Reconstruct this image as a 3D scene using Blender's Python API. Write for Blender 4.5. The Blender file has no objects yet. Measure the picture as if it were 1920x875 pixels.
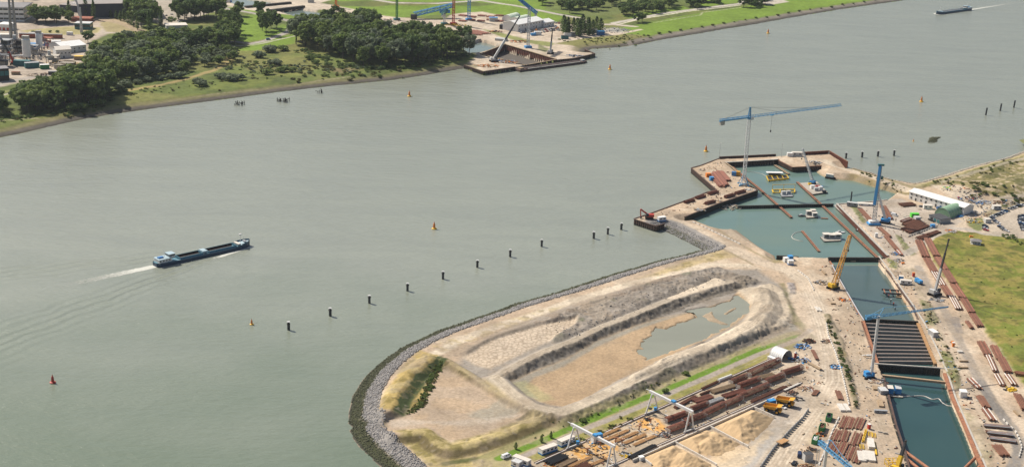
import bpy,bmesh,math,random
import numpy as np
from mathutils import Vector,Matrix
R = math.radians
random.seed(7); RNG = np.random.default_rng(7)
SC = bpy.context.scene
COL = SC.collection

# ------------------------------------------------------------------ camera
CAM_H,FPX,PIT,ROLL = 300.0,2600.0,R(18.0),R(2.0)
_c,_s,_cp,_sp = math.cos(ROLL),math.sin(ROLL),math.cos(PIT),math.sin(PIT)
_X = Vector((1,0,0)); _U = Vector((0,_sp,_cp)); _F = Vector((0,_cp,-_sp))
_right = _c * _X + _s * _U; _up = -_s * _X + _c * _U
cam_d = bpy.data.cameras.new('camera'); cam = bpy.data.objects.new('camera',cam_d); COL.objects.link(cam)
m = Matrix.Identity(4)
for i in range(3):
    m[i][0] = _right[i]; m[i][1] = _up[i]; m[i][2] = -_F[i]
m[2][3] = CAM_H
cam.matrix_world = m
cam_d.sensor_width = 36.0; cam_d.lens = FPX / 1920.0 * 36.0
cam_d.clip_start = 1.0; cam_d.clip_end = 60000.0
SC.camera = cam

# ------------------------------------------------------------------ world, sun, exposure
SUN_EL = R(47.0)
SHADOW = Vector((0.80,-0.60,0)).normalized()          # the way shadows fall on the ground
sun_dir = Vector((-SHADOW.x * math.cos(SUN_EL),-SHADOW.y * math.cos(SUN_EL),math.sin(SUN_EL)))
W = bpy.data.worlds.new('World'); SC.world = W; W.use_nodes = True
nt = W.node_tree; bg = nt.nodes['Background']
sky = nt.nodes.new('ShaderNodeTexSky'); sky.sky_type = 'NISHITA'; sky.sun_disc = False
sky.sun_elevation = SUN_EL; sky.sun_rotation = math.atan2(sun_dir.x,sun_dir.y)
sky.air_density = 1.0; sky.dust_density = 2.5; sky.ozone_density = 1.0
nt.links.new(sky.outputs[0],bg.inputs[0]); bg.inputs[1].default_value = 0.078
sl = bpy.data.lights.new('sun','SUN'); sl.energy = 4.85; sl.angle = R(0.53); sl.color = (1.0,0.935,0.83)
so = bpy.data.objects.new('sun',sl); COL.objects.link(so)
so.rotation_euler = (-sun_dir).to_track_quat('-Z','Y').to_euler(); so.location = (-200,900,800)
SC.view_settings.view_transform = 'Standard'; SC.view_settings.look = 'None'
SC.view_settings.exposure = 0.2; SC.view_settings.gamma = 1.0
SC.cycles.max_bounces = 5; SC.cycles.diffuse_bounces = 2; SC.cycles.glossy_bounces = 2
SC.cycles.transparent_max_bounces = 6; SC.cycles.volume_bounces = 0

# ------------------------------------------------------------------ helpers
GZ = 4.0       # level of the near site above the water
FZ = 3.5       # level of the far bank

def ray(px,py):
    x = (px - 960.0) / FPX; y = -(py - 437.5) / FPX
    return _right * x + _up * y + _F

def P(px,py,z=GZ):
    """photograph pixel -> point of the world plane at height z"""
    d = ray(px,py); t = (z - CAM_H) / d.z
    return Vector((d.x * t,d.y * t,z))

def pts(lst,z=GZ): return [P(a[0],a[1],a[2] if len(a) > 2 else z) for a in lst]

def xy(lst,z=GZ): return np.array([(p.x,p.y) for p in pts(lst,z)])

def ppm(px,py,z=GZ):
    """pixels per metre at that ground point"""
    p = P(px,py,z); return FPX / ((p - Vector((0,0,CAM_H))).dot(_F))

def above(base,px,py):
    """point straight above/below 'base' vertical plane seen at pixel: height whose pixel row is py"""
    d = ray(px,py)
    t = math.hypot(base.x,base.y) / math.hypot(d.x,d.y)
    return CAM_H + d.z * t

def ang(a,b): return math.atan2(b.y - a.y,b.x - a.x)

MATS = {}
def mat(name,col,rough=0.8,metal=0.0,var=0.18,scale=0.6,var2=0.0,obj_var=0.0,bump=0.0,dirt=None,dirt_amt=0.0,coat=0.0):
    """procedural paint/metal/stone: noise of two scales varies the base colour"""
    if name in MATS: return MATS[name]
    M = bpy.data.materials.new(name); M.use_nodes = True; n = M.node_tree; L = n.links
    b = n.nodes['Principled BSDF']
    b.inputs['Roughness'].default_value = rough; b.inputs['Metallic'].default_value = metal
    tc = n.nodes.new('ShaderNodeTexCoord')
    n1 = n.nodes.new('ShaderNodeTexNoise'); n1.inputs['Scale'].default_value = scale; n1.inputs['Detail'].default_value = 5
    n1.inputs['Roughness'].default_value = 0.7
    L.new(tc.outputs['Object'],n1.inputs['Vector'])
    mr = n.nodes.new('ShaderNodeMapRange'); mr.inputs[1].default_value = 0.25; mr.inputs[2].default_value = 0.75
    mr.inputs[3].default_value = 1 - var; mr.inputs[4].default_value = 1 + var
    L.new(n1.outputs['Fac'],mr.inputs[0])
    hsv = n.nodes.new('ShaderNodeHueSaturation'); hsv.inputs['Color'].default_value = (*col,1)
    L.new(mr.outputs[0],hsv.inputs['Value'])
    out = hsv.outputs[0]
    if obj_var:
        oi = n.nodes.new('ShaderNodeObjectInfo'); m2 = n.nodes.new('ShaderNodeMapRange')
        m2.inputs[3].default_value = 1 - obj_var; m2.inputs[4].default_value = 1 + obj_var
        L.new(oi.outputs['Random'],m2.inputs[0])
        mu = n.nodes.new('ShaderNodeMath'); mu.operation = 'MULTIPLY'
        L.new(mr.outputs[0],mu.inputs[0]); L.new(m2.outputs[0],mu.inputs[1]); L.new(mu.outputs[0],hsv.inputs['Value'])
    if dirt is not None:
        n2 = n.nodes.new('ShaderNodeTexNoise'); n2.inputs['Scale'].default_value = scale * 3.1; n2.inputs['Detail'].default_value = 6
        L.new(tc.outputs['Object'],n2.inputs['Vector'])
        m3 = n.nodes.new('ShaderNodeMapRange'); m3.inputs[1].default_value = 0.48; m3.inputs[2].default_value = 0.68
        m3.inputs[4].default_value = dirt_amt
        L.new(n2.outputs['Fac'],m3.inputs[0])
        mx = n.nodes.new('ShaderNodeMix'); mx.data_type = 'RGBA'; mx.inputs[7].default_value = (*dirt,1)
        L.new(m3.outputs[0],mx.inputs[0]); L.new(out,mx.inputs[6]); out = mx.outputs[2]
    L.new(out,b.inputs['Base Color'])
    if bump:
        bp = n.nodes.new('ShaderNodeBump'); bp.inputs['Strength'].default_value = bump; bp.inputs['Distance'].default_value = 0.1
        L.new(n1.outputs['Fac'],bp.inputs['Height']); L.new(bp.outputs[0],b.inputs['Normal'])
    MATS[name] = M
    return M

RUST = (0.10,0.042,0.028)
mat('steel_rust',(0.19,0.083,0.050),0.85,0,0.35,0.5,obj_var=0.25,dirt=(0.20,0.09,0.05),dirt_amt=0.6)
mat('rebar',(0.25,0.10,0.066),0.85,0,0.3,0.8,obj_var=0.3)
mat('sheetpile',(0.085,0.052,0.042),0.8,0,0.35,0.35,dirt=(0.17,0.085,0.05),dirt_amt=0.7)
mat('sheetpile_wet',(0.035,0.032,0.028),0.6,0,0.35,0.5,dirt=(0.05,0.055,0.03),dirt_amt=0.6)
mat('sheetpile_red',(0.21,0.075,0.047),0.85,0,0.3,0.25,dirt=(0.11,0.05,0.04),dirt_amt=0.7)
mat('orange_steel',(0.36,0.15,0.075),0.75,0,0.3,0.4,dirt=(0.17,0.085,0.055),dirt_amt=0.8)
mat('timber',(0.36,0.26,0.16),0.9,0,0.25,0.9,obj_var=0.15,dirt=(0.2,0.14,0.09),dirt_amt=0.6)
mat('timber_dark',(0.045,0.038,0.032),0.9,0,0.3,1.2)
mat('timber_orange',(0.42,0.235,0.10),0.9,0,0.25,0.4,obj_var=0.2,dirt=(0.25,0.14,0.07),dirt_amt=0.7)
mat('concrete',(0.46,0.43,0.38),0.9,0,0.18,0.5,obj_var=0.08,dirt=(0.3,0.27,0.23),dirt_amt=0.6)
mat('concrete_light',(0.62,0.58,0.52),0.9,0,0.15,0.5,obj_var=0.08,dirt=(0.42,0.38,0.33),dirt_amt=0.5)
mat('crane_blue',(0.085,0.30,0.52),0.5,0,0.15,0.8,dirt=(0.13,0.26,0.38),dirt_amt=0.5)
mat('sky_blue',(0.05,0.29,0.62),0.45,0,0.12,0.8,dirt=(0.1,0.24,0.42),dirt_amt=0.4)
mat('blue_paint',(0.03,0.17,0.42),0.5,0,0.15,0.8,obj_var=0.15,dirt=(0.1,0.16,0.26),dirt_amt=0.4)
mat('galvanised',(0.52,0.53,0.53),0.5,0.2,0.15,0.8,dirt=(0.38,0.36,0.33),dirt_amt=0.5)
mat('crane_white',(0.70,0.70,0.69),0.5,0,0.1,0.8,dirt=(0.45,0.42,0.38),dirt_amt=0.5)
mat('white_paint',(0.78,0.77,0.74),0.55,0,0.07,0.5,obj_var=0.05,dirt=(0.55,0.5,0.44),dirt_amt=0.4)
mat('white_roof',(0.80,0.79,0.76),0.5,0,0.05,0.2,dirt=(0.6,0.57,0.52),dirt_amt=0.4)
mat('cream_roof',(0.66,0.60,0.52),0.7,0,0.08,0.5,dirt=(0.5,0.44,0.38),dirt_amt=0.4)
mat('grey_paint',(0.30,0.31,0.32),0.6,0,0.15,0.5,obj_var=0.15,dirt=(0.22,0.2,0.18),dirt_amt=0.4)
mat('light_grey',(0.52,0.52,0.51),0.6,0,0.12,0.5,obj_var=0.1,dirt=(0.36,0.33,0.3),dirt_amt=0.4)
mat('dark_metal',(0.035,0.037,0.042),0.55,0,0.25,0.8,dirt=(0.09,0.08,0.07),dirt_amt=0.5)
mat('black_rubber',(0.018,0.018,0.019),0.9,0,0.2,2)
mat('glass_dark',(0.03,0.04,0.05),0.12,0,0.1,1)
mat('yellow_paint',(0.72,0.46,0.025),0.5,0,0.12,0.8,dirt=(0.42,0.26,0.07),dirt_amt=0.5)
mat('truck_yellow',(0.72,0.36,0.03),0.5,0,0.15,0.5,dirt=(0.4,0.22,0.08),dirt_amt=0.6)
mat('crane_amber',(0.62,0.33,0.065),0.6,0,0.15,0.6,dirt=(0.35,0.2,0.09),dirt_amt=0.5)
mat('orange_paint',(0.72,0.22,0.03),0.55,0,0.12,0.8,obj_var=0.1,dirt=(0.42,0.16,0.06),dirt_amt=0.4)
mat('red_paint',(0.52,0.05,0.03),0.5,0,0.15,0.8,dirt=(0.28,0.06,0.04),dirt_amt=0.5)
mat('buoy_yellow',(0.80,0.47,0.012),0.5,0,0.1,1.0,dirt=(0.45,0.22,0.02),dirt_amt=0.4)
mat('green_paint',(0.03,0.24,0.07),0.6,0,0.2,0.8,dirt=(0.07,0.14,0.06),dirt_amt=0.5)
mat('lime_paint',(0.10,0.62,0.05),0.6,0,0.1,0.8)
mat('teal_paint',(0.035,0.16,0.17),0.6,0,0.2,0.4,dirt=(0.08,0.13,0.13),dirt_amt=0.5)
mat('green_tarp',(0.20,0.36,0.22),0.6,0,0.12,0.4,dirt=(0.5,0.5,0.36),dirt_amt=0.35)
mat('pale_green_tarp',(0.62,0.70,0.55),0.6,0,0.1,0.4)
mat('charcoal_roof',(0.055,0.058,0.064),0.8,0,0.2,0.3,dirt=(0.11,0.1,0.095),dirt_amt=0.5)
mat('warehouse_black',(0.040,0.050,0.066),0.7,0,0.12,0.1)
mat('warehouse_roof',(0.30,0.27,0.25),0.9,0,0.12,0.1)
mat('brick_red',(0.30,0.10,0.06),0.9,0,0.2,0.5)
mat('roof_grey',(0.22,0.21,0.21),0.85,0,0.2,0.3)
mat('hull_navy',(0.020,0.052,0.10),0.45,0,0.2,0.3)
mat('hull_blue',(0.04,0.13,0.20),0.5,0,0.2,0.3)
mat('deck_teal',(0.06,0.20,0.27),0.6,0,0.2,0.4,dirt=(0.16,0.22,0.24),dirt_amt=0.4)
mat('deck_pale',(0.36,0.47,0.52),0.6,0,0.12,0.4)
mat('hold_dark',(0.035,0.020,0.017),0.8,0,0.4,0.3,dirt=(0.08,0.04,0.03),dirt_amt=0.6)
mat('barge_brown',(0.085,0.050,0.040),0.8,0,0.3,0.3,dirt=(0.17,0.1,0.07),dirt_amt=0.6)
mat('sand',(0.52,0.365,0.205),0.95,0,0.14,0.35,bump=0.6)
mat('rock_grey',(0.30,0.285,0.275),0.9,0,0.3,0.35,dirt=(0.24,0.22,0.2),dirt_amt=0.6)
mat('rock_algae',(0.055,0.062,0.028),0.85,0,0.4,0.6,dirt=(0.12,0.10,0.06),dirt_amt=0.6)
mat('rubble',(0.40,0.36,0.30),0.95,0,0.3,0.8,obj_var=0.15)
mat('foam',(0.80,0.79,0.74),0.9,0,0.1,0.5)
mat('bark',(0.10,0.08,0.06),0.95,0,0.2,1)
mat('soil_dark',(0.10,0.085,0.07),0.95,0,0.3,0.4)
mat('pipe_black',(0.03,0.03,0.032),0.6,0,0.2,0.8)

class MB:
    """collects boxes, beams, tubes and prisms; build() links them as ONE mesh object"""
    def __init__(s): s.v = []; s.f = []; s.mi = []
    def add(s,vs,fs,mi=0):
        o = len(s.v); s.v.extend([tuple(v) for v in vs]); s.f.extend([tuple(i + o for i in f) for f in fs]); s.mi.extend([mi] * len(fs)); return s
    def box(s,c,d,rz=0.0,mi=0,taper=1.0,tilt=None):
        x,y,z = d[0] / 2,d[1] / 2,d[2] / 2
        vs = [Vector((sx * x * (taper if sz > 0 else 1),sy * y * (taper if sz > 0 else 1),sz * z)) for sz in (-1,1) for sy in (-1,1) for sx in (-1,1)]
        M = Matrix.Rotation(rz,3,'Z')
        if tilt is not None: M = M @ tilt
        vs = [M @ v + Vector(c) for v in vs]
        return s.add(vs,[(0,2,3,1),(4,5,7,6),(0,1,5,4),(2,6,7,3),(0,4,6,2),(1,3,7,5)],mi)
    def frame(s,a,b):
        a = Vector(a); b = Vector(b); d = (b - a)
        dn = d.normalized() if d.length > 1e-9 else Vector((0,0,1))
        u = dn.cross(Vector((0,0,1)))
        if u.length < 1e-3: u = Vector((1,0,0))
        u.normalize(); w = u.cross(dn).normalized()
        return a,b,u,w
    def beam(s,a,b,wd,ht=None,mi=0,caps=True):
        ht = wd if ht is None else ht
        a,b,u,w = s.frame(a,b); u = u * wd / 2; w = w * ht / 2
        vs = [a - u - w,a + u - w,a + u + w,a - u + w,b - u - w,b + u - w,b + u + w,b - u + w]
        fs = [(0,1,5,4),(1,2,6,5),(2,3,7,6),(3,0,4,7)]
        if caps: fs += [(3,2,1,0),(4,5,6,7)]
        return s.add(vs,fs,mi)
    def tube(s,a,b,r,r2=None,n=8,mi=0,caps=True):
        r2 = r if r2 is None else r2
        a,b,u,w = s.frame(a,b)
        vs = []
        for p,q in ((a,r),(b,r2)):
            for i in range(n):
                t = 2 * math.pi * i / n; vs.append(p + u * (q * math.cos(t)) + w * (q * math.sin(t)))
        fs = [(i,(i + 1) % n,n + (i + 1) % n,n + i) for i in range(n)]
        if caps: fs += [tuple(range(n))[::-1],tuple(range(n,2 * n))]
        return s.add(vs,fs,mi)
    def path(s,pl,r,n=6,mi=0):
        for a,b in zip(pl[:-1],pl[1:]): s.tube(a,b,r,n=n,mi=mi)
        return s
    def lathe(s,prof,c=(0,0,0),n=12,mi=0):
        c = Vector(c); vs = []; fs = []
        for r,z in prof:
            for i in range(n):
                t = 2 * math.pi * i / n; vs.append(c + Vector((r * math.cos(t),r * math.sin(t),z)))
        for k in range(len(prof) - 1):
            for i in range(n): fs.append((k * n + i,k * n + (i + 1) % n,(k + 1) * n + (i + 1) % n,(k + 1) * n + i))
        fs.append(tuple(range(n))[::-1]); fs.append(tuple(range((len(prof) - 1) * n,len(prof) * n)))
        return s.add(vs,fs,mi)
    def prism(s,poly,z0,z1,mi=0,side=None):
        n = len(poly); a = 0
        for i in range(n):
            p,q = poly[i],poly[(i + 1) % n]; a += p[0] * q[1] - q[0] * p[1]
        if a < 0: poly = list(poly)[::-1]
        vs = [(p[0],p[1],z0) for p in poly] + [(p[0],p[1],z1) for p in poly]
        s.add(vs,[tuple(range(n,2 * n))],mi)
        s.add(vs,[(i,(i + 1) % n,n + (i + 1) % n,n + i) for i in range(n)],mi if side is None else side)
        return s
    def lattice(s,a,b,wd,bay,r,up=None,tri=False,mi=0,wd2=None,dens=1):
        """four-chord (or three-chord) lattice box truss from a to b"""
        a,b,u,w = s.frame(a,b); L = (b - a).length; n = max(1,int(round(L / bay)))
        wd2 = wd if wd2 is None else wd2
        if tri: offs = [(-.5,-.45),(.5,-.45),(0,.45)]
        else: offs = [(-.5,-.5),(.5,-.5),(.5,.5),(-.5,.5)]
        def pt(t,k):
            q = wd + (wd2 - wd) * t
            return a.lerp(b,t) + u * (offs[k][0] * q) + w * (offs[k][1] * q)
        K = len(offs)
        for k in range(K): s.beam(pt(0,k),pt(1,k),r * 1.5,mi=mi)
        for i in range(n):
            t0,t1 = i / n,(i + 1) / n
            for k in range(K):
                k2 = (k + 1) % K
                if i % 2: s.beam(pt(t0,k),pt(t1,k2),r,mi=mi,caps=False)
                else: s.beam(pt(t0,k2),pt(t1,k),r,mi=mi,caps=False)
                if dens: s.beam(pt(t1,k),pt(t1,k2),r,mi=mi,caps=False)
        return s
    def build(s,name,mats,parent=None,smooth=False,loc=None,stuff=False):
        me = bpy.data.meshes.new(name); me.from_pydata(s.v,[],s.f)
        if isinstance(mats,str): mats = [mats]
        for q in mats: me.materials.append(MATS[q] if isinstance(q,str) else q)
        if len(mats) > 1: me.polygons.foreach_set('material_index',s.mi)
        if smooth: me.polygons.foreach_set('use_smooth',[True] * len(me.polygons))
        me.update()
        o = bpy.data.objects.new(name,me); COL.objects.link(o)
        if parent is not None: o.parent = parent
        if loc is not None: o.location = loc
        if stuff: o['kind'] = 'stuff'
        return o

USED = {}
def tag(o,label,cat,group=None):
    o['label'] = label; o['category'] = cat; o['kind'] = 'thing'
    if group: o['group'] = group
    return o
def thing(name,label,cat,loc=(0,0,0),rz=0.0,group=None):
    o = bpy.data.objects.new(name,None); COL.objects.link(o); o.location = loc; o.rotation_euler = (0,0,rz)
    o.empty_display_size = 0.5
    return tag(o,label,cat,group)
def struct(o,kind='structure'):
    o['kind'] = kind; return o
KIDS = {}
def copy_tree(o,parent=None):
    c = o.copy(); COL.objects.link(c); c.parent = parent
    for ch in list(o.children): copy_tree(ch,c)
    return c
def clone(root,loc,rz=0.0,label=None,scale=None,group=None):
    c = copy_tree(root); c.location = loc; c.rotation_euler = (0,0,rz)
    if scale is not None: c.scale = (scale,) * 3 if not hasattr(scale,'__len__') else scale
    if label: c['label'] = label
    if group: c['group'] = group
    return c
def remove_tree(o):
    for ch in list(o.children): remove_tree(ch)
    bpy.data.objects.remove(o)
ORD = ['first','second','third','fourth','fifth','sixth','seventh','eighth','ninth','tenth','eleventh','twelfth','thirteenth',
       'fourteenth','fifteenth','sixteenth','seventeenth','eighteenth','nineteenth','twentieth']
def U(a,b): return random.uniform(a,b)
# ------------------------------------------------------------------ terrain tools (numpy)
def vnoise(X,Y,cell,seed):
    r = np.random.default_rng(seed); N = 256; T = r.random((N,N)).astype(np.float32)
    x = X / cell; y = Y / cell; xi = np.floor(x).astype(int); yi = np.floor(y).astype(int)
    fx = x - xi; fy = y - yi; fx = fx * fx * (3 - 2 * fx); fy = fy * fy * (3 - 2 * fy)
    a = T[xi % N,yi % N]; b = T[(xi + 1) % N,yi % N]; c = T[xi % N,(yi + 1) % N]; d = T[(xi + 1) % N,(yi + 1) % N]
    return (a * (1 - fx) + b * fx) * (1 - fy) + (c * (1 - fx) + d * fx) * fy
def fbm(X,Y,cell,seed,o=4):
    s = 0; a = 1; t = 0
    for k in range(o):
        s = s + a * vnoise(X,Y,cell / 2 ** k,seed + k); t += a; a *= 0.55
    return s / t
def inside(X,Y,poly):
    res = np.zeros(X.shape,bool); n = len(poly)
    x0,y0 = poly.min(0); x1,y1 = poly.max(0)
    sel = (X >= x0) & (X <= x1) & (Y >= y0) & (Y <= y1)
    xs,ys = X[sel],Y[sel]; r = np.zeros(xs.shape,bool)
    for i in range(n):
        ax,ay = poly[i]; bx,by = poly[(i + 1) % n]
        if ay == by: continue
        c = ((ay > ys) != (by > ys)) & (xs < (bx - ax) * (ys - ay) / (by - ay) + ax); r ^= c
    res[sel] = r
    return res
def dist(X,Y,line,closed=False,far=60.0):
    """distance to a polyline, exact up to 'far'"""
    D = np.full(X.shape,far,np.float32); n = len(line)
    for i in range(n if closed else n - 1):
        ax,ay = line[i]; bx,by = line[(i + 1) % n]
        sel = (X > min(ax,bx) - far) & (X < max(ax,bx) + far) & (Y > min(ay,by) - far) & (Y < max(ay,by) + far)
        if not sel.any(): continue
        xs,ys = X[sel],Y[sel]; dx,dy = bx - ax,by - ay; L = dx * dx + dy * dy + 1e-9
        t = np.clip(((xs - ax) * dx + (ys - ay) * dy) / L,0,1)
        D[sel] = np.minimum(D[sel],np.hypot(xs - ax - t * dx,ys - ay - t * dy))
    return D
def sstep(x,a,b):
    t = np.clip((x - a) / (b - a),0,1); return t * t * (3 - 2 * t)
def paint(C,w,col):
    w = np.clip(w,0,1)[...,None]; C[:] = C * (1 - w) + np.array(col,np.float32) * w
def soft(X,Y,poly,edge=1.5,nz=None):
    """soft polygon mask"""
    m = inside(X,Y,poly); d = dist(X,Y,poly,True,12 + edge)
    sd = np.where(m,d,-d)
    if nz is not None: sd = sd + nz
    return sstep(sd,-edge,edge)
def grid_mesh(name,X,Y,Z,C,keep,M):
    ny,nx = X.shape; idx = np.arange(nx * ny).reshape(ny,nx)
    q = np.stack([idx[:-1,:-1],idx[:-1,1:],idx[1:,1:],idx[1:,:-1]],-1).reshape(-1,4)
    kf = keep.reshape(-1)[q].any(1); q = q[kf]
    used = np.zeros(nx * ny,bool); used[q.reshape(-1)] = True
    remap = np.cumsum(used) - 1; q = remap[q]
    co = np.stack([X,Y,Z],-1).reshape(-1,3)[used].astype(np.float32); c = C.reshape(-1,3)[used]
    me = bpy.data.meshes.new(name); me.vertices.add(len(co)); me.vertices.foreach_set('co',co.reshape(-1))
    nf = len(q); me.loops.add(nf * 4); me.loops.foreach_set('vertex_index',q.reshape(-1).astype(np.int32))
    me.polygons.add(nf); me.polygons.foreach_set('loop_start',np.arange(0,nf * 4,4,dtype=np.int32))
    me.polygons.foreach_set('loop_total',np.full(nf,4,np.int32)); me.polygons.foreach_set('use_smooth',np.ones(nf,bool))
    at_ = me.attributes.new('cover','FLOAT_COLOR','POINT')
    at_.data.foreach_set('color',np.concatenate([c,np.ones((len(c),1))],1).astype(np.float32).reshape(-1))
    me.update(calc_edges=True); me.materials.append(M)
    o = bpy.data.objects.new(name,me); COL.objects.link(o)
    return o
def ground_material(name,s1,s2,bump):
    M = bpy.data.materials.new(name); M.use_nodes = True; n = M.node_tree; L = n.links; b = n.nodes['Principled BSDF']
    b.inputs['Roughness'].default_value = 0.95; b.inputs['Specular IOR Level'].default_value = 0.2
    a = n.nodes.new('ShaderNodeAttribute'); a.attribute_name = 'cover'
    tc = n.nodes.new('ShaderNodeTexCoord')
    n1 = n.nodes.new('ShaderNodeTexNoise'); n1.inputs['Scale'].default_value = s1; n1.inputs['Detail'].default_value = 8; n1.inputs['Roughness'].default_value = 0.75
    n2 = n.nodes.new('ShaderNodeTexNoise'); n2.inputs['Scale'].default_value = s2; n2.inputs['Detail'].default_value = 3
    for q in (n1,n2): L.new(tc.outputs['Object'],q.inputs['Vector'])
    mr = n.nodes.new('ShaderNodeMapRange'); mr.inputs[1].default_value = 0.3; mr.inputs[2].default_value = 0.7; mr.inputs[3].default_value = 0.72; mr.inputs[4].default_value = 1.26
    L.new(n1.outputs[0],mr.inputs[0])
    m2 = n.nodes.new('ShaderNodeMapRange'); m2.inputs[1].default_value = 0.3; m2.inputs[2].default_value = 0.7; m2.inputs[3].default_value = 0.85; m2.inputs[4].default_value = 1.13
    L.new(n2.outputs[0],m2.inputs[0])
    mu = n.nodes.new('ShaderNodeMath'); mu.operation = 'MULTIPLY'; L.new(mr.outputs[0],mu.inputs[0]); L.new(m2.outputs[0],mu.inputs[1])
    h = n.nodes.new('ShaderNodeHueSaturation'); L.new(a.outputs['Color'],h.inputs['Color']); L.new(mu.outputs[0],h.inputs['Value'])
    L.new(h.outputs[0],b.inputs['Base Color'])
    bp = n.nodes.new('ShaderNodeBump'); bp.inputs['Strength'].default_value = bump; bp.inputs['Distance'].default_value = 0.5
    L.new(n1.outputs[0],bp.inputs['Height']); L.new(bp.outputs[0],b.inputs['Normal'])
    MATS[name] = M; return M

def noise_mat_water(name,col,rough,wscale,wstr,stretch=1.0,spec=0.5,murk_or_sheen=None,wake=None,ior=1.33,swell=0,painted_sheen=False):
    M = bpy.data.materials.new(name); M.use_nodes = True; n = M.node_tree; L = n.links; b = n.nodes['Principled BSDF']
    b.inputs['Roughness'].default_value = rough; b.inputs['IOR'].default_value = ior
    b.inputs['Specular IOR Level'].default_value = spec
    tc = n.nodes.new('ShaderNodeTexCoord')
    mp = n.nodes.new('ShaderNodeMapping'); mp.inputs['Rotation'].default_value = (0,0,R(25)); mp.inputs['Scale'].default_value = (1.0,stretch,1)
    L.new(tc.outputs['Object'],mp.inputs['Vector'])
    n1 = n.nodes.new('ShaderNodeTexNoise'); n1.inputs['Scale'].default_value = wscale; n1.inputs['Detail'].default_value = 7; n1.inputs['Roughness'].default_value = 0.62
    L.new(mp.outputs[0],n1.inputs['Vector'])
    # slow swells and current streaks
    mp2 = n.nodes.new('ShaderNodeMapping'); mp2.inputs['Rotation'].default_value = (0,0,R(-38)); mp2.inputs['Scale'].default_value = (0.011,0.042,1)
    L.new(tc.outputs['Object'],mp2.inputs['Vector'])
    n2 = n.nodes.new('ShaderNodeTexNoise'); n2.inputs['Scale'].default_value = 1.0; n2.inputs['Detail'].default_value = 5; n2.inputs['Distortion'].default_value = 0.8
    L.new(mp2.outputs[0],n2.inputs['Vector'])
    mr = n.nodes.new('ShaderNodeMapRange'); mr.inputs[1].default_value = 0.3; mr.inputs[2].default_value = 0.7; mr.inputs[3].default_value = 0.93; mr.inputs[4].default_value = 1.08
    L.new(n2.outputs[0],mr.inputs[0])
    h = n.nodes.new('ShaderNodeHueSaturation'); h.inputs['Color'].default_value = (*col,1); L.new(mr.outputs[0],h.inputs['Value'])
    out = h.outputs[0]
    if murk_or_sheen:
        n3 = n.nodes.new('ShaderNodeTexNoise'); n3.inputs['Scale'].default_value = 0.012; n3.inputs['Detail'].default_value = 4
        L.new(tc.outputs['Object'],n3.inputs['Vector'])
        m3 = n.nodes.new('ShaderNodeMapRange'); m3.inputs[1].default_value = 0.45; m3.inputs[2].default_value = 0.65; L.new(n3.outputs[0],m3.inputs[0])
        mx = n.nodes.new('ShaderNodeMix'); mx.data_type = 'RGBA'; mx.inputs[7].default_value = (*murk_or_sheen,1)
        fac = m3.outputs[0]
        if painted_sheen:      # sheen and sky reflection painted as colour: dark green near, pale mid stream
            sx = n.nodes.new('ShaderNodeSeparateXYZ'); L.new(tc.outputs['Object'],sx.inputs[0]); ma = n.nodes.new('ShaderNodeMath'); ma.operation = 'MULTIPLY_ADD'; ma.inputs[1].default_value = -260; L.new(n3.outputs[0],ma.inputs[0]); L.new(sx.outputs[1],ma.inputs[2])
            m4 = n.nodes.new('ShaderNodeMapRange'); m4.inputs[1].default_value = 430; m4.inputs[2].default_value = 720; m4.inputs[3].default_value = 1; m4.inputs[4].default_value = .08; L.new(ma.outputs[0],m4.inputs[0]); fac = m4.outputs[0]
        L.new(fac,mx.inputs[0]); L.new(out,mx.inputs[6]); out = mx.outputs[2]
    L.new(out,b.inputs['Base Color'])
    bp = n.nodes.new('ShaderNodeBump'); bp.inputs['Strength'].default_value = wstr; bp.inputs['Distance'].default_value = 0.35
    hh = n1.outputs[0]
    # gustiness: ripples stronger in some streaks
    ml = n.nodes.new('ShaderNodeMath'); ml.operation = 'MULTIPLY'; L.new(n1.outputs[0],ml.inputs[0])
    mg = n.nodes.new('ShaderNodeMapRange'); mg.inputs[1].default_value = 0.3; mg.inputs[2].default_value = 0.7; mg.inputs[3].default_value = 0.45; mg.inputs[4].default_value = 1.3
    L.new(n2.outputs[0],mg.inputs[0]); L.new(mg.outputs[0],ml.inputs[1]); hh = ml.outputs[0]
    if swell:
        n5 = n.nodes.new('ShaderNodeTexNoise'); n5.inputs['Scale'].default_value = 0.085; n5.inputs['Detail'].default_value = 4; n5.inputs['Roughness'].default_value = 0.6; L.new(mp.outputs[0],n5.inputs['Vector'])
        m5 = n.nodes.new('ShaderNodeMath'); m5.operation = 'MULTIPLY_ADD'; m5.inputs[1].default_value = swell; L.new(n5.outputs[0],m5.inputs[0]); L.new(hh,m5.inputs[2]); hh = m5.outputs[0]
    for wk in (wake or []):
        hh = wake_nodes(n,L,tc,hh,*wk)
    L.new(hh,bp.inputs['Height']); L.new(bp.outputs[0],b.inputs['Normal'])
    MATS[name] = M; return M

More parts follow.
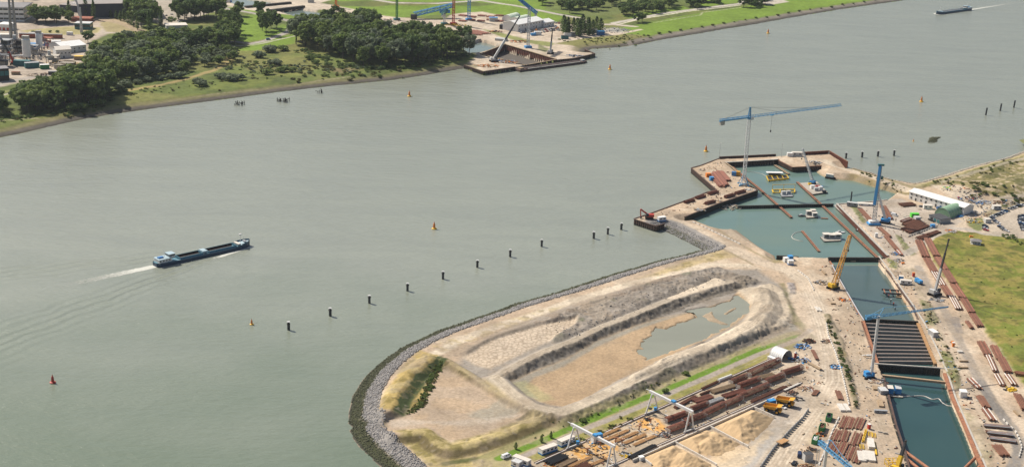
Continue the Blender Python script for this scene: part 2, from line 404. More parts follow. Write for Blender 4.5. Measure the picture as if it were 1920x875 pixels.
def wake_nodes(n,L,tc,hh,origin,heading,length,amp,halfw,wl):
    """ship waves: crests in a widening V behind a hull, as relief of the water"""
    def math_(op,a,b=None,c=None):
        q = n.nodes.new('ShaderNodeMath'); q.operation = op
        for i,v in enumerate((a,b,c)):
            if v is None: continue
            if isinstance(v,(int,float)): q.inputs[i].default_value = v
            else: L.new(v,q.inputs[i])
        return q.outputs[0]
    mp = n.nodes.new('ShaderNodeMapping'); mp.vector_type = 'TEXTURE'; mp.inputs['Location'].default_value = (origin.x,origin.y,0); mp.inputs['Rotation'].default_value = (0,0,heading)
    L.new(tc.outputs['Object'],mp.inputs['Vector'])
    sp = n.nodes.new('ShaderNodeSeparateXYZ'); L.new(mp.outputs[0],sp.inputs[0])
    u = math_('MULTIPLY',sp.outputs[0],-1.0); v = math_('ABSOLUTE',sp.outputs[1])
    nz = n.nodes.new('ShaderNodeTexNoise'); nz.inputs['Scale'].default_value = 0.035; nz.inputs['Detail'].default_value = 5; L.new(tc.outputs['Object'],nz.inputs['Vector'])
    v = math_('ADD',v,math_('MULTIPLY',nz.outputs[0],13.0))
    edge = math_('SUBTRACT',v,math_('MULTIPLY',u,halfw))        # 0 on the arm of the V
    band = math_('SUBTRACT',1.0,math_('DIVIDE',math_('ABSOLUTE',edge),math_('ADD',9.0,math_('MULTIPLY',u,0.14))))
    band = math_('MAXIMUM',band,0.0)
    ph = math_('SINE',math_('MULTIPLY',math_('ADD',v,math_('MULTIPLY',u,-halfw * 0.72)),2 * math.pi / wl))
    fade = math_('MULTIPLY',math_('GREATER_THAN',u,0.0),math_('MAXIMUM',math_('SUBTRACT',1.0,math_('DIVIDE',u,length)),0.0))
    w = math_('MULTIPLY',math_('MULTIPLY',math_('MULTIPLY',band,ph),fade),amp)
    return math_('ADD',hh,w)

# ------------------------------------------------------------------ the river
SHIP_A = (P(290,499,0),P(468,459,0))      # stern and bow on the water
SHIP_B = (P(1819,18.5,0),P(1756,27,0))
_ha = ang(*SHIP_A); _hb = ang(*SHIP_B)
RIVER = noise_mat_water('river_water',(0.262,0.278,0.230),0.2,0.30,0.75,stretch=2.2,spec=0.5,ior=1.5,swell=2.7,murk_or_sheen=(0.148,0.184,0.128),painted_sheen=True,
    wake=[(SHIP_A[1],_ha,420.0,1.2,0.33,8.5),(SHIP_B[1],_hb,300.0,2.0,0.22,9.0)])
mb = MB(); S_ = 30000.0
_h = [P(a,b,3.5) for a,b in ((900,101.5),(946.5,83.5),(1044,112),(985,123))]
mb.add([(-S_,-2000,0),(S_,-2000,0),(S_,S_,0),(-S_,S_,0)] + [(p.x,p.y,0) for p in _h],[(0,1,7),(1,2,6),(2,3,5),(3,0,4),(0,7,4),(1,6,7),(2,5,6),(3,4,5)])
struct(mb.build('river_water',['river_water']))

# ------------------------------------------------------------------ near site: peninsula, harbour basin, dock
LAND = [  # pixel x, y, z, kind of the edge that starts here (S slope, Q quay)
 (745,905,0,'S'),(710,871,0,'S'),(691,855,0,'S'),(675,839,0,'S'),(660,819,0,'S'),(655,806,0,'S'),(662,801,0,'S'),(652,793,0,'S'),(655,769,0,'S'),
 (661,742,0,'S'),(680,712,0,'S'),(704,686,0,'S'),(731,665,0,'S'),(769,643,0,'S'),(821,620,0,'S'),(893,595,0,'S'),
 (956,573,0,'S'),(1024,553,0,'S'),(1060,543,0,'S'),(1119,524,0,'S'),(1179,505,0,'S'),(1238,488,0,'S'),(1290,476,0,'S'),
 (1317,468.5,0,'S'),(1291,456,0,'S'),(1266,443,0,'S'),(1243,432,0,'Q'),(1246,419,4,'Q'),(1229,424,4,'Q'),(1189.4,411,4,'Q'),
 (1207,405,4,'Q'),(1228,398,4,'Q'),(1280,379,4,'Q'),(1297,373,4,'Q'),(1326,361,4,'Q'),(1345,357,4,'Q'),(1297,315.4,4,'Q'),
 (1314,311,4,'Q'),(1348,298,4,'Q'),(1455,293,4,'Q'),(1511,290.6,4,'Q'),(1554,288,4,'Q'),(1588.5,308.6,4,'S'),
 (1600,316,0,'S'),(1643,328,0,'S'),(1677,339,0,'S'),(1710,345,0,'S'),(1729,341.5,0,'S'),(1754,333.5,0,'S'),(1792,322,0,'S'),
 (1828,311.5,0,'S'),(1874,300.5,0,'S'),(1920,284,0,'S'),(2050,245,0,'S'),(2300,200,0,'Q'),(2300,1000,4,'Q'),(800,1000,4,'Q')]
BASIN = [(1359,305,4,'Q'),(1460,299,4,'Q'),(1462,302,4,'Q'),(1486,314,4,'Q'),(1506,313,4,'Q'),(1540,311,4,'S'),(1527,319.7,0,'S'),
 (1537,328,0,'S'),(1554,336.5,0,'S'),(1571,337,0,'S'),(1600,339.4,0,'S'),(1634,350,0,'S'),(1668,360,0,'S'),(1687,366,0,'Q'),
 (1664,375,4,'Q'),(1640,378,4,'Q'),(1575,383,4,'Q'),(1669,480,4,'Q'),(1660,484,4,'Q'),(1646,488,4,'Q'),(1555,488,4,'Q'),(1552,483,4,'Q'),(1500,482,4,'Q'),(1458,480,4,'S'),(1452.5,480,0,'S'),
 (1420,461,0,'S'),(1401,447,0,'S'),(1380.5,431.7,0,'S'),(1356.5,433.4,0,'S'),(1343,430,0,'S'),(1303,414.5,0,'S'),(1283,407,4,'Q'),
 (1348,381,4,'Q'),(1352,380,4,'Q'),(1417,358,4,'Q'),(1420,356,4,'Q'),(1407,350,4,'Q'),(1372.6,314.6,4,'Q')]
DOCK = [(1554,487),(1571,519),(1588,548.6),(1607,583),(1619,600),(1646,682),(1657,708),(1668,750),(1680,796),(1696,844),(1714,910),
 (1858,910),(1830,850),(1810,800),(1786,746),(1771,700),(1754,680),(1722,603),(1711,576),(1687,542),(1668,514),(1646,486)]
def split_edges(poly):
    w = [P(a[0],a[1],a[2]) for a in poly]; n = len(w)
    return np.array([(p.x,p.y) for p in w]),[(w[i],w[(i + 1) % n]) for i in range(n) if poly[i][3] == 'S']
land_xy,land_S = split_edges(LAND); basin_xy,basin_S = split_edges(BASIN); dock_xy = xy(DOCK)

DX,DY = 0.6,0.8
gx = np.arange(-95,462,DX); gy = np.arange(535,1262,DY)
X,Y = np.meshgrid(gx,gy); X = X.astype(np.float64); Y = Y.astype(np.float64)
n1 = fbm(X,Y,14,1); n2 = fbm(X,Y,4.5,11); n3 = fbm(X,Y,40,21); n4 = fbm(X,Y,2.0,31,2); nd = (n2 - .5)
in_land = inside(X,Y,land_xy); in_bas = inside(X,Y,basin_xy); in_dock = inside(X,Y,dock_xy)
dS = np.full(X.shape,60,np.float32)
for a,b in land_S: dS = np.minimum(dS,dist(X,Y,np.array([(a.x,a.y),(b.x,b.y)]),far=60))
dB = np.full(X.shape,30,np.float32)
for a,b in basin_S: dB = np.minimum(dB,dist(X,Y,np.array([(a.x,a.y),(b.x,b.y)]),far=30))
dSw = dS + (n1 - .5) * 3.0 + nd * 1.0
Z = np.where(in_land,np.minimum(GZ,dSw * 0.30),np.where(dS < 30,-dS * 0.3,-6.0))
Z = np.where(in_land,np.minimum(Z,dB * 0.5),Z)
land = in_land & ~in_bas & ~in_dock

# colours of the ground (linear)
SANDY = (0.475,0.362,0.255); PALE = (0.60,0.51,0.39); GREYSOIL = (0.30,0.265,0.225); MUD = (0.40,0.285,0.175); WETMUD = (0.30,0.265,0.215)
OLIVE = (0.215,0.185,0.062); STRAW = (0.42,0.33,0.16); GREEN = (0.125,0.215,0.024); DKGREEN = (0.06,0.078,0.028); ASPH = (0.36,0.315,0.27)
DARKSOIL = (0.15,0.13,0.105)
C = np.empty(X.shape + (3,),np.float32); C[:] = SANDY
C *= (0.86 + 0.30 * n3 - 0.02)[...,None]
paint(C,sstep(n1,.50,.72) * 0.5,PALE); paint(C,sstep(n2,.60,.8) * 0.35,(0.34,0.27,0.20))
Zadd = np.zeros(X.shape,np.float32)
def berm(line,crest,top,slope,zc=None):
    """raised bank along a traced crest line; returns the distance field"""
    zc = GZ + crest if zc is None else zc
    d = dist(X,Y,xy(line,zc),far=30); global Zadd
    Zadd = np.maximum(Zadd,np.clip(crest - np.maximum(0,d - top + nd * 1.2) * slope,0,None)); return d
def poly_mask(p,edge=1.2,z=GZ,amp=2.5): return soft(X,Y,xy(p,z),edge,nd * amp)
def line_mask(p,half,edge=0.8,z=GZ,amp=1.0):
    return 1 - sstep(dist(X,Y,xy(p,z),far=half + edge + 4) + nd * amp,half - edge,half + edge)

# coast: sludge depot behind the revetment
coast = dist(X,Y,xy([(a[0],a[1]) for a in LAND[:27]],0),far=80)
paint(C,poly_mask([(850,690),(880,655),(960,610),(1060,575),(1200,530),(1300,505),(1420,505),(1480,545),(1490,600),(1500,625),(1420,655),(1300,705),(1180,755),(1060,790),(990,780),(900,730)],3),GREYSOIL)
rough = poly_mask([(1000,612),(1060,583),(1150,555),(1250,522),(1345,503),(1390,520),(1345,520),(1250,556),(1180,590),(1080,632),(1040,640)],4)
paint(C,rough * sstep(n2,.35,.6) * 0.7,(0.20,0.17,0.14)); paint(C,rough * sstep(n1,.58,.7) * .5,(0.10,0.12,0.05))
Zadd += rough * ((1 - np.abs(n2 * 2 - 1)) * 1.6 + n1 * 1.4 + (1 - np.abs(n4 * 2 - 1)) * .7)
d = berm([(880,655),(935,628),(1010,602),(1060,582),(1150,552),(1260,518)],1.6,1.5,.35); paint(C,(1 - sstep(d,4,8)) * (.45 + .5 * (n2 > .5)),(0.25,0.20,0.155))
paint(C,line_mask([(800,672),(870,634),(935,610),(1000,590),(1080,562),(1180,532),(1260,512),(1330,496),(1400,498)],3.4,1.5),PALE)
# berms and ponds of the depot
d23 = berm([(930,707),(968,684),(1023,657),(1075,638),(1130,611),(1180,592),(1262,559),(1330,536),(1370,527)],3.0,2.5,.62)
dS3 = berm([(930,707),(960,735),(1000,762),(1055,772),(1110,750),(1180,716),(1262,677),(1344,645),(1413,609),(1440,575),(1430,545)],3.2,3.5,.52)
dW1 = berm([(724,770),(738,735),(770,695),(805,668)],3.4,2.0,.55)
dL1 = berm([(738,812),(800,806),(822,828),(846,838),(890,828),(950,808),(1015,782)],2.4,1.6,.5)
dE1 = berm([(834,672),(880,700),(930,733),(985,763)],2.6,1.4,.6); paint(C,(1 - sstep(dE1,2.0,6.0)) * .85,(0.36,0.285,0.15))
paint(C,(1 - sstep(d23,1,4.5)) * .75,(0.46,0.385,0.29)); paint(C,(1 - sstep(dS3,2.0,5.5)) * .9,(0.56,0.475,0.36))
# churned dark faces of the berms (turned wet clay)
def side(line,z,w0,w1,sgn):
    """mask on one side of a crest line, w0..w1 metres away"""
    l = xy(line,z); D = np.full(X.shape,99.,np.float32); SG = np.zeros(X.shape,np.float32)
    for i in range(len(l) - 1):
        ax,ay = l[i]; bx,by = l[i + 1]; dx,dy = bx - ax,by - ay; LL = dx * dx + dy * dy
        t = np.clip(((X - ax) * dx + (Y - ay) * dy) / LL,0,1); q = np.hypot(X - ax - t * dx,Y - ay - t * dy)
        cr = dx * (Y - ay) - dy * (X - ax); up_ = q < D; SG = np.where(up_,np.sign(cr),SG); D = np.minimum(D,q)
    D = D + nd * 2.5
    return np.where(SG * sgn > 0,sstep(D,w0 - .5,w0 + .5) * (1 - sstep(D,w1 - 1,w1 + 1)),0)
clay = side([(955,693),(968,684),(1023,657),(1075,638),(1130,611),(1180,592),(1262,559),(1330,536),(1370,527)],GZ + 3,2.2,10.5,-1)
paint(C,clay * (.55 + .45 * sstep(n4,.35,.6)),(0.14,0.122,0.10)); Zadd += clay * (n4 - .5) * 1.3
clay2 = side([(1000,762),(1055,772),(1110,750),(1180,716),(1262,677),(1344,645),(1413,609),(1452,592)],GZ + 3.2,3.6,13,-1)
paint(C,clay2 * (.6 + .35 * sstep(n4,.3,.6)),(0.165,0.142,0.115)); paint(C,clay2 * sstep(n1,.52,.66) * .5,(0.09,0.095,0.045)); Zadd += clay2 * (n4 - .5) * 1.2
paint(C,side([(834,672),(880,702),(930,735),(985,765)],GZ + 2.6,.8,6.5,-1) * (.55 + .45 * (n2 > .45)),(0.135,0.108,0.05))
gr = poly_mask([(713,777),(719,742),(752,691),(785,655),(828,668),(829,686),(800,745),(775,772),(740,781)],2)
paint(C,gr * .9,(0.40,0.295,0.10)); paint(C,gr * sstep(n2,.45,.65) * .8,(0.20,0.155,0.05)); paint(C,gr * sstep(n1,.5,.62) * .5,(0.46,0.38,0.22))
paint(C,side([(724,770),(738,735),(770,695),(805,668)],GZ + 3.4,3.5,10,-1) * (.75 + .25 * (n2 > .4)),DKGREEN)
gl = poly_mask([(735,806),(800,800),(822,820),(846,828),(900,815),(1000,778),(1040,792),(960,832),(905,872),(840,890),(790,862)],2)
paint(C,gl * .9,(0.40,0.32,0.14)); paint(C,gl * sstep(n2,.46,.62) * .8,(0.20,0.165,0.055))
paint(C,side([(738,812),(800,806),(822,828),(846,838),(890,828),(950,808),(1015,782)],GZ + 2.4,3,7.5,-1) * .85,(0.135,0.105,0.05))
paint(C,line_mask([(835,868),(905,858),(965,833),(1020,806)],2.0,1.0,amp=2) * .8,DKGREEN)
strw = poly_mask([(760,690),(800,652),(850,632),(930,607),(1010,583),(1060,573),(1000,597),(900,632),(840,660),(800,672)],2.5)
paint(C,strw * sstep(n2,.42,.6) * .6,STRAW)
strw2 = poly_mask([(1195,522),(1290,488),(1350,466),(1390,480),(1330,490),(1240,515)],2.5); paint(C,strw2 * .8,(0.47,0.37,0.19)); paint(C,strw2 * sstep(n2,.52,.7) * .7,(0.24,0.19,0.07))
# pond floors
PONDS = {
 'a': [(721,796),(723,785),(757,780),(786,769),(800,748),(812,718),(826,694),(839,691),(871,712),(898,726),(933,750),(972,770),(985,778),(940,797),(876,820),(843,825),(826,818),(803,801),(760,803),(730,806)],
 'b': [(868,670),(895,653),(920,638),(1015,608.7),(1060,600),(1082,597),(1078,611),(1033,638),(975,665),(920,692),(893,685)],
 'c': [(955,714.7),(990,745),(1031,758.5),(1060,762),(1092,751),(1119,734),(1160,712),(1220,684),(1270,664),(1317,640),(1372,611.6),(1396,595),(1410,573),(1407,554),(1383,547),(1372,559.5),(1317,578.7),(1270,589.7),(1229,598),(1180,614),(1119,638),(1064,671),(996,698)]}
for k,pl in PONDS.items():
    mk = soft(X,Y,xy(pl,GZ),1.6,nd * 1.5)
    Zadd *= (1 - mk); fl = {'a': 0.0,'b': 0.25,'c': 0.0}[k]; Zadd += mk * fl
    if k == 'b':
        paint(C,mk,(0.50,0.405,0.30)); paint(C,mk * sstep(n3,.45,.6) * .4,(0.56,0.47,0.37))
    else:
        paint(C,mk,MUD if k == 'c' else (0.40,0.31,0.225)); paint(C,mk * sstep(n1,.45,.65) * .5,(0.42,0.30,0.185)); paint(C,mk * sstep(n3,.52,.66) * .5,(0.31,0.265,0.205))
paint(C,soft(X,Y,xy([(955,716),(996,699),(1064,672),(1119,639),(1180,615),(1229,599),(1290,586),(1240,602),(1180,623),(1119,650),(1060,685),(1000,709),(985,725),(1010,748),(990,745)],GZ),1.5,nd * 1.0) * .85,(0.27,0.255,0.215))
paint(C,soft(X,Y,xy([(960,718),(985,712),(1010,728),(1040,748),(1015,752),(985,740)],GZ),2,nd * 3) * .55,(0.34,0.33,0.16))
paint(C,soft(X,Y,xy([(880,778),(935,752),(975,771),(940,786),(900,788)],GZ),2.5,nd * 5) * .8,(0.29,0.265,0.21))
paint(C,soft(X,Y,xy([(724,786),(760,786),(830,790),(905,783),(980,776),(930,792),(880,797),(800,794),(735,800)],GZ),2,nd * 3) * .5,(0.46,0.40,0.33))
POOL = [(1203,636),(1218,629.5),(1232,614),(1254,617),(1270,606),(1306,597),(1300,589),(1273,585.6),(1333,576),(1383,554),(1407,570),(1405,587),(1372,609),(1328,633),(1306,642),(1262,658),(1215,674),(1194,663),(1204,652)]
mkp = soft(X,Y,xy(POOL,GZ - .4),1.0,nd * 6 + (n1 - .5) * 5)
for isl in ([(1316,592),(1334,584),(1347,600),(1370,609),(1352,608),(1330,601)],[(1355,588),(1378,575),(1382,578),(1362,590)]):
    mkp = mkp * (1 - soft(X,Y,xy(isl,GZ - .4),.8,nd * 2))
spit = soft(X,Y,xy([(1215,676),(1262,659),(1310,640),(1319,641),(1290,660),(1240,690)],GZ),1.0,nd * 2); Zadd += spit * .9
def cells(cell,seed,warp=0.0):
    r = np.random.default_rng(seed); N = 128; JX = r.random((N,N)); JY = r.random((N,N)); x = X / cell + (n1 - .5) * warp; y = Y / cell * .8 + (n2 - .5) * warp; xi = np.floor(x).astype(int); yi = np.floor(y).astype(int); f1 = np.full(X.shape,9.); f2 = f1.copy()
    for a in (-1,0,1):
        for b in (-1,0,1):
            q = np.hypot(xi + a + JX[(xi + a) % N,(yi + b) % N] - x,yi + b + JY[(xi + a) % N,(yi + b) % N] - y); f2 = np.minimum(f2,np.maximum(f1,q)); f1 = np.minimum(f1,q)
    return (f2 - f1) * cell
cr = cells(2.7,3,.5); cr2 = cells(11.0,4,1.2)
pb_ = soft(X,Y,xy(PONDS['b'],GZ),1.6,nd * 1.5); paint(C,pb_ * (1 - sstep(cr,.2,.6)) * .6,(0.27,0.205,0.145)); paint(C,pb_ * sstep(cr,.7,1.4) * .35,(0.60,0.50,0.38))
pac = np.maximum(soft(X,Y,xy(PONDS['a'],GZ),1.6,nd),soft(X,Y,xy(PONDS['c'],GZ),1.6,nd)); paint(C,pac * (1 - sstep(cr2,.3,1.0)) * .32,(0.26,0.20,0.13)); paint(C,pac * (1 - sstep(cr,.2,.6)) * .12,(0.26,0.20,0.13))
# light sand mass on the east of the big pond
es = poly_mask([(1383,545),(1410,540),(1445,532),(1470,545),(1488,590),(1470,612),(1400,640),(1320,672),(1262,690),(1190,722),(1180,714),(1262,673),(1330,645),(1396,605),(1412,575)],2)
paint(C,es * .92,(0.57,0.48,0.365)); Zadd += es * (0.8 + n2 * .8)
es2 = poly_mask([(1246,559),(1342,519),(1361,525),(1355,535),(1270,560)],1.5,GZ + 3); paint(C,es2 * .95,(0.58,0.485,0.37)); Zadd = np.maximum(Zadd,es2 * 3.2)
paint(C,line_mask([(1436,545),(1446,572),(1440,592),(1405,612)],1.2,.6) * .75,(0.24,0.21,0.17))
bl = poly_mask([(1372,523),(1400,518),(1425,528),(1410,534),(1385,532)],1.5); paint(C,bl * .85,(0.14,0.125,0.105)); Zadd += bl * n4 * 2.5
rk = poly_mask([(1475,530),(1490,530),(1492,552),(1480,550)],1); paint(C,rk * .8,(0.27,0.25,0.25)); Zadd += rk * n4 * 1.2
# slope, bright grass, dike road, rough grass
paint(C,line_mask([(1440,600),(1480,612),(1492,622)],4,1.5) * .6,(0.36,0.33,0.28))
vb = poly_mask([(1462,532),(1470,530),(1492,590),(1512,610),(1508,622),(1488,605),(1478,575)],1.5); paint(C,vb * .8,(0.17,0.16,0.06))
paint(C,line_mask([(930,866),(1000,836),(1075,806),(1140,779),(1220,747),(1300,713),(1350,691),(1425,660),(1500,632)],9.0,2) * .8,(0.30,0.265,0.12))
paint(C,line_mask([(936,859),(1000,832),(1070,803),(1135,775),(1218,742),(1253,728),(1343,689),(1422,655),(1500,629)],2.3,.7),GREEN)
paint(C,poly_mask([(1003,866),(1066,836),(1216,770),(1394,699),(1444,668),(1516,640),(1510,630),(1498,640),(1422,669),(1343,704),(1253,743),(1188,771),(1108,803),(1054,826),(987,858)],1.2) * .92,(0.255,0.235,0.065))
paint(C,poly_mask([(1003,866),(1216,770),(1394,699),(1422,669),(1253,743),(1108,803)],1.5,amp=4) * sstep(n2,.5,.68) * .6,(0.13,0.14,0.045))
paint(C,line_mask([(965,862),(987,852),(1054,822),(1108,799),(1188,767),(1253,738),(1343,699),(1422,664),(1498,635),(1520,618)],1.9,.6,amp=.5),(0.335,0.29,0.245))
# assembly yards between the crane rails
paint(C,poly_mask([(1005,868),(1066,842),(1216,776),(1394,704),(1446,676),(1505,716),(1420,755),(1288,812),(1144,876),(1000,900)],1) * .85,(0.39,0.32,0.235))
paint(C,poly_mask([(1216,776),(1394,704),(1446,676),(1505,716),(1420,755),(1288,812)],2,amp=4) * sstep(n2,.45,.65) * .5,(0.27,0.225,0.14))
pl_or = poly_mask([(1060,846),(1130,815),(1212,780),(1235,785),(1255,805),(1200,828),(1150,850),(1120,872),(1070,885),(1020,880)],1.5)
paint(C,pl_or * sstep(n1,.28,.46),(0.60,0.33,0.10)); paint(C,pl_or * sstep(n2,.52,.66) * .7,(0.55,0.45,0.32))
# concrete apron at the sand bays, tracks, roads
paint(C,poly_mask([(1410,768),(1480,735),(1515,745),(1512,772),(1480,805),(1440,845),(1405,890),(1345,890),(1345,872),(1403,840)],2) * .8,(0.375,0.36,0.335)); paint(C,poly_mask([(1330,870),(1345,840),(1400,838),(1425,815),(1445,800),(1440,820),(1400,870),(1380,890)],2.5,amp=8) * .6,(0.62,0.47,0.29))
paint(C,line_mask([(1512,772),(1490,795),(1455,835),(1420,880)],1.2,.6) * .6,(0.15,0.14,0.125))
paint(C,line_mask([(1190,415),(1262,412),(1300,430),(1370,465),(1420,490),(1475,505),(1512,530),(1528,565),(1545,610),(1560,660),(1560,720),(1530,760),(1480,830),(1450,880)],6.5,2.5,amp=3) * .6,(0.585,0.495,0.385))
paint(C,line_mask([(1510,560),(1530,610),(1548,680),(1540,740)],9,3,amp=3) * .35,(0.60,0.52,0.42))
paint(C,line_mask([(1470,700),(1500,665),(1515,630)],4,2) * .4,(0.55,0.47,0.37))
hb = poly_mask([(1545,588),(1556,590),(1580,640),(1598,700),(1610,762),(1602,765),(1585,710),(1562,650)],1.0); paint(C,hb * .85,(0.17,0.135,0.055)); Zadd += hb * .8
paint(C,hb * sstep(n4,.45,.6) * .7,(0.07,0.085,0.03))
paint(C,poly_mask([(1435,478),(1455,478),(1470,492),(1452,492)],1.) * .6,OLIVE)
paint(C,line_mask([(1302,412),(1343,428),(1375,450),(1410,470),(1452,492)],1.2,.5) * .6,(0.24,0.20,0.10))
paint(C,line_mask([(1262,421),(1320,449),(1370,474),(1412,496)],1.0,.5) * .6,(0.22,0.18,0.09))
paint(C,poly_mask([(1545,700),(1560,740),(1590,850),(1600,870),(1690,880),(1685,830),(1660,760),(1648,705),(1640,690),(1560,600)],3) * sstep(n1,.4,.6) * .5,(0.38,0.31,0.24))
# east side: yard, haul road, verges, field, dunes, car park
paint(C,poly_mask([(1560,382),(1610,377),(1690,372),(1705,380),(1780,405),(1805,415),(1790,425),(1760,432),(1735,440),(1700,470),(1690,500),(1668,478),(1620,425)],2) * .8,(0.42,0.365,0.31))
paint(C,poly_mask([(1690,470),(1720,470),(1760,560),(1800,620),(1850,700),(1915,790),(1930,850),(1900,880),(1860,830),(1790,690),(1740,590),(1700,520)],3) * .6,(0.54,0.45,0.35))
paint(C,line_mask([(1722,500),(1745,545),(1775,590),(1800,640),(1830,700),(1865,760),(1900,800),(1918,840),(1905,880)],2.6,1.0,amp=2.5) * .75,(0.27,0.24,0.21))
paint(C,line_mask([(1790,596),(1800,622)],2.4,.8,amp=3) * .8,(0.21,0.19,0.18))
paint(C,line_mask([(1838,715),(1860,752),(1895,800),(1912,845),(1895,885)],3.0,.8,amp=.5) * .9,(0.225,0.205,0.185))
for vp in ([(1724,560),(1742,566),(1760,600),(1750,612),(1738,605)],[(1760,655),(1780,660),(1795,690),(1800,715),(1782,720),(1770,690)],[(1785,700),(1800,705),(1805,730),(1790,730)],
           [(1680,440),(1690,445),(1715,475),(1708,480),(1690,465)],[(1592,385),(1604,386),(1625,415),(1618,420)],[(1665,485),(1685,495),(1680,505),(1668,500)]):
    mv = poly_mask(vp,1.2,amp=3); paint(C,mv * .85,(0.13,0.15,0.04)); Zadd += mv * n4 * .8
for vp in ([(1690,505),(1712,500),(1722,535),(1735,560),(1715,550)],[(1745,590),(1770,640),(1775,655),(1755,640)],[(1795,760),(1830,780),(1860,850),(1850,880),(1820,810)]):
    mv = poly_mask(vp,2,amp=4); paint(C,mv * .6,(0.52,0.44,0.31)); paint(C,mv * sstep(n2,.5,.6) * .5,(0.28,0.24,0.13)); Zadd += mv * n2 * .8
FIELD = [(1762,436),(1740,458),(1745,480),(1762,508),(1797,550),(1833,597),(1855,632),(1874,657),(1900,698),(1925,730),(2400,1100),(2400,460),(1920,447),(1850,440),(1790,434)]
fm = soft(X,Y,xy(FIELD,GZ),2,nd * 4); paint(C,fm,(0.158,0.180,0.032)); paint(C,fm * sstep(n3,.46,.6) * .75,(0.255,0.212,0.058))
paint(C,fm * sstep(n1,.47,.6) * .75,(0.115,0.130,0.026)); paint(C,fm * sstep(fbm(X,Y,6,91),.5,.62) * .55,(0.30,0.235,0.075)); paint(C,fm * sstep(n2,.56,.70) * .6,(0.085,0.085,0.026)); Zadd += fm * (n3 * 1.6 + n2 * .7)
fg = soft(X,Y,xy([(1850,600),(1880,590),(1930,600),(1930,700),(1905,690),(1880,650)],GZ),5,nd * 10); paint(C,fg * sstep(n1,.4,.55) * .8,(0.185,0.215,0.045))
fb = line_mask([(1820,578),(1850,586),(1880,598),(1895,597)],.8,.5,amp=1.5); paint(C,fb * .6,(0.08,0.08,0.03))
DUNE = [(1712,352),(1740,345),(1770,335),(1828,317),(1880,303),(1925,290),(2300,190),(2300,350),(1925,372),(1875,377),(1850,372),(1815,365),(1790,352),(1755,352)]
dm = soft(X,Y,xy(DUNE,GZ),3,nd * 6); paint(C,dm,(0.20,0.175,0.07)); paint(C,dm * sstep(n2,.5,.63) * .8,(0.50,0.40,0.27)); paint(C,dm * sstep(n1,.5,.62) * .8,(0.10,0.10,0.035))
db = berm([(1800,352),(1850,350),(1900,345),(1960,335)],5.0,6,.24); Zadd += dm * n1 * 2.2
paint(C,line_mask([(1715,350),(1770,335),(1828,317),(1925,287)],6,2,amp=3) * .55,(0.26,0.235,0.09))
paint(C,line_mask([(1765,343),(1800,332),(1840,322),(1880,310),(1930,296)],2.2,1.0,amp=2) * .7,(0.40,0.35,0.26))
cs = line_mask([(1600,329),(1640,341),(1680,355),(1700,362)],5.5,2,amp=3); paint(C,cs * .9,(0.23,0.18,0.08)); paint(C,cs * sstep(n2,.5,.65) * .6,(0.11,0.105,0.04))
paint(C,line_mask([(1595,316),(1640,328),(1680,341),(1708,350)],2.6,1.2,amp=3) * .8,(0.20,0.175,0.075))
paint(C,line_mask([(1540,300),(1570,312),(1600,321),(1640,333),(1680,347),(1706,356)],3.6,1.0,amp=1),(0.57,0.48,0.365))
paint(C,poly_mask([(1745,350),(1790,358),(1850,378),(1920,368),(1940,375),(1860,398),(1835,402),(1810,385),(1760,362)],2) * .85,(0.52,0.44,0.34))
paint(C,poly_mask([(1835,420),(1850,405),(1880,395),(1930,385),(2050,360),(2050,445),(1920,444),(1850,438)],2) * .85,(0.42,0.365,0.295))
paint(C,poly_mask([(1838,424),(1870,420),(1888,435),(1850,434)],1.5) * .7,(0.50,0.42,0.32))
paint(C,poly_mask([(1812,412),(1840,408),(1848,425),(1835,435),(1818,425)],1.5) * .85,(0.13,0.165,0.045))
paint(C,poly_mask([(1840,402),(1870,385),(1925,372),(1925,380),(1880,394),(1852,407)],2,amp=5) * .7,(0.19,0.165,0.08))
paint(C,line_mask([(1700,476),(1745,447),(1790,428),(1815,430),(1845,441),(1925,448),(2040,450)],3.6,.8,amp=.5) * .85,(0.40,0.355,0.305))
# wheel ruts and damp or spilled patches
def ruts(line,offs,w,col,k,z=GZ):
    l = xy(line,z); t = np.gradient(l,axis=0); nn = np.stack([-t[:,1],t[:,0]],1) / (np.hypot(t[:,0],t[:,1])[:,None] + 1e-9)
    for o in offs: paint(C,(1 - sstep(dist(X,Y,l + nn * o,far=4) + (n4 - .5) * .8,w * .5,w * 1.3)) * k * (.4 + .6 * sstep(n1,.35,.6)),col)
HR = [(1262,415),(1300,432),(1370,466),(1420,490),(1475,507),(1510,532),(1526,565),(1543,610),(1556,660),(1558,712),(1535,755),(1490,815),(1455,870)]
ruts(HR,(-5.2,-3.6,-1.8,.2,1.9,3.4,5.0),.45,(0.36,0.285,0.205),.5); ruts(HR,(-2.7,1.0,4.2),.6,(0.66,0.57,0.45),.4)
ruts([(1600,600),(1612,640),(1622,690),(1632,740),(1648,790),(1668,850),(1676,890)],(-2.4,-.8,.9,2.2),.5,(0.34,0.27,0.19),.55); ruts([(1575,600),(1595,650),(1606,700),(1612,740)],(-3,-1.4,.3,2),.5,(0.35,0.28,0.20),.5)
ruts([(1700,500),(1735,560),(1770,610),(1805,670),(1835,720),(1870,775),(1895,815),(1903,870)],(-4.5,-3.2,-1.5,3.2,4.6),.45,(0.36,0.285,0.20),.5); ruts([(1560,312),(1600,322),(1640,334),(1680,348),(1706,358)],(-1,1),.45,(0.42,0.34,0.25),.5)
for z_,L_ in ((7,[(930,707),(968,684),(1023,657),(1075,638),(1130,611),(1180,592)]),(7.2,[(930,707),(960,735),(1000,762),(1055,772),(1110,750),(1180,716),(1262,677),(1344,645),(1413,609),(1440,575)])): ruts(L_,(-1.6,-.2,1.3),.4,(0.27,0.215,0.155),.6,z_)
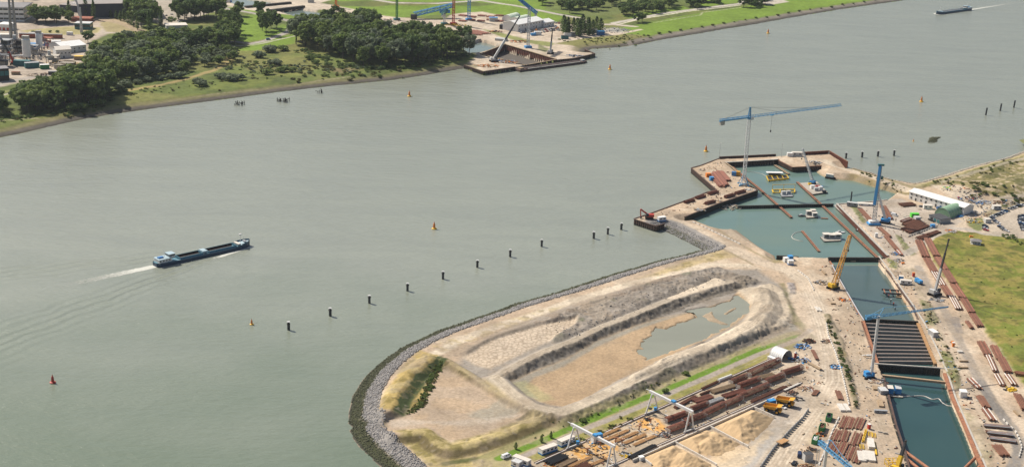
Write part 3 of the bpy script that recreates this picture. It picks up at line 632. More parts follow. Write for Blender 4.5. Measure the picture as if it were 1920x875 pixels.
ruts([(1300,705),(1360,680),(1420,652),(1460,632)],(-3,-5,-7),.5,(0.38,0.31,0.23),.4,6)
wet = sstep(fbm(X,Y,26,71),.55,.66) * (1 - fm) * (1 - dm) * (1 - pac) * (1 - pb_); paint(C,wet * .45,(0.29,0.235,0.175)); paint(C,sstep(fbm(X,Y,9,77),.58,.68) * (1 - fm) * (1 - dm) * (1 - pac) * (1 - pb_) * .3,(0.33,0.255,0.18))
lump = sstep(n4,.72,.82) * (1 - fm) * (1 - pac) * (1 - pb_); paint(C,lump * .5,(0.30,0.25,0.19)); Zadd += lump * .25
# revetment bands by distance from the water line
Rz = (coast < 20) & in_land
w_al = (1 - sstep(coast + nd * 3,5.8,7.6)); w_ro = sstep(coast + nd * 3,5.8,7.6) * (1 - sstep(coast + nd * 3,13.5,16))
slim = sstep(X,-200,-199)
paint(C,w_ro * in_land,(0.27,0.25,0.23)); paint(C,w_al * in_land,(0.06,0.065,0.03)); paint(C,(1 - sstep(coast,.6,2.0)) * in_land,(0.05,0.05,0.04))
dE = dist(X,Y,xy([(a[0],a[1]) for a in LAND[42:54]],0),far=20)
paint(C,(1 - sstep(dE + nd * 3,3.5,6.5)) * in_land,(0.16,0.145,0.105)); paint(C,(1 - sstep(dE + nd,.8,2.2)) * in_land,(0.05,0.048,0.04))
paint(C,(1 - sstep(dB + nd,0.6,2.5)) * in_land * .8,(0.27,0.22,0.13))
Z = np.where(land,Z + Zadd * sstep(np.minimum(dS,dB),6,16) + (n4 - .5) * .18 + (n1 - .5) * .35,Z)
Z = np.where((in_bas & (dB > 9)) | in_dock,-6.0,np.where(in_bas,np.minimum(-0.05 - dB * .5,Z),Z))
Z = Z - mkp * 1.3 * (Zadd < 3)
keep = (Z > -2.2)
NEAR_Z = Z; NEAR_G = (gx[0],gy[0],DX,DY)
def gz(p):
    """terrain height under a world point of the near site"""
    i = int(round((p[0] - gx[0]) / DX)); j = int(round((p[1] - gy[0]) / DY))
    if 0 <= j < Z_near.shape[0] and 0 <= i < Z_near.shape[1]: return float(Z_near[j,i])
    return GZ
Z_near = Z.copy()
GM = ground_material('site_ground',0.55,0.05,0.35)
struct(grid_mesh('ground',X,Y,Z,C,keep,GM))
DSH = dict(coast=coast,in_land=in_land,X=X,Y=Y,Z=Z_near)

# still waters
noise_mat_water('basin_water',(0.125,0.195,0.172),0.12,0.6,0.12,murk_or_sheen=(0.145,0.205,0.165)); noise_mat_water('upper_dock_water',(0.075,0.115,0.112),0.1,0.6,0.1,murk_or_sheen=(0.085,0.122,0.112))
noise_mat_water('dock_water',(0.030,0.072,0.074),0.09,0.6,0.07,murk_or_sheen=(0.036,0.078,0.076))
noise_mat_water('pool_water',(0.25,0.255,0.20),0.12,0.6,0.06)
def sheet(name,poly,z,mname,grow=3.0):
    w = [P(a[0],a[1],4 if len(a) < 3 else a[2]) for a in poly]; mb = MB()
    mb.add([(p.x,p.y,z) for p in w],[tuple(range(len(w)))])
    o = mb.build(name,[mname]); return struct(o)
sheet('basin_water',[(1350,300)] + [(1465,292),(1500,302),(1560,305),(1620,330),(1700,360),(1690,375),(1640,384),(1590,384),(1680,484),(1660,486),(1500,486),(1440,486),(1405,455),(1380,438),(1340,436),(1276,408),(1345,378),(1410,352),(1365,318)],0.06,'basin_water')
sheet('dock_water',[(1546,487.5)] + DOCK[1:10] + [(1714,910),(1862,910)] + DOCK[12:21] + [(1652,487.5)],0.10,'dock_water')
sheet('dock_water',[(1546,487.5),(1571,519),(1588,548.6),(1607,583),(1619,600),(1722,603),(1711,576),(1687,542),(1668,514),(1652,487.5)],0.14,'upper_dock_water')
mb = MB(); w = [P(a,b,GZ - .45) for a,b in POOL]; cx_ = sum((p for p in w),Vector()) / len(w)
mb.add([tuple(cx_ + (p - cx_) * 1.12 + Vector((0,0,0))) for p in w],[tuple(range(len(w)))]); struct(mb.build('pool_water',['pool_water']))
# ------------------------------------------------------------------ far bank
FLAND = [(-250,312,0,'S'),(0,258,0,'S'),(60,246,0,'S'),(130,229,0,'S'),(200,216,0,'S'),(270,206,0,'S'),(370,193,0,'S'),(440,184,0,'S'),(520,173,0,'S'),
 (600,164,0,'S'),(660,158,0,'S'),(730,151,0,'S'),(800,141,0,'S'),(868,129,0,'Q'),(870,123,FZ,'Q'),(906,135.5,FZ,'Q'),(966,126.5,FZ,'Q'),
 (1040,114,FZ,'Q'),(1077,110.4,FZ,'Q'),(1116,101.6,FZ,'Q'),(1097,93,FZ,'S'),(1110,92,0,'S'),(1160,89,0,'S'),(1196,84,0,'S'),(1230,77,0,'S'),(1269,70,0,'S'),(1316,62.5,0,'S'),
 (1363,54,0,'S'),(1410,47,0,'S'),(1469,36,0,'S'),(1582,17,0,'S'),(1703,0,0,'S'),(1900,-32,0,'S'),(2100,-62,0,'Q')]
fl_xy,fl_S = split_edges(FLAND)
fl_xy = np.concatenate([fl_xy,np.array([(1500,6000),(-3000,6000),(-3000,1100)])])
fx = np.arange(-860,900,2.2); fy = np.arange(1085,2560,3.6)
X,Y = np.meshgrid(fx,fy); X = X.astype(np.float64); Y = Y.astype(np.float64)
n1 = fbm(X,Y,34,101); n2 = fbm(X,Y,11,111); n3 = fbm(X,Y,90,121); n4 = fbm(X,Y,6,131,2); nd = n2 - .5
inl = inside(X,Y,fl_xy)
PIT = [(900,101.5),(946.5,83.5),(1044,112),(985,123)]     # sheet piled pit, seen from above
PIT_xy = xy(PIT,FZ); CHAN = [(888,78),(900,73.5),(943,86),(902,97.5),(880,99),(860,85)]
in_pit = inside(X,Y,PIT_xy); in_ch = inside(X,Y,xy(CHAN,FZ))
dS = np.full(X.shape,60,np.float32)
for a,b in fl_S: dS = np.minimum(dS,dist(X,Y,np.array([(a.x,a.y),(b.x,b.y)]),far=60))
dw = dS + nd * 5
Z = np.where(inl,np.minimum(FZ,dw * 0.17),np.where(dS < 30,-dS * .2,-6.0)).astype(np.float32)
GRASS = (0.150,0.228,0.028); ROUGHG = (0.112,0.142,0.034); DIRT = (0.45,0.37,0.28); ROAD = (0.36,0.325,0.285)
C = np.empty(X.shape + (3,),np.float32); C[:] = ROUGHG; Zadd = np.zeros(X.shape,np.float32)
paint(C,sstep(n1,.45,.62) * .7,(0.160,0.182,0.040)); paint(C,sstep(n2,.52,.68) * .75,(0.07,0.09,0.026)); paint(C,sstep(n3,.55,.66) * .4,(0.24,0.205,0.075))
def pm(p,edge=2.5,amp=5): return soft(X,Y,xy(p,FZ),edge,nd * amp)
def lm(p,half,edge=1.2,amp=2): return 1 - sstep(dist(X,Y,xy(p,FZ),far=half + edge + 6) + nd * amp,half - edge,half + edge)
TOP = -45
# lawns
for p in ([(430,100),(440,70),(455,30),(485,26),(500,45),(503,72),(470,78),(440,80)],[(480,78),(560,62),(552,82),(480,95),(440,96)],[(500,60),(530,45),(545,52),(530,68),(505,75)],
          [(410,8),(500,18),(560,32),(545,36),(480,24),(415,14)],
          [(1090,88),(1165,52),(1195,47),(1280,30),(1420,8),(1480,TOP),(1800,TOP),(1690,4),(1450,32),(1300,58),(1215,68),(1180,64)],
          [(1165,30),(1280,12),(1300,20),(1190,38)],[(1330,12),(1400,3),(1420,TOP),(1300,TOP),(1290,8)],
          [(580,0),(600,TOP),(1060,TOP),(1090,10),(1092,32),(1040,28),(960,14),(850,4),(720,6)],[(640,12),(780,14),(940,12),(1060,36),(1040,42),(960,30),(880,24),(800,30),(720,36),(690,24),(640,16)]):
    paint(C,pm(p,2.5,3),GRASS)
paint(C,pm([(20,56),(120,50),(190,46),(260,42),(255,62),(160,60),(30,64)],3) * .9,(0.30,0.275,0.10))
# tan rough paths through the wood's edge
paint(C,lm([(440,95),(425,118),(400,132),(350,148),(290,162),(220,172)],4,2,6) * .8,(0.36,0.27,0.12))
paint(C,lm([(0,226),(60,222),(110,222),(200,205),(300,190),(400,175),(520,162),(600,150),(660,143)],1.1,.6,1.5) * .8,(0.34,0.29,0.19))
paint(C,pm([(600,130),(660,126),(680,132),(640,138)],4,12) * .6,(0.22,0.15,0.09))
# industrial ground
ind = [(-60,TOP),(130,TOP),(135,20),(200,30),(265,38),(262,58),(200,64),(170,78),(165,105),(155,122),(110,135),(60,150),(0,162),(-60,170)]
paint(C,pm(ind,4),(0.42,0.35,0.275)); im = pm(ind,4); paint(C,im * sstep(n2,.48,.66) * .55,(0.30,0.25,0.20)); paint(C,im * sstep(n1,.52,.66) * .5,(0.50,0.43,0.35))
paint(C,pm([(38,58),(75,54),(130,50),(190,52),(185,62),(120,66),(60,64)],2,3) * .85,(0.33,0.29,0.115))
paint(C,pm([(180,36),(225,34),(262,52),(255,62),(200,60)],2,4) * .85,(0.30,0.25,0.11)); paint(C,lm([(180,36),(210,38),(240,48),(262,58)],7,2,4) * .7,(0.36,0.27,0.19))
paint(C,lm([(-20,163),(20,152),(60,145),(100,140)],5,1.5) * .8,ROAD); paint(C,lm([(-20,178),(30,168),(70,158)],5,2) * .6,(0.26,0.27,0.09)); paint(C,lm([(-20,185),(35,171)],2,.8) * .8,(0.5,0.44,0.36))
paint(C,pm([(265,5),(330,TOP),(420,TOP),(430,14),(330,44),(300,48),(270,30)],2) * .9,(0.40,0.345,0.285))
paint(C,pm([(150,40),(200,36),(208,40),(150,46)],2) * .8,(0.36,0.27,0.2))
# top construction sites
con = [(700,28),(760,34),(830,38),(850,26),(905,22),(960,34),(1010,44),(1060,44),(1150,58),(1175,60),(1168,66),(1095,72),(1048,78),(1085,88),(1112,101),(1077,110),(1040,113),(966,126),(906,134),(872,122),(895,104),(880,90),(860,60),(800,60),(720,50)]
paint(C,pm(con,2.5,3),(0.49,0.405,0.31)); cm = pm(con,2.5,3); paint(C,cm * sstep(n2,.5,.66) * .5,(0.36,0.29,0.22)); paint(C,cm * sstep(n4,.62,.75) * .5,(0.60,0.53,0.44))
paint(C,pm([(905,55),(935,60),(985,74),(1040,80),(1032,88),(985,80),(940,70)],1.5,3) * .9,(0.19,0.21,0.055))
paint(C,pm([(1010,84),(1030,92),(1022,99),(1008,92)],1.5,4) * .8,(0.14,0.16,0.05))
paint(C,pm([(1040,82),(1080,74),(1170,64),(1200,66),(1215,72),(1195,82),(1150,86),(1095,88)],3,5) * .92,(0.20,0.19,0.065))
paint(C,pm([(1118,58),(1150,52),(1180,56),(1165,62)],2,4) * .8,(0.36,0.34,0.31))
con2 = [(420,6),(480,TOP),(600,TOP),(640,-5),(600,6),(700,24),(700,32),(600,18),(560,30),(440,16)]
paint(C,pm(con2,2.5,3) * .95,(0.52,0.44,0.35))
paint(C,lm([(560,8),(640,22),(720,34)],5,1.5) * .9,(0.50,0.42,0.32))
# roads and paths
rd = [(640,-12),(680,0),(740,10),(820,11),(900,5),(960,14),(1040,30),(1080,37)]
paint(C,lm(rd,4.5,1.0,.5),(0.44,0.40,0.35)); db = dist(X,Y,xy(rd,FZ),far=40); Zadd += 3.0 * (1 - sstep(db,8,34))
paint(C,lm([(400,82),(440,78),(470,82),(500,76),(540,60),(552,42),(520,34),(470,24),(420,16)],4.2,1.0,.5),ROAD); paint(C,lm([(330,92),(400,90),(430,86)],3,1,.5),ROAD)
paint(C,lm([(420,88),(480,84),(560,66)],1.5,.7,.5) * .8,(0.5,0.45,0.38))
paint(C,lm([(1150,44),(1180,38),(1240,26),(1340,13),(1390,7),(1430,TOP)],4.5,1.2,.5),(0.44,0.40,0.345)); paint(C,lm([(1160,46),(1200,36),(1280,23),(1388,10)],1.6,.7,.3),(0.62,0.56,0.46))
paint(C,lm([(1225,43),(1280,34),(1313,29),(1317,24),(1390,14)],.9,.6,.3) * .7,(0.45,0.42,0.30)); paint(C,lm([(1080,37),(1110,46),(1150,46),(1190,50)],5,1.5),(0.46,0.40,0.33))
paint(C,pm([(1420,2),(1450,-6),(1480,4),(1440,10)],2) * .9,(0.48,0.42,0.36))
paint(C,lm([(1040,80),(1090,72),(1170,62),(1200,56)],3.5,1.2),(0.52,0.44,0.34))
paint(C,pm([(1020,20),(1040,TOP),(1300,TOP),(1230,12),(1160,28),(1100,30)],3) * .8,(0.13,0.155,0.05))
# foreshore: mud, stones and weed
paint(C,(1 - sstep(dS + nd * 8,13,20)) * inl * .75,(0.19,0.165,0.085)); paint(C,(1 - sstep(dS + nd * 6,7,12)) * inl,(0.105,0.092,0.075)); paint(C,(1 - sstep(dS + nd * 2,2,5)) * inl * .85,(0.055,0.05,0.042))
rs = dist(X,Y,xy([(1196,84),(1269,70),(1363,54),(1469,36),(1582,17),(1703,0),(1900,-32)],0),far=40)
paint(C,(1 - sstep(rs + nd * 6,13,18)) * sstep(rs + nd * 4,5,9) * inl * .8,(0.22,0.19,0.165))
Z = np.where(inl,Z + Zadd * sstep(dS,20,40) + (n1 - .5) * .8 * sstep(dS,8,20) + (n4 - .5) * .3,Z)
Z = np.where(in_pit | in_ch,-7.0,Z)
for q in ([(520,20),(560,15),(620,24),(600,34),(560,32)],[(420,0),(450,-6),(520,4),(500,10),(460,14)]):
    Z = np.where(inside(X,Y,xy(q,FZ)),0.2,Z)
FZG = Z.copy()
def fgz(p):
    i = int(round((p[0] - fx[0]) / 2.2)); j = int(round((p[1] - fy[0]) / 3.6))
    if 0 <= j < FZG.shape[0] and 0 <= i < FZG.shape[1]: return max(0.0,float(FZG[j,i]))
    return FZ
FM = ground_material('bank_ground',0.2,0.025,0.4)
struct(grid_mesh('far_bank_ground',X,Y,Z,C,Z > -2.2,FM))
mb = MB(); mb.add([(-S_,2540,FZ - .6),(250,2540,FZ - .6),(3500,S_,FZ - .6),(-S_,S_,FZ - .6)],[(0,1,2,3)]); mb.add([(-S_,900,FZ - .6),(-850,1350,FZ - .6),(-850,2540,FZ - .6),(-S_,2540,FZ - .6)],[(0,1,2,3)])
mat('plain',(0.17,0.18,0.06),0.95,0,.3,0.004)
struct(mb.build('plain',['plain']))
mb = MB(); q = [P(1960,268,1),P(2300,203,1)]; z = GZ - .2
mb.add([(461.5,-900,z),(6000,-900,z),(6000,4200,z),(q[1].x,q[1].y,z),(461.5,q[0].y - 4,z)],[(0,1,2,3,4)]); mb.add([(-70,536,z),(-140,-900,z),(461.5,-900,z),(461.5,536,z)],[(0,1,2,3)])
struct(mb.build('hinterland',['plain']))
sheet2 = MB(); w = [P(a,b,0.2) for a,b in CHAN]; sheet2.add([(p.x,p.y,0.1) for p in w],[tuple(range(len(w)))])
noise_mat_water('channel_water',(0.15,0.19,0.17),0.12,0.6,0.1)
struct(sheet2.build('channel_water',['channel_water']))
for q in ([(520,20),(560,15),(620,24),(600,34),(560,32)],[(420,0),(450,-6),(520,4),(500,10),(460,14)]):
    mb = MB(); w = [P(a,b,FZ) for a,b in q]; mb.add([(p.x,p.y,1.4) for p in w],[tuple(range(len(w)))]); struct(mb.build('settling_water',['channel_water']))
# ------------------------------------------------------------------ harbour walls and quays
def ON(px,py):
    p = P(px,py,GZ); z = gz(p)
    for _ in range(3): p = P(px,py,z); z = gz(p)
    p.z = z; return p
def pile_wall(name,label,line,ztop=GZ + .25,zbot=-4.0,out=1,mname='sheetpile',pitch=1.7,depth=.45,off=.7,cap=('concrete',1.0,.35),zpix=GZ,wet=1.1,cat='quay wall',group=None,nofootwet=False):
    w = [P(a,b,zpix) for a,b in line]
    root = thing(name,label,cat,w[0] * 1.0,0,group); o0 = w[0]
    mb = MB(); capm = MB()
    for a,b in zip(w[:-1],w[1:]):
        d = Vector((b.x - a.x,b.y - a.y,0)); L = d.length; d.normalize(); nrm = Vector((-d.y,d.x,0)) * out
        n = max(1,int(round(L / pitch))); prof = []
        for i in range(n):
            for t,k in ((0,0),(.3,0),(.42,1),(.88,1),(1.0,0)):
                q = a + d * (L * (i + t) / n) + nrm * (off - depth * (1 - k)); prof.append(q - o0)
        zs = [zbot,wet,ztop] if not nofootwet else [zbot,ztop]
        vs = [];
        for z in zs: vs += [(q.x,q.y,z - o0.z) for q in prof]
        m_ = len(prof)
        for k in range(len(zs) - 1):
            mb.add(vs,[(k * m_ + i,k * m_ + i + 1,(k + 1) * m_ + i + 1,(k + 1) * m_ + i) for i in range(m_ - 1)],(1 if k == 0 and len(zs) == 3 else 0))
        if cap:
            pa = a - o0 + nrm * (off - .3); pb = b - o0 + nrm * (off - .3)
            capm.beam((pa.x,pa.y,ztop - o0.z + .1),(pb.x,pb.y,ztop - o0.z + .1),cap[1],cap[2])
    mb.build('pile_row',[mname,'sheetpile_wet'],root,stuff=True)
    if cap: capm.build('capping_beam',cap[0],root)
    return root
pile_wall('quay_wall','dark sheet pile wall of the river quay head under the red excavator',[(1246,419),(1229,424),(1189.4,411),(1207,405),(1228,398),(1280,379)],depth=.7,pitch=2.0,cap=('sheetpile',.9,.3))
pile_wall('quay_wall','rusty sheet pile wall on the river side of the tower crane quay',[(1280,379),(1297,373),(1326,361),(1345,357),(1297,315.4),(1314,311),(1348,298)],pitch=2.0,depth=.6,cap=('sheetpile',.9,.3))
pile_wall('breakwater_wall','long dark outer breakwater wall closing the far side of the basin',[(1348,298),(1455,293)],ztop=GZ + 1.6,cap=('sheetpile',.8,.4))
pile_wall('breakwater_wall','dark inner breakwater wall facing the basin behind the tower crane',[(1359,305),(1460,299)],out=-1,depth=.7,pitch=2.6,cap=('concrete',1.6,.4))
pile_wall('quay_wall','rusty wall of the small platform with white containers beyond the basin',[(1460,299),(1462,302),(1486,314),(1506,313),(1540,311)],out=-1,cap=('steel_rust',.8,.4))
pile_wall('retaining_wall','raised red brown sheet pile wall bending round the far sandy platform',[(1506,290.8),(1554,288),(1588.5,308.6)],ztop=GZ + 2.4,mname='sheetpile_red',cap=('steel_rust',.8,.4))
pile_wall('quay_wall','dark quay wall below the rebar stacks and rubble at the basin edge',[(1283,407),(1348,381),(1352,380),(1417,358),(1420,356),(1407,350)],out=-1,mname='sheetpile_wet',cap=('sheetpile',1.0,.4))
pile_wall('quay_wall','quay edge running beneath the tall tower crane along the basin',[(1407,350),(1372.6,314.6),(1359,305)],out=-1,cap=('timber',1.2,.3))
pile_wall('pier_wall','low dark wall along the north edge of the blue rig yard',[(1664,375),(1640,378),(1572,383)],out=-1,cap=('concrete',1.0,.3))
pile_wall('retaining_wall','long reddish brown sheet pile wall along the right side of the basin',[(1572,382),(1669,480)],out=-1,mname='sheetpile_red',wet=.4,depth=.35,pitch=1.3,off=1.6,cap=('concrete',1.6,.4))
def post_dam(name,label,a,b,ztop,n,r,walk=True,mats='sheetpile_wet',cat='dam wall'):
    A = P(a[0],a[1],ztop); B = P(b[0],b[1],ztop); root = thing(name,label,cat,(A.x,A.y,0))
    for k in range(n):
        p = A.lerp(B,(k + .5) / n) - Vector((A.x,A.y,0)); m_ = MB().tube((p.x,p.y,-4),(p.x,p.y,ztop),r,n=8)
        if k == 0: me = m_.build('tube_pile',mats,root).data; p0 = p
        else:
            o = bpy.data.objects.new('tube_pile',me); COL.objects.link(o); o.parent = root; o.location = (p.x - p0.x,p.y - p0.y,0)
    d = (B - A); d.z = 0
    w = MB().beam((0,0,ztop + .2),(d.x,d.y,ztop + .2),1.1,.35); w.build('walkway','timber_dark' if walk else 'steel_rust',root)
    w = MB().beam((0,0,ztop - 1.6),(d.x,d.y,ztop - 1.6),.5,3.0); w.build('curtain','sheetpile_wet',root)
    return root
post_dam('cross_dam','dark tubular cross wall with walkway dividing the upper basin from the lower',(1383,386.5),(1563,382.5),2.0,44,.75)
post_dam('cross_dam','dark tubular wall with walkway between the lower basin and the dock',(1553,483),(1664,483.5),2.6,34,.8)
post_dam('cross_dam','short dark wall section at the lower basin corner by the blue and white tanks',(1456,479.5),(1497,481.5),2.6,10,.6)
post_dam('dock_end_wall','scalloped dark pile wall at the upper end of the strutted dock',(1620,597.5),(1725,603),3.2,26,.85)
post_dam('dock_end_wall','scalloped dark pile wall at the lower end of the strutted dock',(1643,684),(1768,692.5),3.2,26,.85)
# ------------------------------------------------------------------ dock: struts, walings, walkways
dock = thing('strut','x','strut'); remove_tree(dock)
NST = 11
for k in range(NST):
    t = (k + .35) / NST
    a = P(1622 + 24 * t,604 + 78 * t,3.0); b = P(1720 + 35 * t,609 + 73 * t,3.0)
    root = thing('dock_strut','grey horizontal dock strut, %s from the upper end wall' % ORD[k],'strut',a,0,'struts across the dock')
    d = b - a; MB().beam((0,0,-.4),(d.x,d.y,-.4),1.5,1.7).build('girder','grey_strut' if 'grey_strut' in MATS else mat('grey_strut',(0.21,0.205,0.19),.8,0,.2,.4,dirt=(0.27,.2,.15),dirt_amt=.5).name,root)
    MB().beam((0,0,.42),(d.x,d.y,.42),.35,.14).build('top_rail','steel_rust',root)
def waling(name,label,line,z,w,h,mname,posts=0,post_m='sheetpile_wet',cat='waling',post_side=0,pitch=2.6):
    q = [P(a,b,z) for a,b in line]; o = q[0]; root = thing(name,label,cat,(o.x,o.y,0)); mb = MB(); pb = MB()
    for a,b in zip(q[:-1],q[1:]):
        a = a - Vector((o.x,o.y,0)); b = b - Vector((o.x,o.y,0)); mb.beam(a,b,w,h)
        if posts:
            L = (b - a).length; d = (b - a).normalized(); nr = Vector((-d.y,d.x,0)) * post_side
            for i in range(int(L / pitch)):
                p = a + d * (pitch * (i + .5)) + nr; pb.beam((p.x,p.y,-4),(p.x,p.y,z + .4),.95,.8)
    mb.build('beam',mname,root)
    if posts: pb.build('pile_row',post_m,root,stuff=True)
    return root
waling('dock_waling','rust coloured waling beam with pile stubs along the upper dock left side',[(1556,490),(1571,519),(1588,548.6),(1607,583),(1618,599)],3.6,.9,.9,'orange_steel',1,'sheetpile_wet',post_side=-1.6)
waling('dock_walkway','grey steel walkway along the upper dock left side',[(1560,496),(1572,519),(1589,548.6),(1609,583),(1620,600)],4.3,.7,.25,'galvanised',cat='walkway')
waling('dock_waling','orange brown waling along the left of the strutted dock',[(1619,602),(1646,682)],3.9,1.3,1.0,'orange_steel',1,'steel_rust',post_side=-1.2,pitch=2.0)
waling('dock_waling','dark pile row with waling along the upper dock right side',[(1648,488),(1669,515),(1688,543),(1712,577),(1722,600)],3.6,.9,.9,'sheetpile',1,'sheetpile_wet',post_side=1.3)
waling('dock_walkway','pale grey walkway running down the whole right edge of the dock',[(1648,480),(1672,512),(1692,543),(1716,577),(1735,608),(1758,655),(1776,696),(1792,745),(1818,805),(1842,858),(1862,905)],4.4,.9,.25,'concrete',cat='walkway')
waling('dock_waling','tan stepped waling with brackets along the right of the strutted dock',[(1721,606),(1754,682)],3.8,1.6,.9,'timber_orange',1,'timber',post_side=.9,pitch=3.0)
waling('dock_waling','dark timber waling along the lower dock left side',[(1657,708),(1668,750),(1680,796),(1696,844),(1712,905)],3.8,1.0,1.0,'sheetpile',1,'sheetpile_wet',post_side=-1.0,pitch=1.5)
waling('dock_waling','orange brown waling along the lower dock right side',[(1771,700),(1786,746),(1810,800),(1830,850),(1856,905)],3.9,1.7,1.0,'orange_steel',1,'steel_rust',post_side=1.1,pitch=1.5)
waling('dock_crossbeam','tan cross beam just below the strutted dock',[(1654,703.5),(1773,716.5)],3.2,1.5,1.2,'timber',cat='beam')
waling('dock_crossbeam','light rail beam along the lower end wall of the strutted dock',[(1640,681),(1755,688.5),(1800,693)],4.2,.9,.5,'concrete',cat='beam')
for nm,a,b in (('upper rust coloured pipe strut at the lower left dock corner',(1695,844),(1745,880)),('lower rust coloured pipe strut at the lower left dock corner',(1701,860),(1728,882)),
                 ('rust coloured pipe strut at the lower right dock corner',(1831,855),(1806,880)),('short rust pipe strut at the very bottom right of the dock',(1838,872),(1828,884))):
    A = P(*a,3.2); B = P(*b,3.2); tag(MB().tube((0,0,0),B - A,.75,n=12).build('pipe_strut','orange_steel',loc=A,smooth=False),nm,'strut')
# floating frame with struts in the upper dock
root = thing('steel_frame','dark ladder shaped steel frame standing over the upper dock water','frame',P(1655,543,0))
o = P(1655,543,0)
for a,b in (((1653,542),(1690,545)),((1656,549),(1700,551.5))): MB().beam(P(*a,2.2) - o,P(*b,2.2) - o,.8,.9).build('girder','dark_metal',root)
for x in (1657,1668,1680,1688): MB().beam(P(x,542.4,2.3) - o,P(x + 3,549.8,2.3) - o,.5,.6).build('cross_beam','orange_steel',root)
for x in (1661,1682): MB().tube(P(x,551,-3) - o,P(x,551,2) - o,.4).build('leg','dark_metal',root)
for k,(x,y) in enumerate(((1666,558),(1670,566),(1675,573),(1678,581))):
    p = P(x,y,0); r_ = thing('marker_pile','small dark pile standing in the upper dock, %s in the curved row' % ORD[k],'pile',p,0,'marker piles in the dock')
    MB().tube((0,0,-3),(0,0,1.6),.35).build('shaft','dark_metal',r_); MB().tube((0,0,1.6),(0,0,2.1),.38).build('cap','red_paint' if k % 2 == 0 else 'crane_white',r_)
for nm,pl in (('tan timber raft under the ladder frame in the upper dock',[(1681,552),(1697,554),(1696,558),(1680,556)]),('pale plywood raft floating by the wall at the dock head',[(1590,484.5),(1606,486),(1604,489),(1592,488)]),('tan work raft at the right wall of the upper dock',[(1692,558),(1706,566),(1702,570),(1695,566)]),
               ('orange timber raft beside the crawler crane at the dock head',[(1552,491),(1562,494),(1564,498),(1554,497)])):
    w = [P(a,b,.9) for a,b in pl]; r_ = thing('work_raft',nm,'raft',w[0]); MB().prism([(p.x - w[0].x,p.y - w[0].y) for p in w],-1.0,0,0).build('deck','timber',r_)
    c_ = sum((p - w[0] for p in w),Vector()) / 4
    MB().box((c_.x,c_.y,.25),(1.2,.8,.5)).build('tool_box','orange_paint',r_)

# ------------------------------------------------------------------ floating girders in the basin
def girder(label,line,z=1.1,w=1.9,h=1.2,top='orange_steel'):
    q = [P(a,b,z) for a,b in line]; o = Vector((q[0].x,q[0].y,0)); root = thing('floating_girder',label,'girder',o)
    mb = MB(); t = MB()
    for a,b in zip(q[:-1],q[1:]):
        a = a - o; b = b - o; mb.beam(a - Vector((0,0,h / 2 + .1)),b - Vector((0,0,h / 2 + .1)),w,h); d = (b - a).normalized(); nr = Vector((-d.y,d.x,0)) * (w * .32)
        for s_ in (-1,1): t.beam(a + nr * s_ + Vector((0,0,.12)),b + nr * s_ + Vector((0,0,.12)),w * .3,.25)
    mb.build('float','sheetpile_wet',root); t.build('top_beams',top,root)
    n = MB(); L = 0
    for a,b in zip(q[:-1],q[1:]):
        d = b - a
        for i in range(int(d.length / 4)): p = a + d * (4 * (i + .5) / d.length) - o; n.box((p.x,p.y,z + .1),(w * .7,.5,.3),math.atan2(d.y,d.x))
    n.build('cross_ties','sheetpile',root,stuff=True)
girder('long brown floating girder reaching from the tower crane quay across both basins',[(1373,313),(1422,352),(1484,407)])
girder('longest brown floating girder from the crane pontoon down to the dock wall',[(1495,341),(1527,371),(1646,483)])
girder('short loose brown girder afloat in the middle of the lower basin',[(1504,432.6),(1536,471)],.7,1.7)
girder('short brown girder at the platform edge beside the awning barge',[(1453,309.5),(1479,326)],1.0,2.2,top='timber')
waling('guide_beam','pale grey guide beam lying in the narrow side channel of the basin',[(1566,385),(1613,431)],1.5,1.4,1.2,'concrete',cat='beam')
tag(MB().box((0,0,0),(5,1.2,.8),-.1).build('timber_baulk','orange_steel',loc=P(1546,409.5,.3)),'single orange brown timber floating beside the house pontoon','timber')
# ------------------------------------------------------------------ general builders
def container(name,label,px,py,L,Wd,H,rz,body='white_paint',roof='cream_roof',stripe=None,z=None,cat='container',group=None,win=0,door=True,at=None):
    p = at if at is not None else ON(px,py)
    if z is not None: p = P(px,py,z)
    root = thing(name,label,cat,p,rz,group)
    b = MB().box((0,0,H / 2),(L,Wd,H))
    for i in range(int(L / .6)): b.box((-L / 2 + .3 + .6 * i,-Wd / 2 - .03,H / 2),(.2,.06,H * .86)); b.box((-L / 2 + .3 + .6 * i,Wd / 2 + .03,H / 2),(.2,.06,H * .86))
    b.build('body',body,root)
    MB().box((0,0,H + .05),(L + .12,Wd + .12,.1)).build('roof',roof,root)
    if stripe: MB().box((0,0,H * .13),(L + .16,Wd + .16,H * .26)).build('base_stripe',stripe,root)
    for k in range(win):
        for sy in (-1,):
            x = -L / 2 + L * (k + .5) / win; w = MB().box((x,sy * (Wd / 2 + .07),H * .62),(min(1.3,L / win * .5),.06,H * .3)).build('window','glass_dark',root)
    if door: MB().box((L / 2 + .06,0,H * .45),(.06,Wd * .4,H * .8)).build('door','grey_paint',root)
    return root
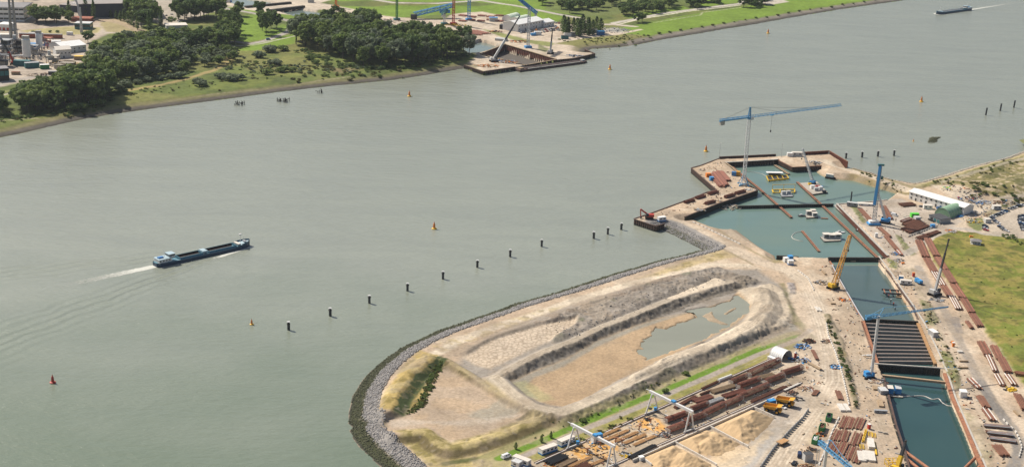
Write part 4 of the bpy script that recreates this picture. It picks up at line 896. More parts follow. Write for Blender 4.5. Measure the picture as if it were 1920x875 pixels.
def stack(name,label,a,b,width,n,r,layers=1,mname='steel_rust',cat='pipe stack',group=None,mix=None,spacers='timber',jitter=.4,shape='tube'):
    """pipes lying side by side from pixel a to pixel b; each pipe is a part"""
    A = ON(*a); B = ON(*b); z = max(A.z,B.z) + .1; A.z = B.z = z; rz = ang(A,B); L = (B - A).length
    root = thing(name,label,cat,(A + B) / 2,rz,group); meshes = {}
    for ly in range(layers):
        m_ = n - ly
        for i in range(m_):
            y = -width / 2 + width * (i + .5) / m_ if m_ > 1 else 0; q = (mix[i % len(mix)] if mix and ly == layers - 1 else mname)
            if q not in meshes:
                mb = MB()
                if shape == 'tube': mb.tube((-L / 2,0,0),(L / 2,0,0),r,n=7)
                else: mb.beam((-L / 2,0,0),(L / 2,0,0),r * 2,r * 1.2)
                o = mb.build('pipe' if shape == 'tube' else 'section',q,root); meshes[q] = o.data
            else:
                o = bpy.data.objects.new('pipe' if shape == 'tube' else 'section',meshes[q]); COL.objects.link(o); o.parent = root
            o.location = (U(-jitter,jitter),y,r + .25 + ly * r * 1.75); o.scale = (U(.9,1.02),1,1)
    sp = MB()
    for t in (-.38,0,.38): sp.box((t * L,0,.12),(.3,width,.25))
    sp.build('bearers',spacers,root,stuff=True)
    return root
def junk(name,label,px,py,R_,n,mats,hmax=1.4,cat='scrap heap',long=.5,z=None,lmax=2.0):
    """heap of odd beams and boxes, one mesh per material"""
    p = ON(px,py) if z is None else P(px,py,z); root = thing(name,label,cat,p); groups = {}
    for i in range(n):
        q = random.choice(mats); mb = groups.setdefault(q,MB()); a = U(0,6.28); rr = R_ * math.sqrt(random.random()); x,y = rr * math.cos(a),rr * .8 * math.sin(a); h = hmax * (1 - rr / R_ * .7)
        if random.random() < long: t = U(0,3.14); l = U(.8,lmax); mb.beam((x - l * math.cos(t),y - l * math.sin(t),U(.1,h)),(x + l * math.cos(t),y + l * math.sin(t),U(.1,h)),U(.15,.4))
        else: mb.box((x,y,h * .4),(U(.5,1.6),U(.5,1.4),h * U(.5,1)),U(0,3))
    nm = {'sky_blue': 'blue_pieces','blue_paint': 'blue_pieces','white_paint': 'white_pieces','orange_paint': 'orange_pieces','steel_rust': 'rusty_pieces','timber': 'timber_pieces','light_grey': 'grey_pieces','dark_metal': 'dark_pieces','red_paint': 'red_pieces','yellow_paint': 'yellow_pieces','concrete': 'concrete_pieces','teal_paint': 'teal_pieces','lime_paint': 'green_pieces','green_paint': 'green_pieces','timber_orange': 'planks','rebar': 'bars','galvanised': 'grey_pieces','pipe_black': 'black_pipes'}
    for q,mb in groups.items(): mb.build(nm.get(q,'pieces'),q,root,stuff=True)
    return root

# ------------------------------------------------------------------ tower crane on the quay
def tower_crane():
    base = ON(1394,347); h = above(base,1403,222) - base.z; hap = above(base,1404,201) - base.z
    root = thing('tower_crane','tall blue and white tower crane with long jib at the basin quay','tower crane',base); m_ = MB()
    MB().lattice((0,0,1.5),(0,0,h),2.3,2.4,.22).build('mast','crane_white',root)
    ft = MB()
    for a in (0,1,2,3):
        t = math.pi / 4 + a * math.pi / 2; c,s = math.cos(t),math.sin(t)
        ft.beam((0,0,.8),(5.2 * c,5.2 * s,.8),.6,.8); ft.beam((4.8 * c,4.8 * s,1.0),(1.2 * c,1.2 * s,8.0),.35); ft.box((5.2 * c,5.2 * s,.5),(1.2,1.2,1.0))
    ft.build('base_frame','crane_blue',root)
    MB().box((0,0,.35),(6.5,5.0,.7)).box((2.4,-1.0,1.0),(2.5,3.4,1.2)).build('ballast','concrete',root)
    tip = P(1576,200,base.z + h) - base; jd = Vector((tip.x,tip.y,0)); JL = jd.length; jd.normalize(); q = P(1343,227,base.z + h) - base; CL = min(34,Vector((q.x,q.y,0)).length)
    MB().tube((0,0,h - .6),(0,0,h + 1.0),1.7,n=12).build('slewing_ring','crane_blue',root)
    MB().lattice((0,0,h + 1),(0,0,hap),1.8,2.4,.3,wd2=.7).build('tower_head','crane_blue',root)
    MB().lattice(jd * 1.5 + Vector((0,0,h + 1.6)),jd * JL + Vector((0,0,h + 1.6)),2.0,2.4,.13,tri=True).build('jib','crane_blue',root)
    cj = MB(); cj.beam(-jd * 1 + Vector((0,0,h + .8)),-jd * CL + Vector((0,0,h + .8)),1.6,.9); cj.lattice(-jd * 1 + Vector((0,0,h + 1.6)),-jd * CL + Vector((0,0,h + 1.6)),1.5,2.5,.14); cj.build('counter_jib','crane_blue',root)
    c = -jd * (CL - 2.5); MB().box((c.x,c.y,h - .8),(4.0,2.0,3.2),math.atan2(jd.y,jd.x)).build('counterweight','concrete',root)
    ties = MB(); top = Vector((0,0,hap))
    ties.beam(top,jd * (JL * .62) + Vector((0,0,h + 2.6)),.14); ties.beam(top,jd * (JL * .3) + Vector((0,0,h + 2.6)),.14); ties.beam(top,-jd * (CL - 2) + Vector((0,0,h + 1.4)),.14); ties.build('tie_ropes','dark_metal',root)
    nr = Vector((-jd.y,jd.x,0)); cb = jd * 1.2 - nr * 1.9; MB().box((cb.x,cb.y,h + .3),(2.2,1.6,2.1),math.atan2(jd.y,jd.x)).build('cab','crane_white',root)
    tr = jd * (JL * .24); MB().box((tr.x,tr.y,h + .4),(2.4,1.8,.7),math.atan2(jd.y,jd.x)).build('trolley','crane_blue',root)
    hk = MB(); hk.beam((tr.x,tr.y,h),(tr.x,tr.y,h - 12),.14); hk.build('hoist_rope','dark_metal',root); MB().box((tr.x,tr.y,h - 12.6),(.9,.9,1.6)).build('hook_block','dark_metal',root)
tower_crane()
# mobile tower crane at the dock
def mobile_tower():
    base = ON(1629,707); h = above(base,1648,592) - base.z
    root = thing('mobile_tower_crane','blue crawler tower crane with white tubular mast beside the strutted dock','crane',base)
    b = MB(); b.box((0,0,1.6),(5.2,3.0,1.2),.3); b.box((-1.2,.5,2.7),(2.6,2.6,1.4),.3); b.box((1.9,-.6,2.5),(1.4,1.4,1.4),.3); b.build('superstructure','sky_blue',root)
    t = MB()
    for s in (-1,1): t.box((0,s * 1.9,.5),(6.2,.8,1.0),.3)
    t.build('crawler_tracks','black_rubber',root)
    m0 = Vector((1.2,0,2.4)); m1 = Vector((1.2,0,h)); MB().tube(m0,m1,.85,.75,n=12).build('mast','crane_white',root)
    z = base.z + h; tip = P(1778,574.5,z) - base; jd = Vector((tip.x - m1.x,tip.y - m1.y,0)); JL = jd.length; jd.normalize()
    j = MB(); j.lattice(m1 + jd * 1,m1 + jd * JL,1.4,2.0,.12,tri=True,wd2=.6); j.build('jib','crane_blue',root)
    c = MB(); c.lattice(m1,m1 - jd * 8,1.6,2.0,.2); c.box(tuple(m1 - jd * 6.5 + Vector((0,0,-.5))),(3,1.8,1.6),math.atan2(jd.y,jd.x)); c.build('counter_jib','crane_blue',root)
    a = m1 + jd * 3 + Vector((0,0,4.2)); f = MB(); f.beam(m1 + jd * .5,a,.28); f.beam(m1 - jd * 7.5,a,.2); f.beam(a,m1 + jd * (JL * .5) + Vector((0,0,3.2)),.16); f.beam(m1 + jd * (JL * .5) + Vector((0,0,3.2)),m1 + jd * (JL * .52),.2); f.build('stay_frame','crane_blue',root)
mobile_tower()
def boom_crane(name,label,basepx,toppx,lean,boom_m,body_m,w0,w1,n_track=True,kind='lattice',rz=0,size=1.0,cat='crane',foot=(0,0,2.0),tip_m=None,stay=True,base_z=None):
    base = ON(*basepx) if base_z is None else P(*basepx,base_z); root = thing(name,label,cat,base)
    # boom tip: on the photograph's line of sight, at a plan offset 'lean' behind the base
    d = ray(*toppx); best = None
    t = (base.y + lean) / d.y; tip = Vector((d.x * t,d.y * t,CAM_H + d.z * t)) - base; foot = Vector(foot); dv = (tip - foot)
    hz = math.atan2(tip.y - foot.y,tip.x - foot.x) if math.hypot(tip.x - foot.x,tip.y - foot.y) > 2 else rz
    c,s = math.cos(hz),math.sin(hz)
    b = MB(); b.box((0,0,1.9 * size),(5.0 * size,3.0 * size,1.5 * size),hz); b.box((-2.2 * size * c,-2.2 * size * s,2.6 * size),(1.6 * size,3.1 * size,1.8 * size),hz); b.build('superstructure',body_m,root)
    MB().box((1.6 * size * c - 1.2 * size * -s,1.6 * size * s - 1.2 * size * c,2.7 * size),(1.6 * size,1.0 * size,1.7 * size),hz).build('cab','glass_dark',root)
    t = MB()
    for q in (-1,1): t.box((q * -1.9 * size * s,q * 1.9 * size * c,.6 * size),(6.0 * size,.9 * size,1.2 * size),hz)
    t.build('tracks','black_rubber',root)
    m_ = MB()
    if kind == 'lattice': m_.lattice(foot,tip,w0,2.0 * max(.8,w0 / 2),.16 * max(1,w0 / 1.8),wd2=w1); m_.build('boom',boom_m,root)
    else:
        L = [(0,.45,w0,boom_m),(.42,.75,(w0 + w1) / 2,tip_m or boom_m),(.72,1.0,w1,tip_m or boom_m)]
        for k,(a,e,w,q) in enumerate(L): MB().beam(foot + dv * a,foot + dv * e,w,w * 1.2).build('boom_section',q,root)
    MB().box(tuple(tip),(1.1,.8,1.0),hz).build('boom_head','dark_metal' if kind != 'lattice' else boom_m,root)
    if stay:
        st = MB(); bk = Vector((-2.6 * size * c,-2.6 * size * s,2.8 * size)); st.beam(bk,foot + dv * .62,.12); hd = tip - Vector((0,0,min(10,dv.length * .3))); st.beam(tip,hd,.1); st.build('ropes','dark_metal',root); MB().box(tuple(hd),(.7,.7,1.2)).build('hook','dark_metal',root)
    return root
boom_crane('crawler_crane','amber crawler crane with raised lattice boom at the head of the dock',(1562,541),(1594,442),6,'crane_amber','yellow_paint',2.6,1.5,size=1.15,foot=(.5,0,2.5))
boom_crane('telescopic_crane','black and grey telescopic crane raised beside the pipe row on the haul road',(1752,553),(1779,449),4,'light_grey','light_grey',1.25,.65,kind='tele',tip_m='dark_metal',size=1.25,foot=(0,0,2.5),stay=False)
boom_crane('telescopic_crane','yellow telescopic crane cut off by the bottom edge beside the dock',(1682,884),(1698,826),3,'yellow_paint','yellow_paint',1.7,.8,kind='tele',tip_m='dark_metal',size=1.1,foot=(0,0,2.5),stay=False)
# excavator with a demolition reach on the quay head
def excavator(label,basepx,pxs,paint,size=1.0,base_z=None,name='excavator',look=ON):
    base = look(*basepx) if base_z is None else P(*basepx,base_z); root = thing(name,label,'excavator',base); pl = [Vector((0,0,2.0 * size))]
    for (px,py) in pxs:
        d = ray(px,py); t = base.y / d.y; pl.append(Vector((d.x * t,d.y * t,CAM_H + d.z * t)) - base)
    hz = math.atan2(0,pl[1].x - pl[0].x)
    MB().box((.6 * size * -math.cos(hz),0,2.1 * size),(4.2 * size,2.6 * size,1.6 * size),hz).build('house',paint,root); MB().box((1.2 * size * math.cos(hz),-.9 * size,2.5 * size),(1.5 * size,1.0 * size,1.5 * size)).build('cab','glass_dark',root)
    t = MB()
    for q in (-1,1): t.box((0,q * 1.3 * size,.55 * size),(4.6 * size,.7 * size,1.1 * size))
    t.build('tracks','black_rubber',root)
    for k,(a,b) in enumerate(zip(pl[:-1],pl[1:])): MB().beam(a,b,.55 * size if k == 0 else .42 * size,.9 * size if k == 0 else .6 * size).build('boom' if k == 0 else 'stick',paint,root)
    MB().box(tuple(pl[-1]),(1.2 * size,1.0 * size,.9 * size)).build('bucket','dark_metal',root)
    return root
excavator('red long reach excavator standing at the river quay head',(1217,410),[(1201,392),(1201.5,407)],'red_paint',1.25)
# blue pile driving rig
def rig():
    base = ON(1638,421); root = thing('piling_rig','towering blue piling rig with silver lattice mast on the yard','piling rig',base)
    d = ray(1651,310); t = (base.y + 5) / d.y; top = Vector((d.x * t,d.y * t,CAM_H + d.z * t)) - base; f0 = Vector((.4,1.5,2))
    MB().lattice(f0,top,2.6,2.2,.24,wd2=2.0).build('lattice_mast','galvanised',root)
    l0 = f0.lerp(top,.30) + Vector((-1.3,-.8,0)); l1 = top + Vector((-.2,-.8,0)); MB().beam(l0,l1,1.9,1.5).build('leader','sky_blue',root)
    h_ = MB(); h_.box(tuple(top + Vector((.3,-.4,.4))),(4.4,1.6,1.3)); h_.box(tuple(f0.lerp(top,.78) + Vector((2.0,0,0))),(1.4,1.4,2.4)); h_.build('head_and_hammer','teal_paint',root,stuff=True)
    b = MB(); b.box((0,0,1.0),(9.0,5.5,1.2),.1); b.build('base_platform','sky_blue',root); MB().box((0,.5,2.3),(7.0,4.0,1.6),.1).box((-2.0,-1.5,1.9),(2.2,1.6,1.2)).build('machine_housing','white_paint',root)
    bc = boom_crane('crawler_crane','blue and white crawler crane whose white boom leans to the piling rig',(1659,418),(1647,362),3,'crane_white','sky_blue',1.4,.9,kind='tele',size=1.2,foot=(0,0,3),stay=False)
rig()
# crane pontoon boom is built with its pontoon below
def pontoon(name,label,poly,z,deck='light_grey',hull='dark_metal',cat='pontoon',h=1.6):
    w = [P(a,b,z) for a,b in poly]; c = sum(w,Vector()) / len(w); c.z = 0; root = thing(name,label,cat,c); pl = [(p.x - c.x,p.y - c.y) for p in w]
    MB().prism(pl,-.6,z - .12).build('hull',hull,root); MB().prism([(x * .985,y * .985) for x,y in pl],z - .11,z).build('deck',deck,root)
    return root,c
def onp(c,px,py,z): return P(px,py,z) - c
r_,c_ = pontoon('awning_barge','yellow framed work barge with long white awning in the upper basin',[(1437,330),(1475,328),(1479,334),(1441,338)],1.0,'dark_metal','yellow_paint')
p = onp(c_,1452,329,1.0); MB().box((p.x,p.y,3.6),(13.5,4.0,.35),.06).build('awning','white_roof',r_)
mb = MB()
for dx in (-6,-2,2,6):
    for dy in (-1.7,1.7): mb.tube((p.x + dx,p.y + dy,0.9),(p.x + dx,p.y + dy,3.5),.15,n=5)
mb.build('awning_posts','dark_metal',r_); MB().box((p.x,p.y - .4,1.9),(10,1.6,1.6),.06).build('plant','dark_metal',r_)
mb = MB(); q = [onp(c_,*a,1.6) for a in ((1437,330),(1475,328),(1479,334),(1441,338))]
for a,b in zip(q,q[1:] + q[:1]): mb.beam(a,b,.5); 
for t in (.25,.5,.75): mb.beam(q[0].lerp(q[1],t),q[3].lerp(q[2],t),.4)
mb.build('deck_frame','yellow_paint',r_)
r_ = thing('floating_gantry','yellow portal frame floating in the middle of the upper basin','frame',P(1470,358,0)); c_ = P(1470,358,0)
mb = MB(); q = [onp(c_,*a,1.0) for a in ((1448,356),(1490,355),(1490,360.5),(1450,361))]
for a,b in zip(q,q[1:] + q[:1]): mb.beam(a,b,.9,.8)
mb.beam(q[0].lerp(q[1],.35),q[3].lerp(q[2],.3),.7); mb.build('float_frame','yellow_paint',r_)
mb = MB(); u = Vector((0,0,4.2))
for k in (0,1): mb.beam(q[k],q[k] + u,.35)
mid = q[0].lerp(q[1],.5); mb.beam(mid,mid + u,.3); mb.beam(q[0] + u,q[1] + u,.35); mb.build('portal','yellow_paint',r_)
r_,c_ = pontoon('work_pontoon','small pontoon with two pale containers beside the yellow portal frame',[(1462,361),(1484,360),(1487,368),(1466,368.5)],.9,'grey_paint')
for x,y in ((1469,364),(1478,363.2)): p = onp(c_,x,y,.9); MB().box((p.x,p.y,2.2),(3.2,2.6,2.6),.2).build('container','light_grey',r_)
r_,c_ = pontoon('crane_pontoon','crane pontoon with cabins and machinery moored at the far end of the long girder',[(1497,343),(1532,340),(1552,360),(1524,364)],1.1,'rubble')
for x,y,d,q in ((1523,353,(3.2,2.6,2.6),'white_paint'),(1530,357,(3.4,2.4,2.4),'light_grey'),(1538,356,(3.0,2.6,2.8),'white_paint'),(1533,350,(3.6,1.2,1.0),'red_paint'),(1545,360,(3,2,1.4),'dark_metal'),(1518,346,(2.6,1.8,1.2),'yellow_paint'),(1540,352,(2.4,1.6,1.4),'blue_paint')):
    p = onp(c_,x,y,1.1); MB().box((p.x,p.y,1.1 + d[2] / 2),d,.25).build('cabin' if d[2] > 2 else 'machinery',q,r_)
boom_crane('pontoon_crane','white lattice boom crane on the crane pontoon in the upper basin',(1523,344),(1505,279.5),10,'crane_white','sky_blue',1.6,1.0,base_z=1.1,size=.8,foot=(0,0,2))
def house_pontoon(label,poly,cabins,z=.9):
    r_,c_ = pontoon('house_pontoon',label,poly,z,'rubble')
    for x,y,d,q in cabins:
        p = onp(c_,x,y,z); MB().box((p.x,p.y,z + d[2] / 2),d,.12).build('cabin','grey_paint' if q == 'g' else 'light_grey',r_); MB().box((p.x,p.y,z + d[2] + .1),(d[0] + .5,d[1] + .5,.2),.12).build('cabin_roof','cream_roof',r_)
        MB().box((p.x,p.y - d[1] / 2 - .1,z + d[2] * .6),(d[0] * .6,.08,d[2] * .35),.12).build('window','glass_dark',r_)
    p = onp(c_,poly[0][0] + 3,poly[0][1] - 1,z); MB().box((p.x + 1.5,p.y - 1,z + .7),(1.6,1.2,1.4)).build('winch','orange_paint',r_)
    mb = MB(); q = [onp(c_,*a,z) for a in poly]
    for a,b in zip(q,q[1:] + q[:1]): mb.beam(a + Vector((0,0,1)),b + Vector((0,0,1)),.08); mb.beam(a,a + Vector((0,0,1)),.1)
    mb.build('railing','galvanised',r_)
house_pontoon('house pontoon with three small grey cabins near the middle of the basin',[(1510,402),(1530,399),(1534,407),(1512,408)],[(1516,402,(3.6,3,2.8),'g'),(1524,401.5,(3.4,3,3.4),'l'),(1527,405,(3.4,2.8,2.6),'l')])
house_pontoon('larger house pontoon with a row of flat roofed cabins in the lower basin',[(1538,444),(1572,440),(1577,450.5),(1545,452)],[(1549,445,(4.6,4.2,2.8),'g'),(1559,445.5,(5,4.2,2.6),'l'),(1570,445,(4.6,4.2,2.8),'l')])
for nm,x,y,l in (('small flat grey boat moored behind the larger house pontoon',1576,436,7),('little dark work boat left of the small house pontoon',1504,405,6),('narrow pale boat moored along the quay wall by the rubble',1308,402.5,9),('small dark boat in the narrow channel by the red wall',1612,432.5,6)):
    o = P(x,y,.2); r_ = thing('work_boat',nm,'boat',o,.15 if l != 9 else .75)
    MB().prism([(-l / 2,-1.1),(l * .3,-1.1),(l / 2,0),(l * .3,1.1),(-l / 2,1.1)],-.5,.6).build('hull','dark_metal' if 'dark' in nm else 'light_grey',r_); MB().box((-l * .15,0,1.0),(1.8,1.4,1.0)).build('wheelhouse','light_grey',r_)
def hose(label,line,z,r=.22,mname='concrete_light'):
    q = [P(a,b,z) for a,b in line]; o = q[0]; pl = []
    for i in range(len(q) - 1):
        p0 = q[max(0,i - 1)]; p1 = q[i]; p2 = q[i + 1]; p3 = q[min(len(q) - 1,i + 2)]
        for k in range(5):
            t = k / 5; pl.append(.5 * ((2 * p1) + (p2 - p0) * t + (2 * p0 - 5 * p1 + 4 * p2 - p3) * t * t + (3 * p1 - p0 - 3 * p2 + p3) * t ** 3) - o)
    pl.append(q[-1] - o); tag(MB().path(pl,r).build('floating_hose',mname,loc=o),label,'hose')
hose('pale hose curving across the dark dock water to its right wall',[(1693,743),(1708,742),(1732,742),(1748,748),(1760,747),(1768,755),(1778,760),(1788,761)],.25,.28)
hose('pale looping hose beside the loose girder in the lower basin',[(1504,434),(1492,436),(1485,442),(1487,447),(1498,451),(1506,452)],.2)
hose('thin pale hose from the tower crane to the awning barge',[(1400,322),(1415,323),(1428,326),(1436,330)],.2,.15)
# pontoon with blue cabins in the lower dock
r_,c_ = pontoon('cabin_pontoon','narrow dark pontoon carrying two blue sided cabins in the lower dock',[(1665,738),(1694,741),(1693,744),(1668,742)],.7,'rubble')
for k,(x,y) in enumerate(((1668,734.5),(1683,735))):
    container('site_cabin',['white roofed blue cabin against the left wall of the lower dock','blue cabin with grey roof on the pontoon in the lower dock'][k],x,y,4.6,3.0,3.0,1.45,'sky_blue','cream_roof' if k == 0 else 'light_grey',z=.9 if k else 1.0,cat='cabin',win=2)
# ------------------------------------------------------------------ buildings of the east yard
def hall(name,label,a,b,width,eave,ridge,wall='white_paint',roof='white_roof',nwin=8,z=None,cat='building',doors=3,front=-1,two=True,look=ON):
    """gabled hall; a-b is the foot of the long wall that faces the camera"""
    A = look(*a); B = look(*b); zz = min(A.z,B.z); A.z = B.z = zz; d = (B - A); L = d.length; rz = ang(A,B); root = thing(name,label,cat,A,rz); Wd = width
    w = MB(); w.add([(0,0,0),(L,0,0),(L,Wd,0),(0,Wd,0),(0,0,eave),(L,0,eave),(L,Wd,eave),(0,Wd,eave),(0,Wd / 2,ridge),(L,Wd / 2,ridge)],
        [(0,1,5,4),(2,3,7,6),(1,2,6,9,5),(3,0,4,8,7)]); w.build('walls',wall,root)
    r = MB(); t = .25; o = .5; k = (ridge - eave) / (Wd / 2)
    for s in (0,1):
        y0,y1 = (-o,Wd / 2) if s == 0 else (Wd + o,Wd / 2); z0 = eave - o * k
        vs = [(-o,y0,z0 + .05),(L + o,y0,z0 + .05),(L + o,y1,ridge + .05),(-o,y1,ridge + .05),(-o,y0,z0 + .05 + t),(L + o,y0,z0 + .05 + t),(L + o,y1,ridge + .05 + t),(-o,y1,ridge + .05 + t)]
        r.add(vs,[(0,1,2,3),(4,5,6,7),(0,1,5,4),(0,3,7,4),(1,2,6,5)])
    r.build('roof',roof,root)
    for i in range(nwin):
        x = L * (i + .5) / nwin
        for h in ((eave * .76,eave * .3) if two else (eave * .6,)):
            if two and h < eave * .5 and i % 3 == 1: continue
            win = MB().box((x,-.06,h),(1.5,.12,1.1)).build('window','glass_dark',root); MB().box((x,-.1,h - .62),(1.7,.2,.12)).build('sill','light_grey',win)
    for i in range(doors): x = L * (i * 2 + 1.4) / (doors * 2 + .8); MB().box((x,-.07,1.15),(1.3,.14,2.3)).build('door','dark_metal',root)
    for i in range(1,6): MB().box((L * i / 6,-.05,eave / 2),(.12,.1,eave - .3)).build('downpipe','light_grey',root)
    return root
hall('site_office_hall','long white two storey site hall with bright white roof behind the yard',(1703.7,373),(1806,403.5),12.0,6.0,7.6,nwin=11,doors=5)
def arch(name,label,a,b,r,roof,wall_h=0.0,cat='tent',n=12,end_m='white_paint',look=ON,open_end=True):
    A = look(*a); B = look(*b); A.z = B.z = min(A.z,B.z); L = (B - A).length; root = thing(name,label,cat,A,ang(A,B)); m_ = MB(); vs = []; th = .25
    for x in (0,L):
        for k in range(n + 1):
            t = math.pi * k / n; vs.append((x,-r * math.cos(t),wall_h + r * .95 * math.sin(t)))
    m_.add(vs,[(k,k + 1,n + 2 + k,n + 1 + k) for k in range(n)])
    if wall_h: m_.add([(0,-r,0),(L,-r,0),(L,-r,wall_h),(0,-r,wall_h),(0,r,0),(L,r,0),(L,r,wall_h),(0,r,wall_h)],[(0,1,2,3),(4,5,6,7)])
    m_.build('arched_cover',roof,root,smooth=True)
    rb = MB()
    for i in range(7):
        x = L * i / 6; pr = None
        for k in range(n + 1):
            t = math.pi * k / n; q = Vector((x,-(r + .03) * math.cos(t),wall_h + (r + .03) * .95 * math.sin(t)))
            if pr is not None: rb.beam(pr,q,.18,.12,caps=False)
            pr = q
    rb.build('hoops','light_grey' if not open_end else 'white_roof',root)
    ends = MB().add([(L - .1,-r * math.cos(math.pi * k / n),wall_h + r * .95 * math.sin(math.pi * k / n)) for k in range(n + 1)] + ([(L - .1,r,0),(L - .1,-r,0)] if wall_h else []),[tuple(range(n + 1 + (2 if wall_h else 0)))])
    if not open_end: ends.add([(.1,-r * math.cos(math.pi * k / n),wall_h + r * .95 * math.sin(math.pi * k / n)) for k in range(n + 1)] + ([(.1,r,0),(.1,-r,0)] if wall_h else []),[tuple(range(n + 1 + (2 if wall_h else 0)))])
    ends.build('end_wall',end_m,root)
    return root
arch('green_arched_tent','green arched storage tent behind the dark flat roofed shed',(1766,407),(1795,396),6.2,'green_tarp',1.2,end_m='green_tarp',open_end=False)
A = ON(1741,411); B = ON(1762,420); root = thing('flat_shed','low shed with charcoal flat roof in front of the green arched tent','shed',A,ang(A,B)); L = (B - A).length
MB().box((L / 2,5.0,1.7),(L,10,3.4)).build('walls','grey_paint',root); MB().box((L / 2,5.0,3.55),(L + .6,10.6,.3)).build('roof','charcoal_roof',root)
for x in (.25,.55,.85): MB().box((L * x,-.1,1.4),(L * .2,.2,2.4)).build('shutter','teal_paint' if x > .5 else 'dark_metal',root)
for k in range(4): MB().lathe([(.1,-.3),(.75,-.3),(.75,.3),(.1,.3)],(1.5 + 1.7 * k,-1.2,.75),10).build('tyre','black_rubber',root)
A = ON(1821,440); root = thing('garden_pavilion','small white pavilion with grey hipped roof on the field','pavilion',ON(1829,456.5),-.25)
mb = MB()
for x in (-3.2,-1.1,1.1,3.2):
    for y in (-2.4,2.4): mb.box((x,y,1.2),(.25,.25,2.4))
mb.box((0,0,.1),(7,5.4,.2)); mb.build('posts','white_paint',root); MB().box((0,.8,1.2),(5.6,3.2,2.4)).build('walls','light_grey',root)
MB().add([(-3.9,-3.1,2.4),(3.9,-3.1,2.4),(3.9,3.1,2.4),(-3.9,3.1,2.4),(-1.4,0,3.6),(1.4,0,3.6)],[(0,1,5,4),(1,2,5),(2,3,4,5),(3,0,4),(0,3,2,1)]).build('roof','roof_grey',root)
junk('orange_container','orange rust container lying behind the small pavilion',1820,444,1.6,4,['orange_paint'],1.8,'container',0)
# containers and cabins
CN = [('white_container','white container on the far platform, left of two',1481,293,5,3,3,0.0,'white_paint','white_roof',None),('grey_container','pale grey double container on the far platform',1494,292.5,9,3.5,3.4,0.02,'light_grey','cream_roof',None),
 ('site_cabin','white cabin with blue base and tilted panel on the quay head',1240,418,6,3,3,.45,'white_paint','white_roof','blue_paint'),('white_container','white box at the corner of the far sandy causeway',1587,307,4,3,3,.1,'white_paint','white_roof',None),
 ('grey_container','grey roofed cabin row at the yard corner by the cross wall',1598,386,8,3,2.8,-.35,'grey_paint','light_grey',None),('white_container','white cabin behind the grey cabin row at the yard corner',1594,379.5,5,3,2.8,-.2,'white_paint','white_roof',None),('white_container','open white compound of panels beside the piling rig',1622,384.5,11,4,1.6,-.05,'white_paint','cream_roof',None),
 ('white_tank','white cube tank at the haul road bend, left',1473,490.5,3,3,3.0,.3,'white_paint','white_roof',None),('blue_tank','blue cube tank at the haul road bend',1481.5,486.5,3,3,2.8,.3,'sky_blue','sky_blue',None),('white_tank','white cube tank with blue foot at the haul road bend, front',1482,495.5,3.6,3,3.0,.1,'white_paint','white_roof','blue_paint'),
 ('site_cabin','white cabin truck box by the upper dock right edge',1698,533,7,3,3,-.15,'white_paint','cream_roof','dark_metal'),('site_cabin','small blue and pink cabin above the white cabin at the dock edge',1689,524,3,2.6,2.6,-.3,'sky_blue','cream_roof',None),
 ('grey_container','grey container with dark end on the right bank of the strutted dock',1749,629,6.0,3.2,3.2,1.85,'light_grey','white_roof',None),('white_container','white raised cabin on the right bank of the lower dock',1805,743,4,3.4,3.4,1.5,'white_paint','white_roof',None),
 ('grey_container','grey low container on the left bank of the lower dock',1655,735,5,4,2,1.7,'grey_paint','light_grey',None),('long_box','long dark grey box lying on sand left of the lower dock',1651,773,6.5,1.4,1.4,-.05,'grey_paint','grey_paint',None),
 ('green_box','bright green tank beside the charcoal roofed shed',1714.5,406.5,6,3,2.8,.1,'lime_paint','lime_paint',None),('white_tank','pale water tank in front of the bright green tank',1719,413.5,4,4,3,.2,'light_grey','light_grey',None),('blue_box','small blue container on the kerb right of the rust pile',1748.5,426,3,2.4,2.2,.1,'sky_blue','sky_blue',None),
 ('white_container','white cabin by the car park entrance',1868,392,6,4,3,.1,'light_grey','cream_roof',None),('grey_container','pale gate cabin on the grass island by the car park',1851,417,4.4,3.4,3,.15,'light_grey','cream_roof',None),('white_container','white annexe cabin with purple front in front of the long hall',1739,391,6.5,4,3,-.1,'white_paint','cream_roof',None),
 ('orange_tank','orange and blue tank beside the sheet pile bundle on the crane quay',1327.5,331.5,3.6,3,3,.2,'orange_paint','orange_paint',None),('blue_tank','blue tank next to the orange tank on the crane quay',1334,338,3,3,2.8,.2,'sky_blue','sky_blue',None),('blue_box','dark blue box beside the foot of the tower crane',1376,329,3.5,3,3,-.3,'blue_paint','blue_paint',None),('orange_box','amber box beside the foot of the tower crane',1384,329,3,3,3.4,-.3,'truck_yellow','truck_yellow',None),
 ('white_box','small white cube between the rails and the first sand bay',1202,862,2.2,2,2,.5,'white_paint','white_roof',None),('orange_box','orange and white portable toilet on the sand near the haul road kerb',1787,649,1.3,1.3,2.4,0,'orange_paint','white_roof',None),('orange_box','orange safety box behind the portable toilet',1785.5,643,1.2,1.2,1.2,0,'orange_paint','orange_paint',None),('red_toilet','red portable toilet at the corner of the steel stock yard',1629,803,1.3,1.3,2.5,.3,'red_paint','white_roof',None),('grey_container','grey shed with dark roof between the jeep and the blue crane',1514,862,4.2,3.2,3.6,.25,'light_grey','charcoal_roof',None),
 ('blue_box','dark blue box between the two dump trucks',1446,757,4,2.6,2.4,.45,'blue_paint','sky_blue',None),('white_tank','white cylinder head tank near the pipe row by the red wall',1642.5,444.5,1.8,1.8,3.0,0,'white_paint','white_roof',None),('orange_box','orange crate on the sandy right bank of the upper dock',1883 - 190,494,2,1.2,.8,0,'orange_paint','orange_paint',None),('orange_box','red orange cabin toilet on the upper dock right bank',1712.5,518,1.5,1.5,2.6,0,'red_paint','orange_paint',None)]
for nm,lb,x,y,L,Wd,H,rz,body,roof,st in CN: container(nm,lb,x,y,L,Wd,H,rz,body,roof,st,win=2 if L > 5.5 else 0,door=H > 2)
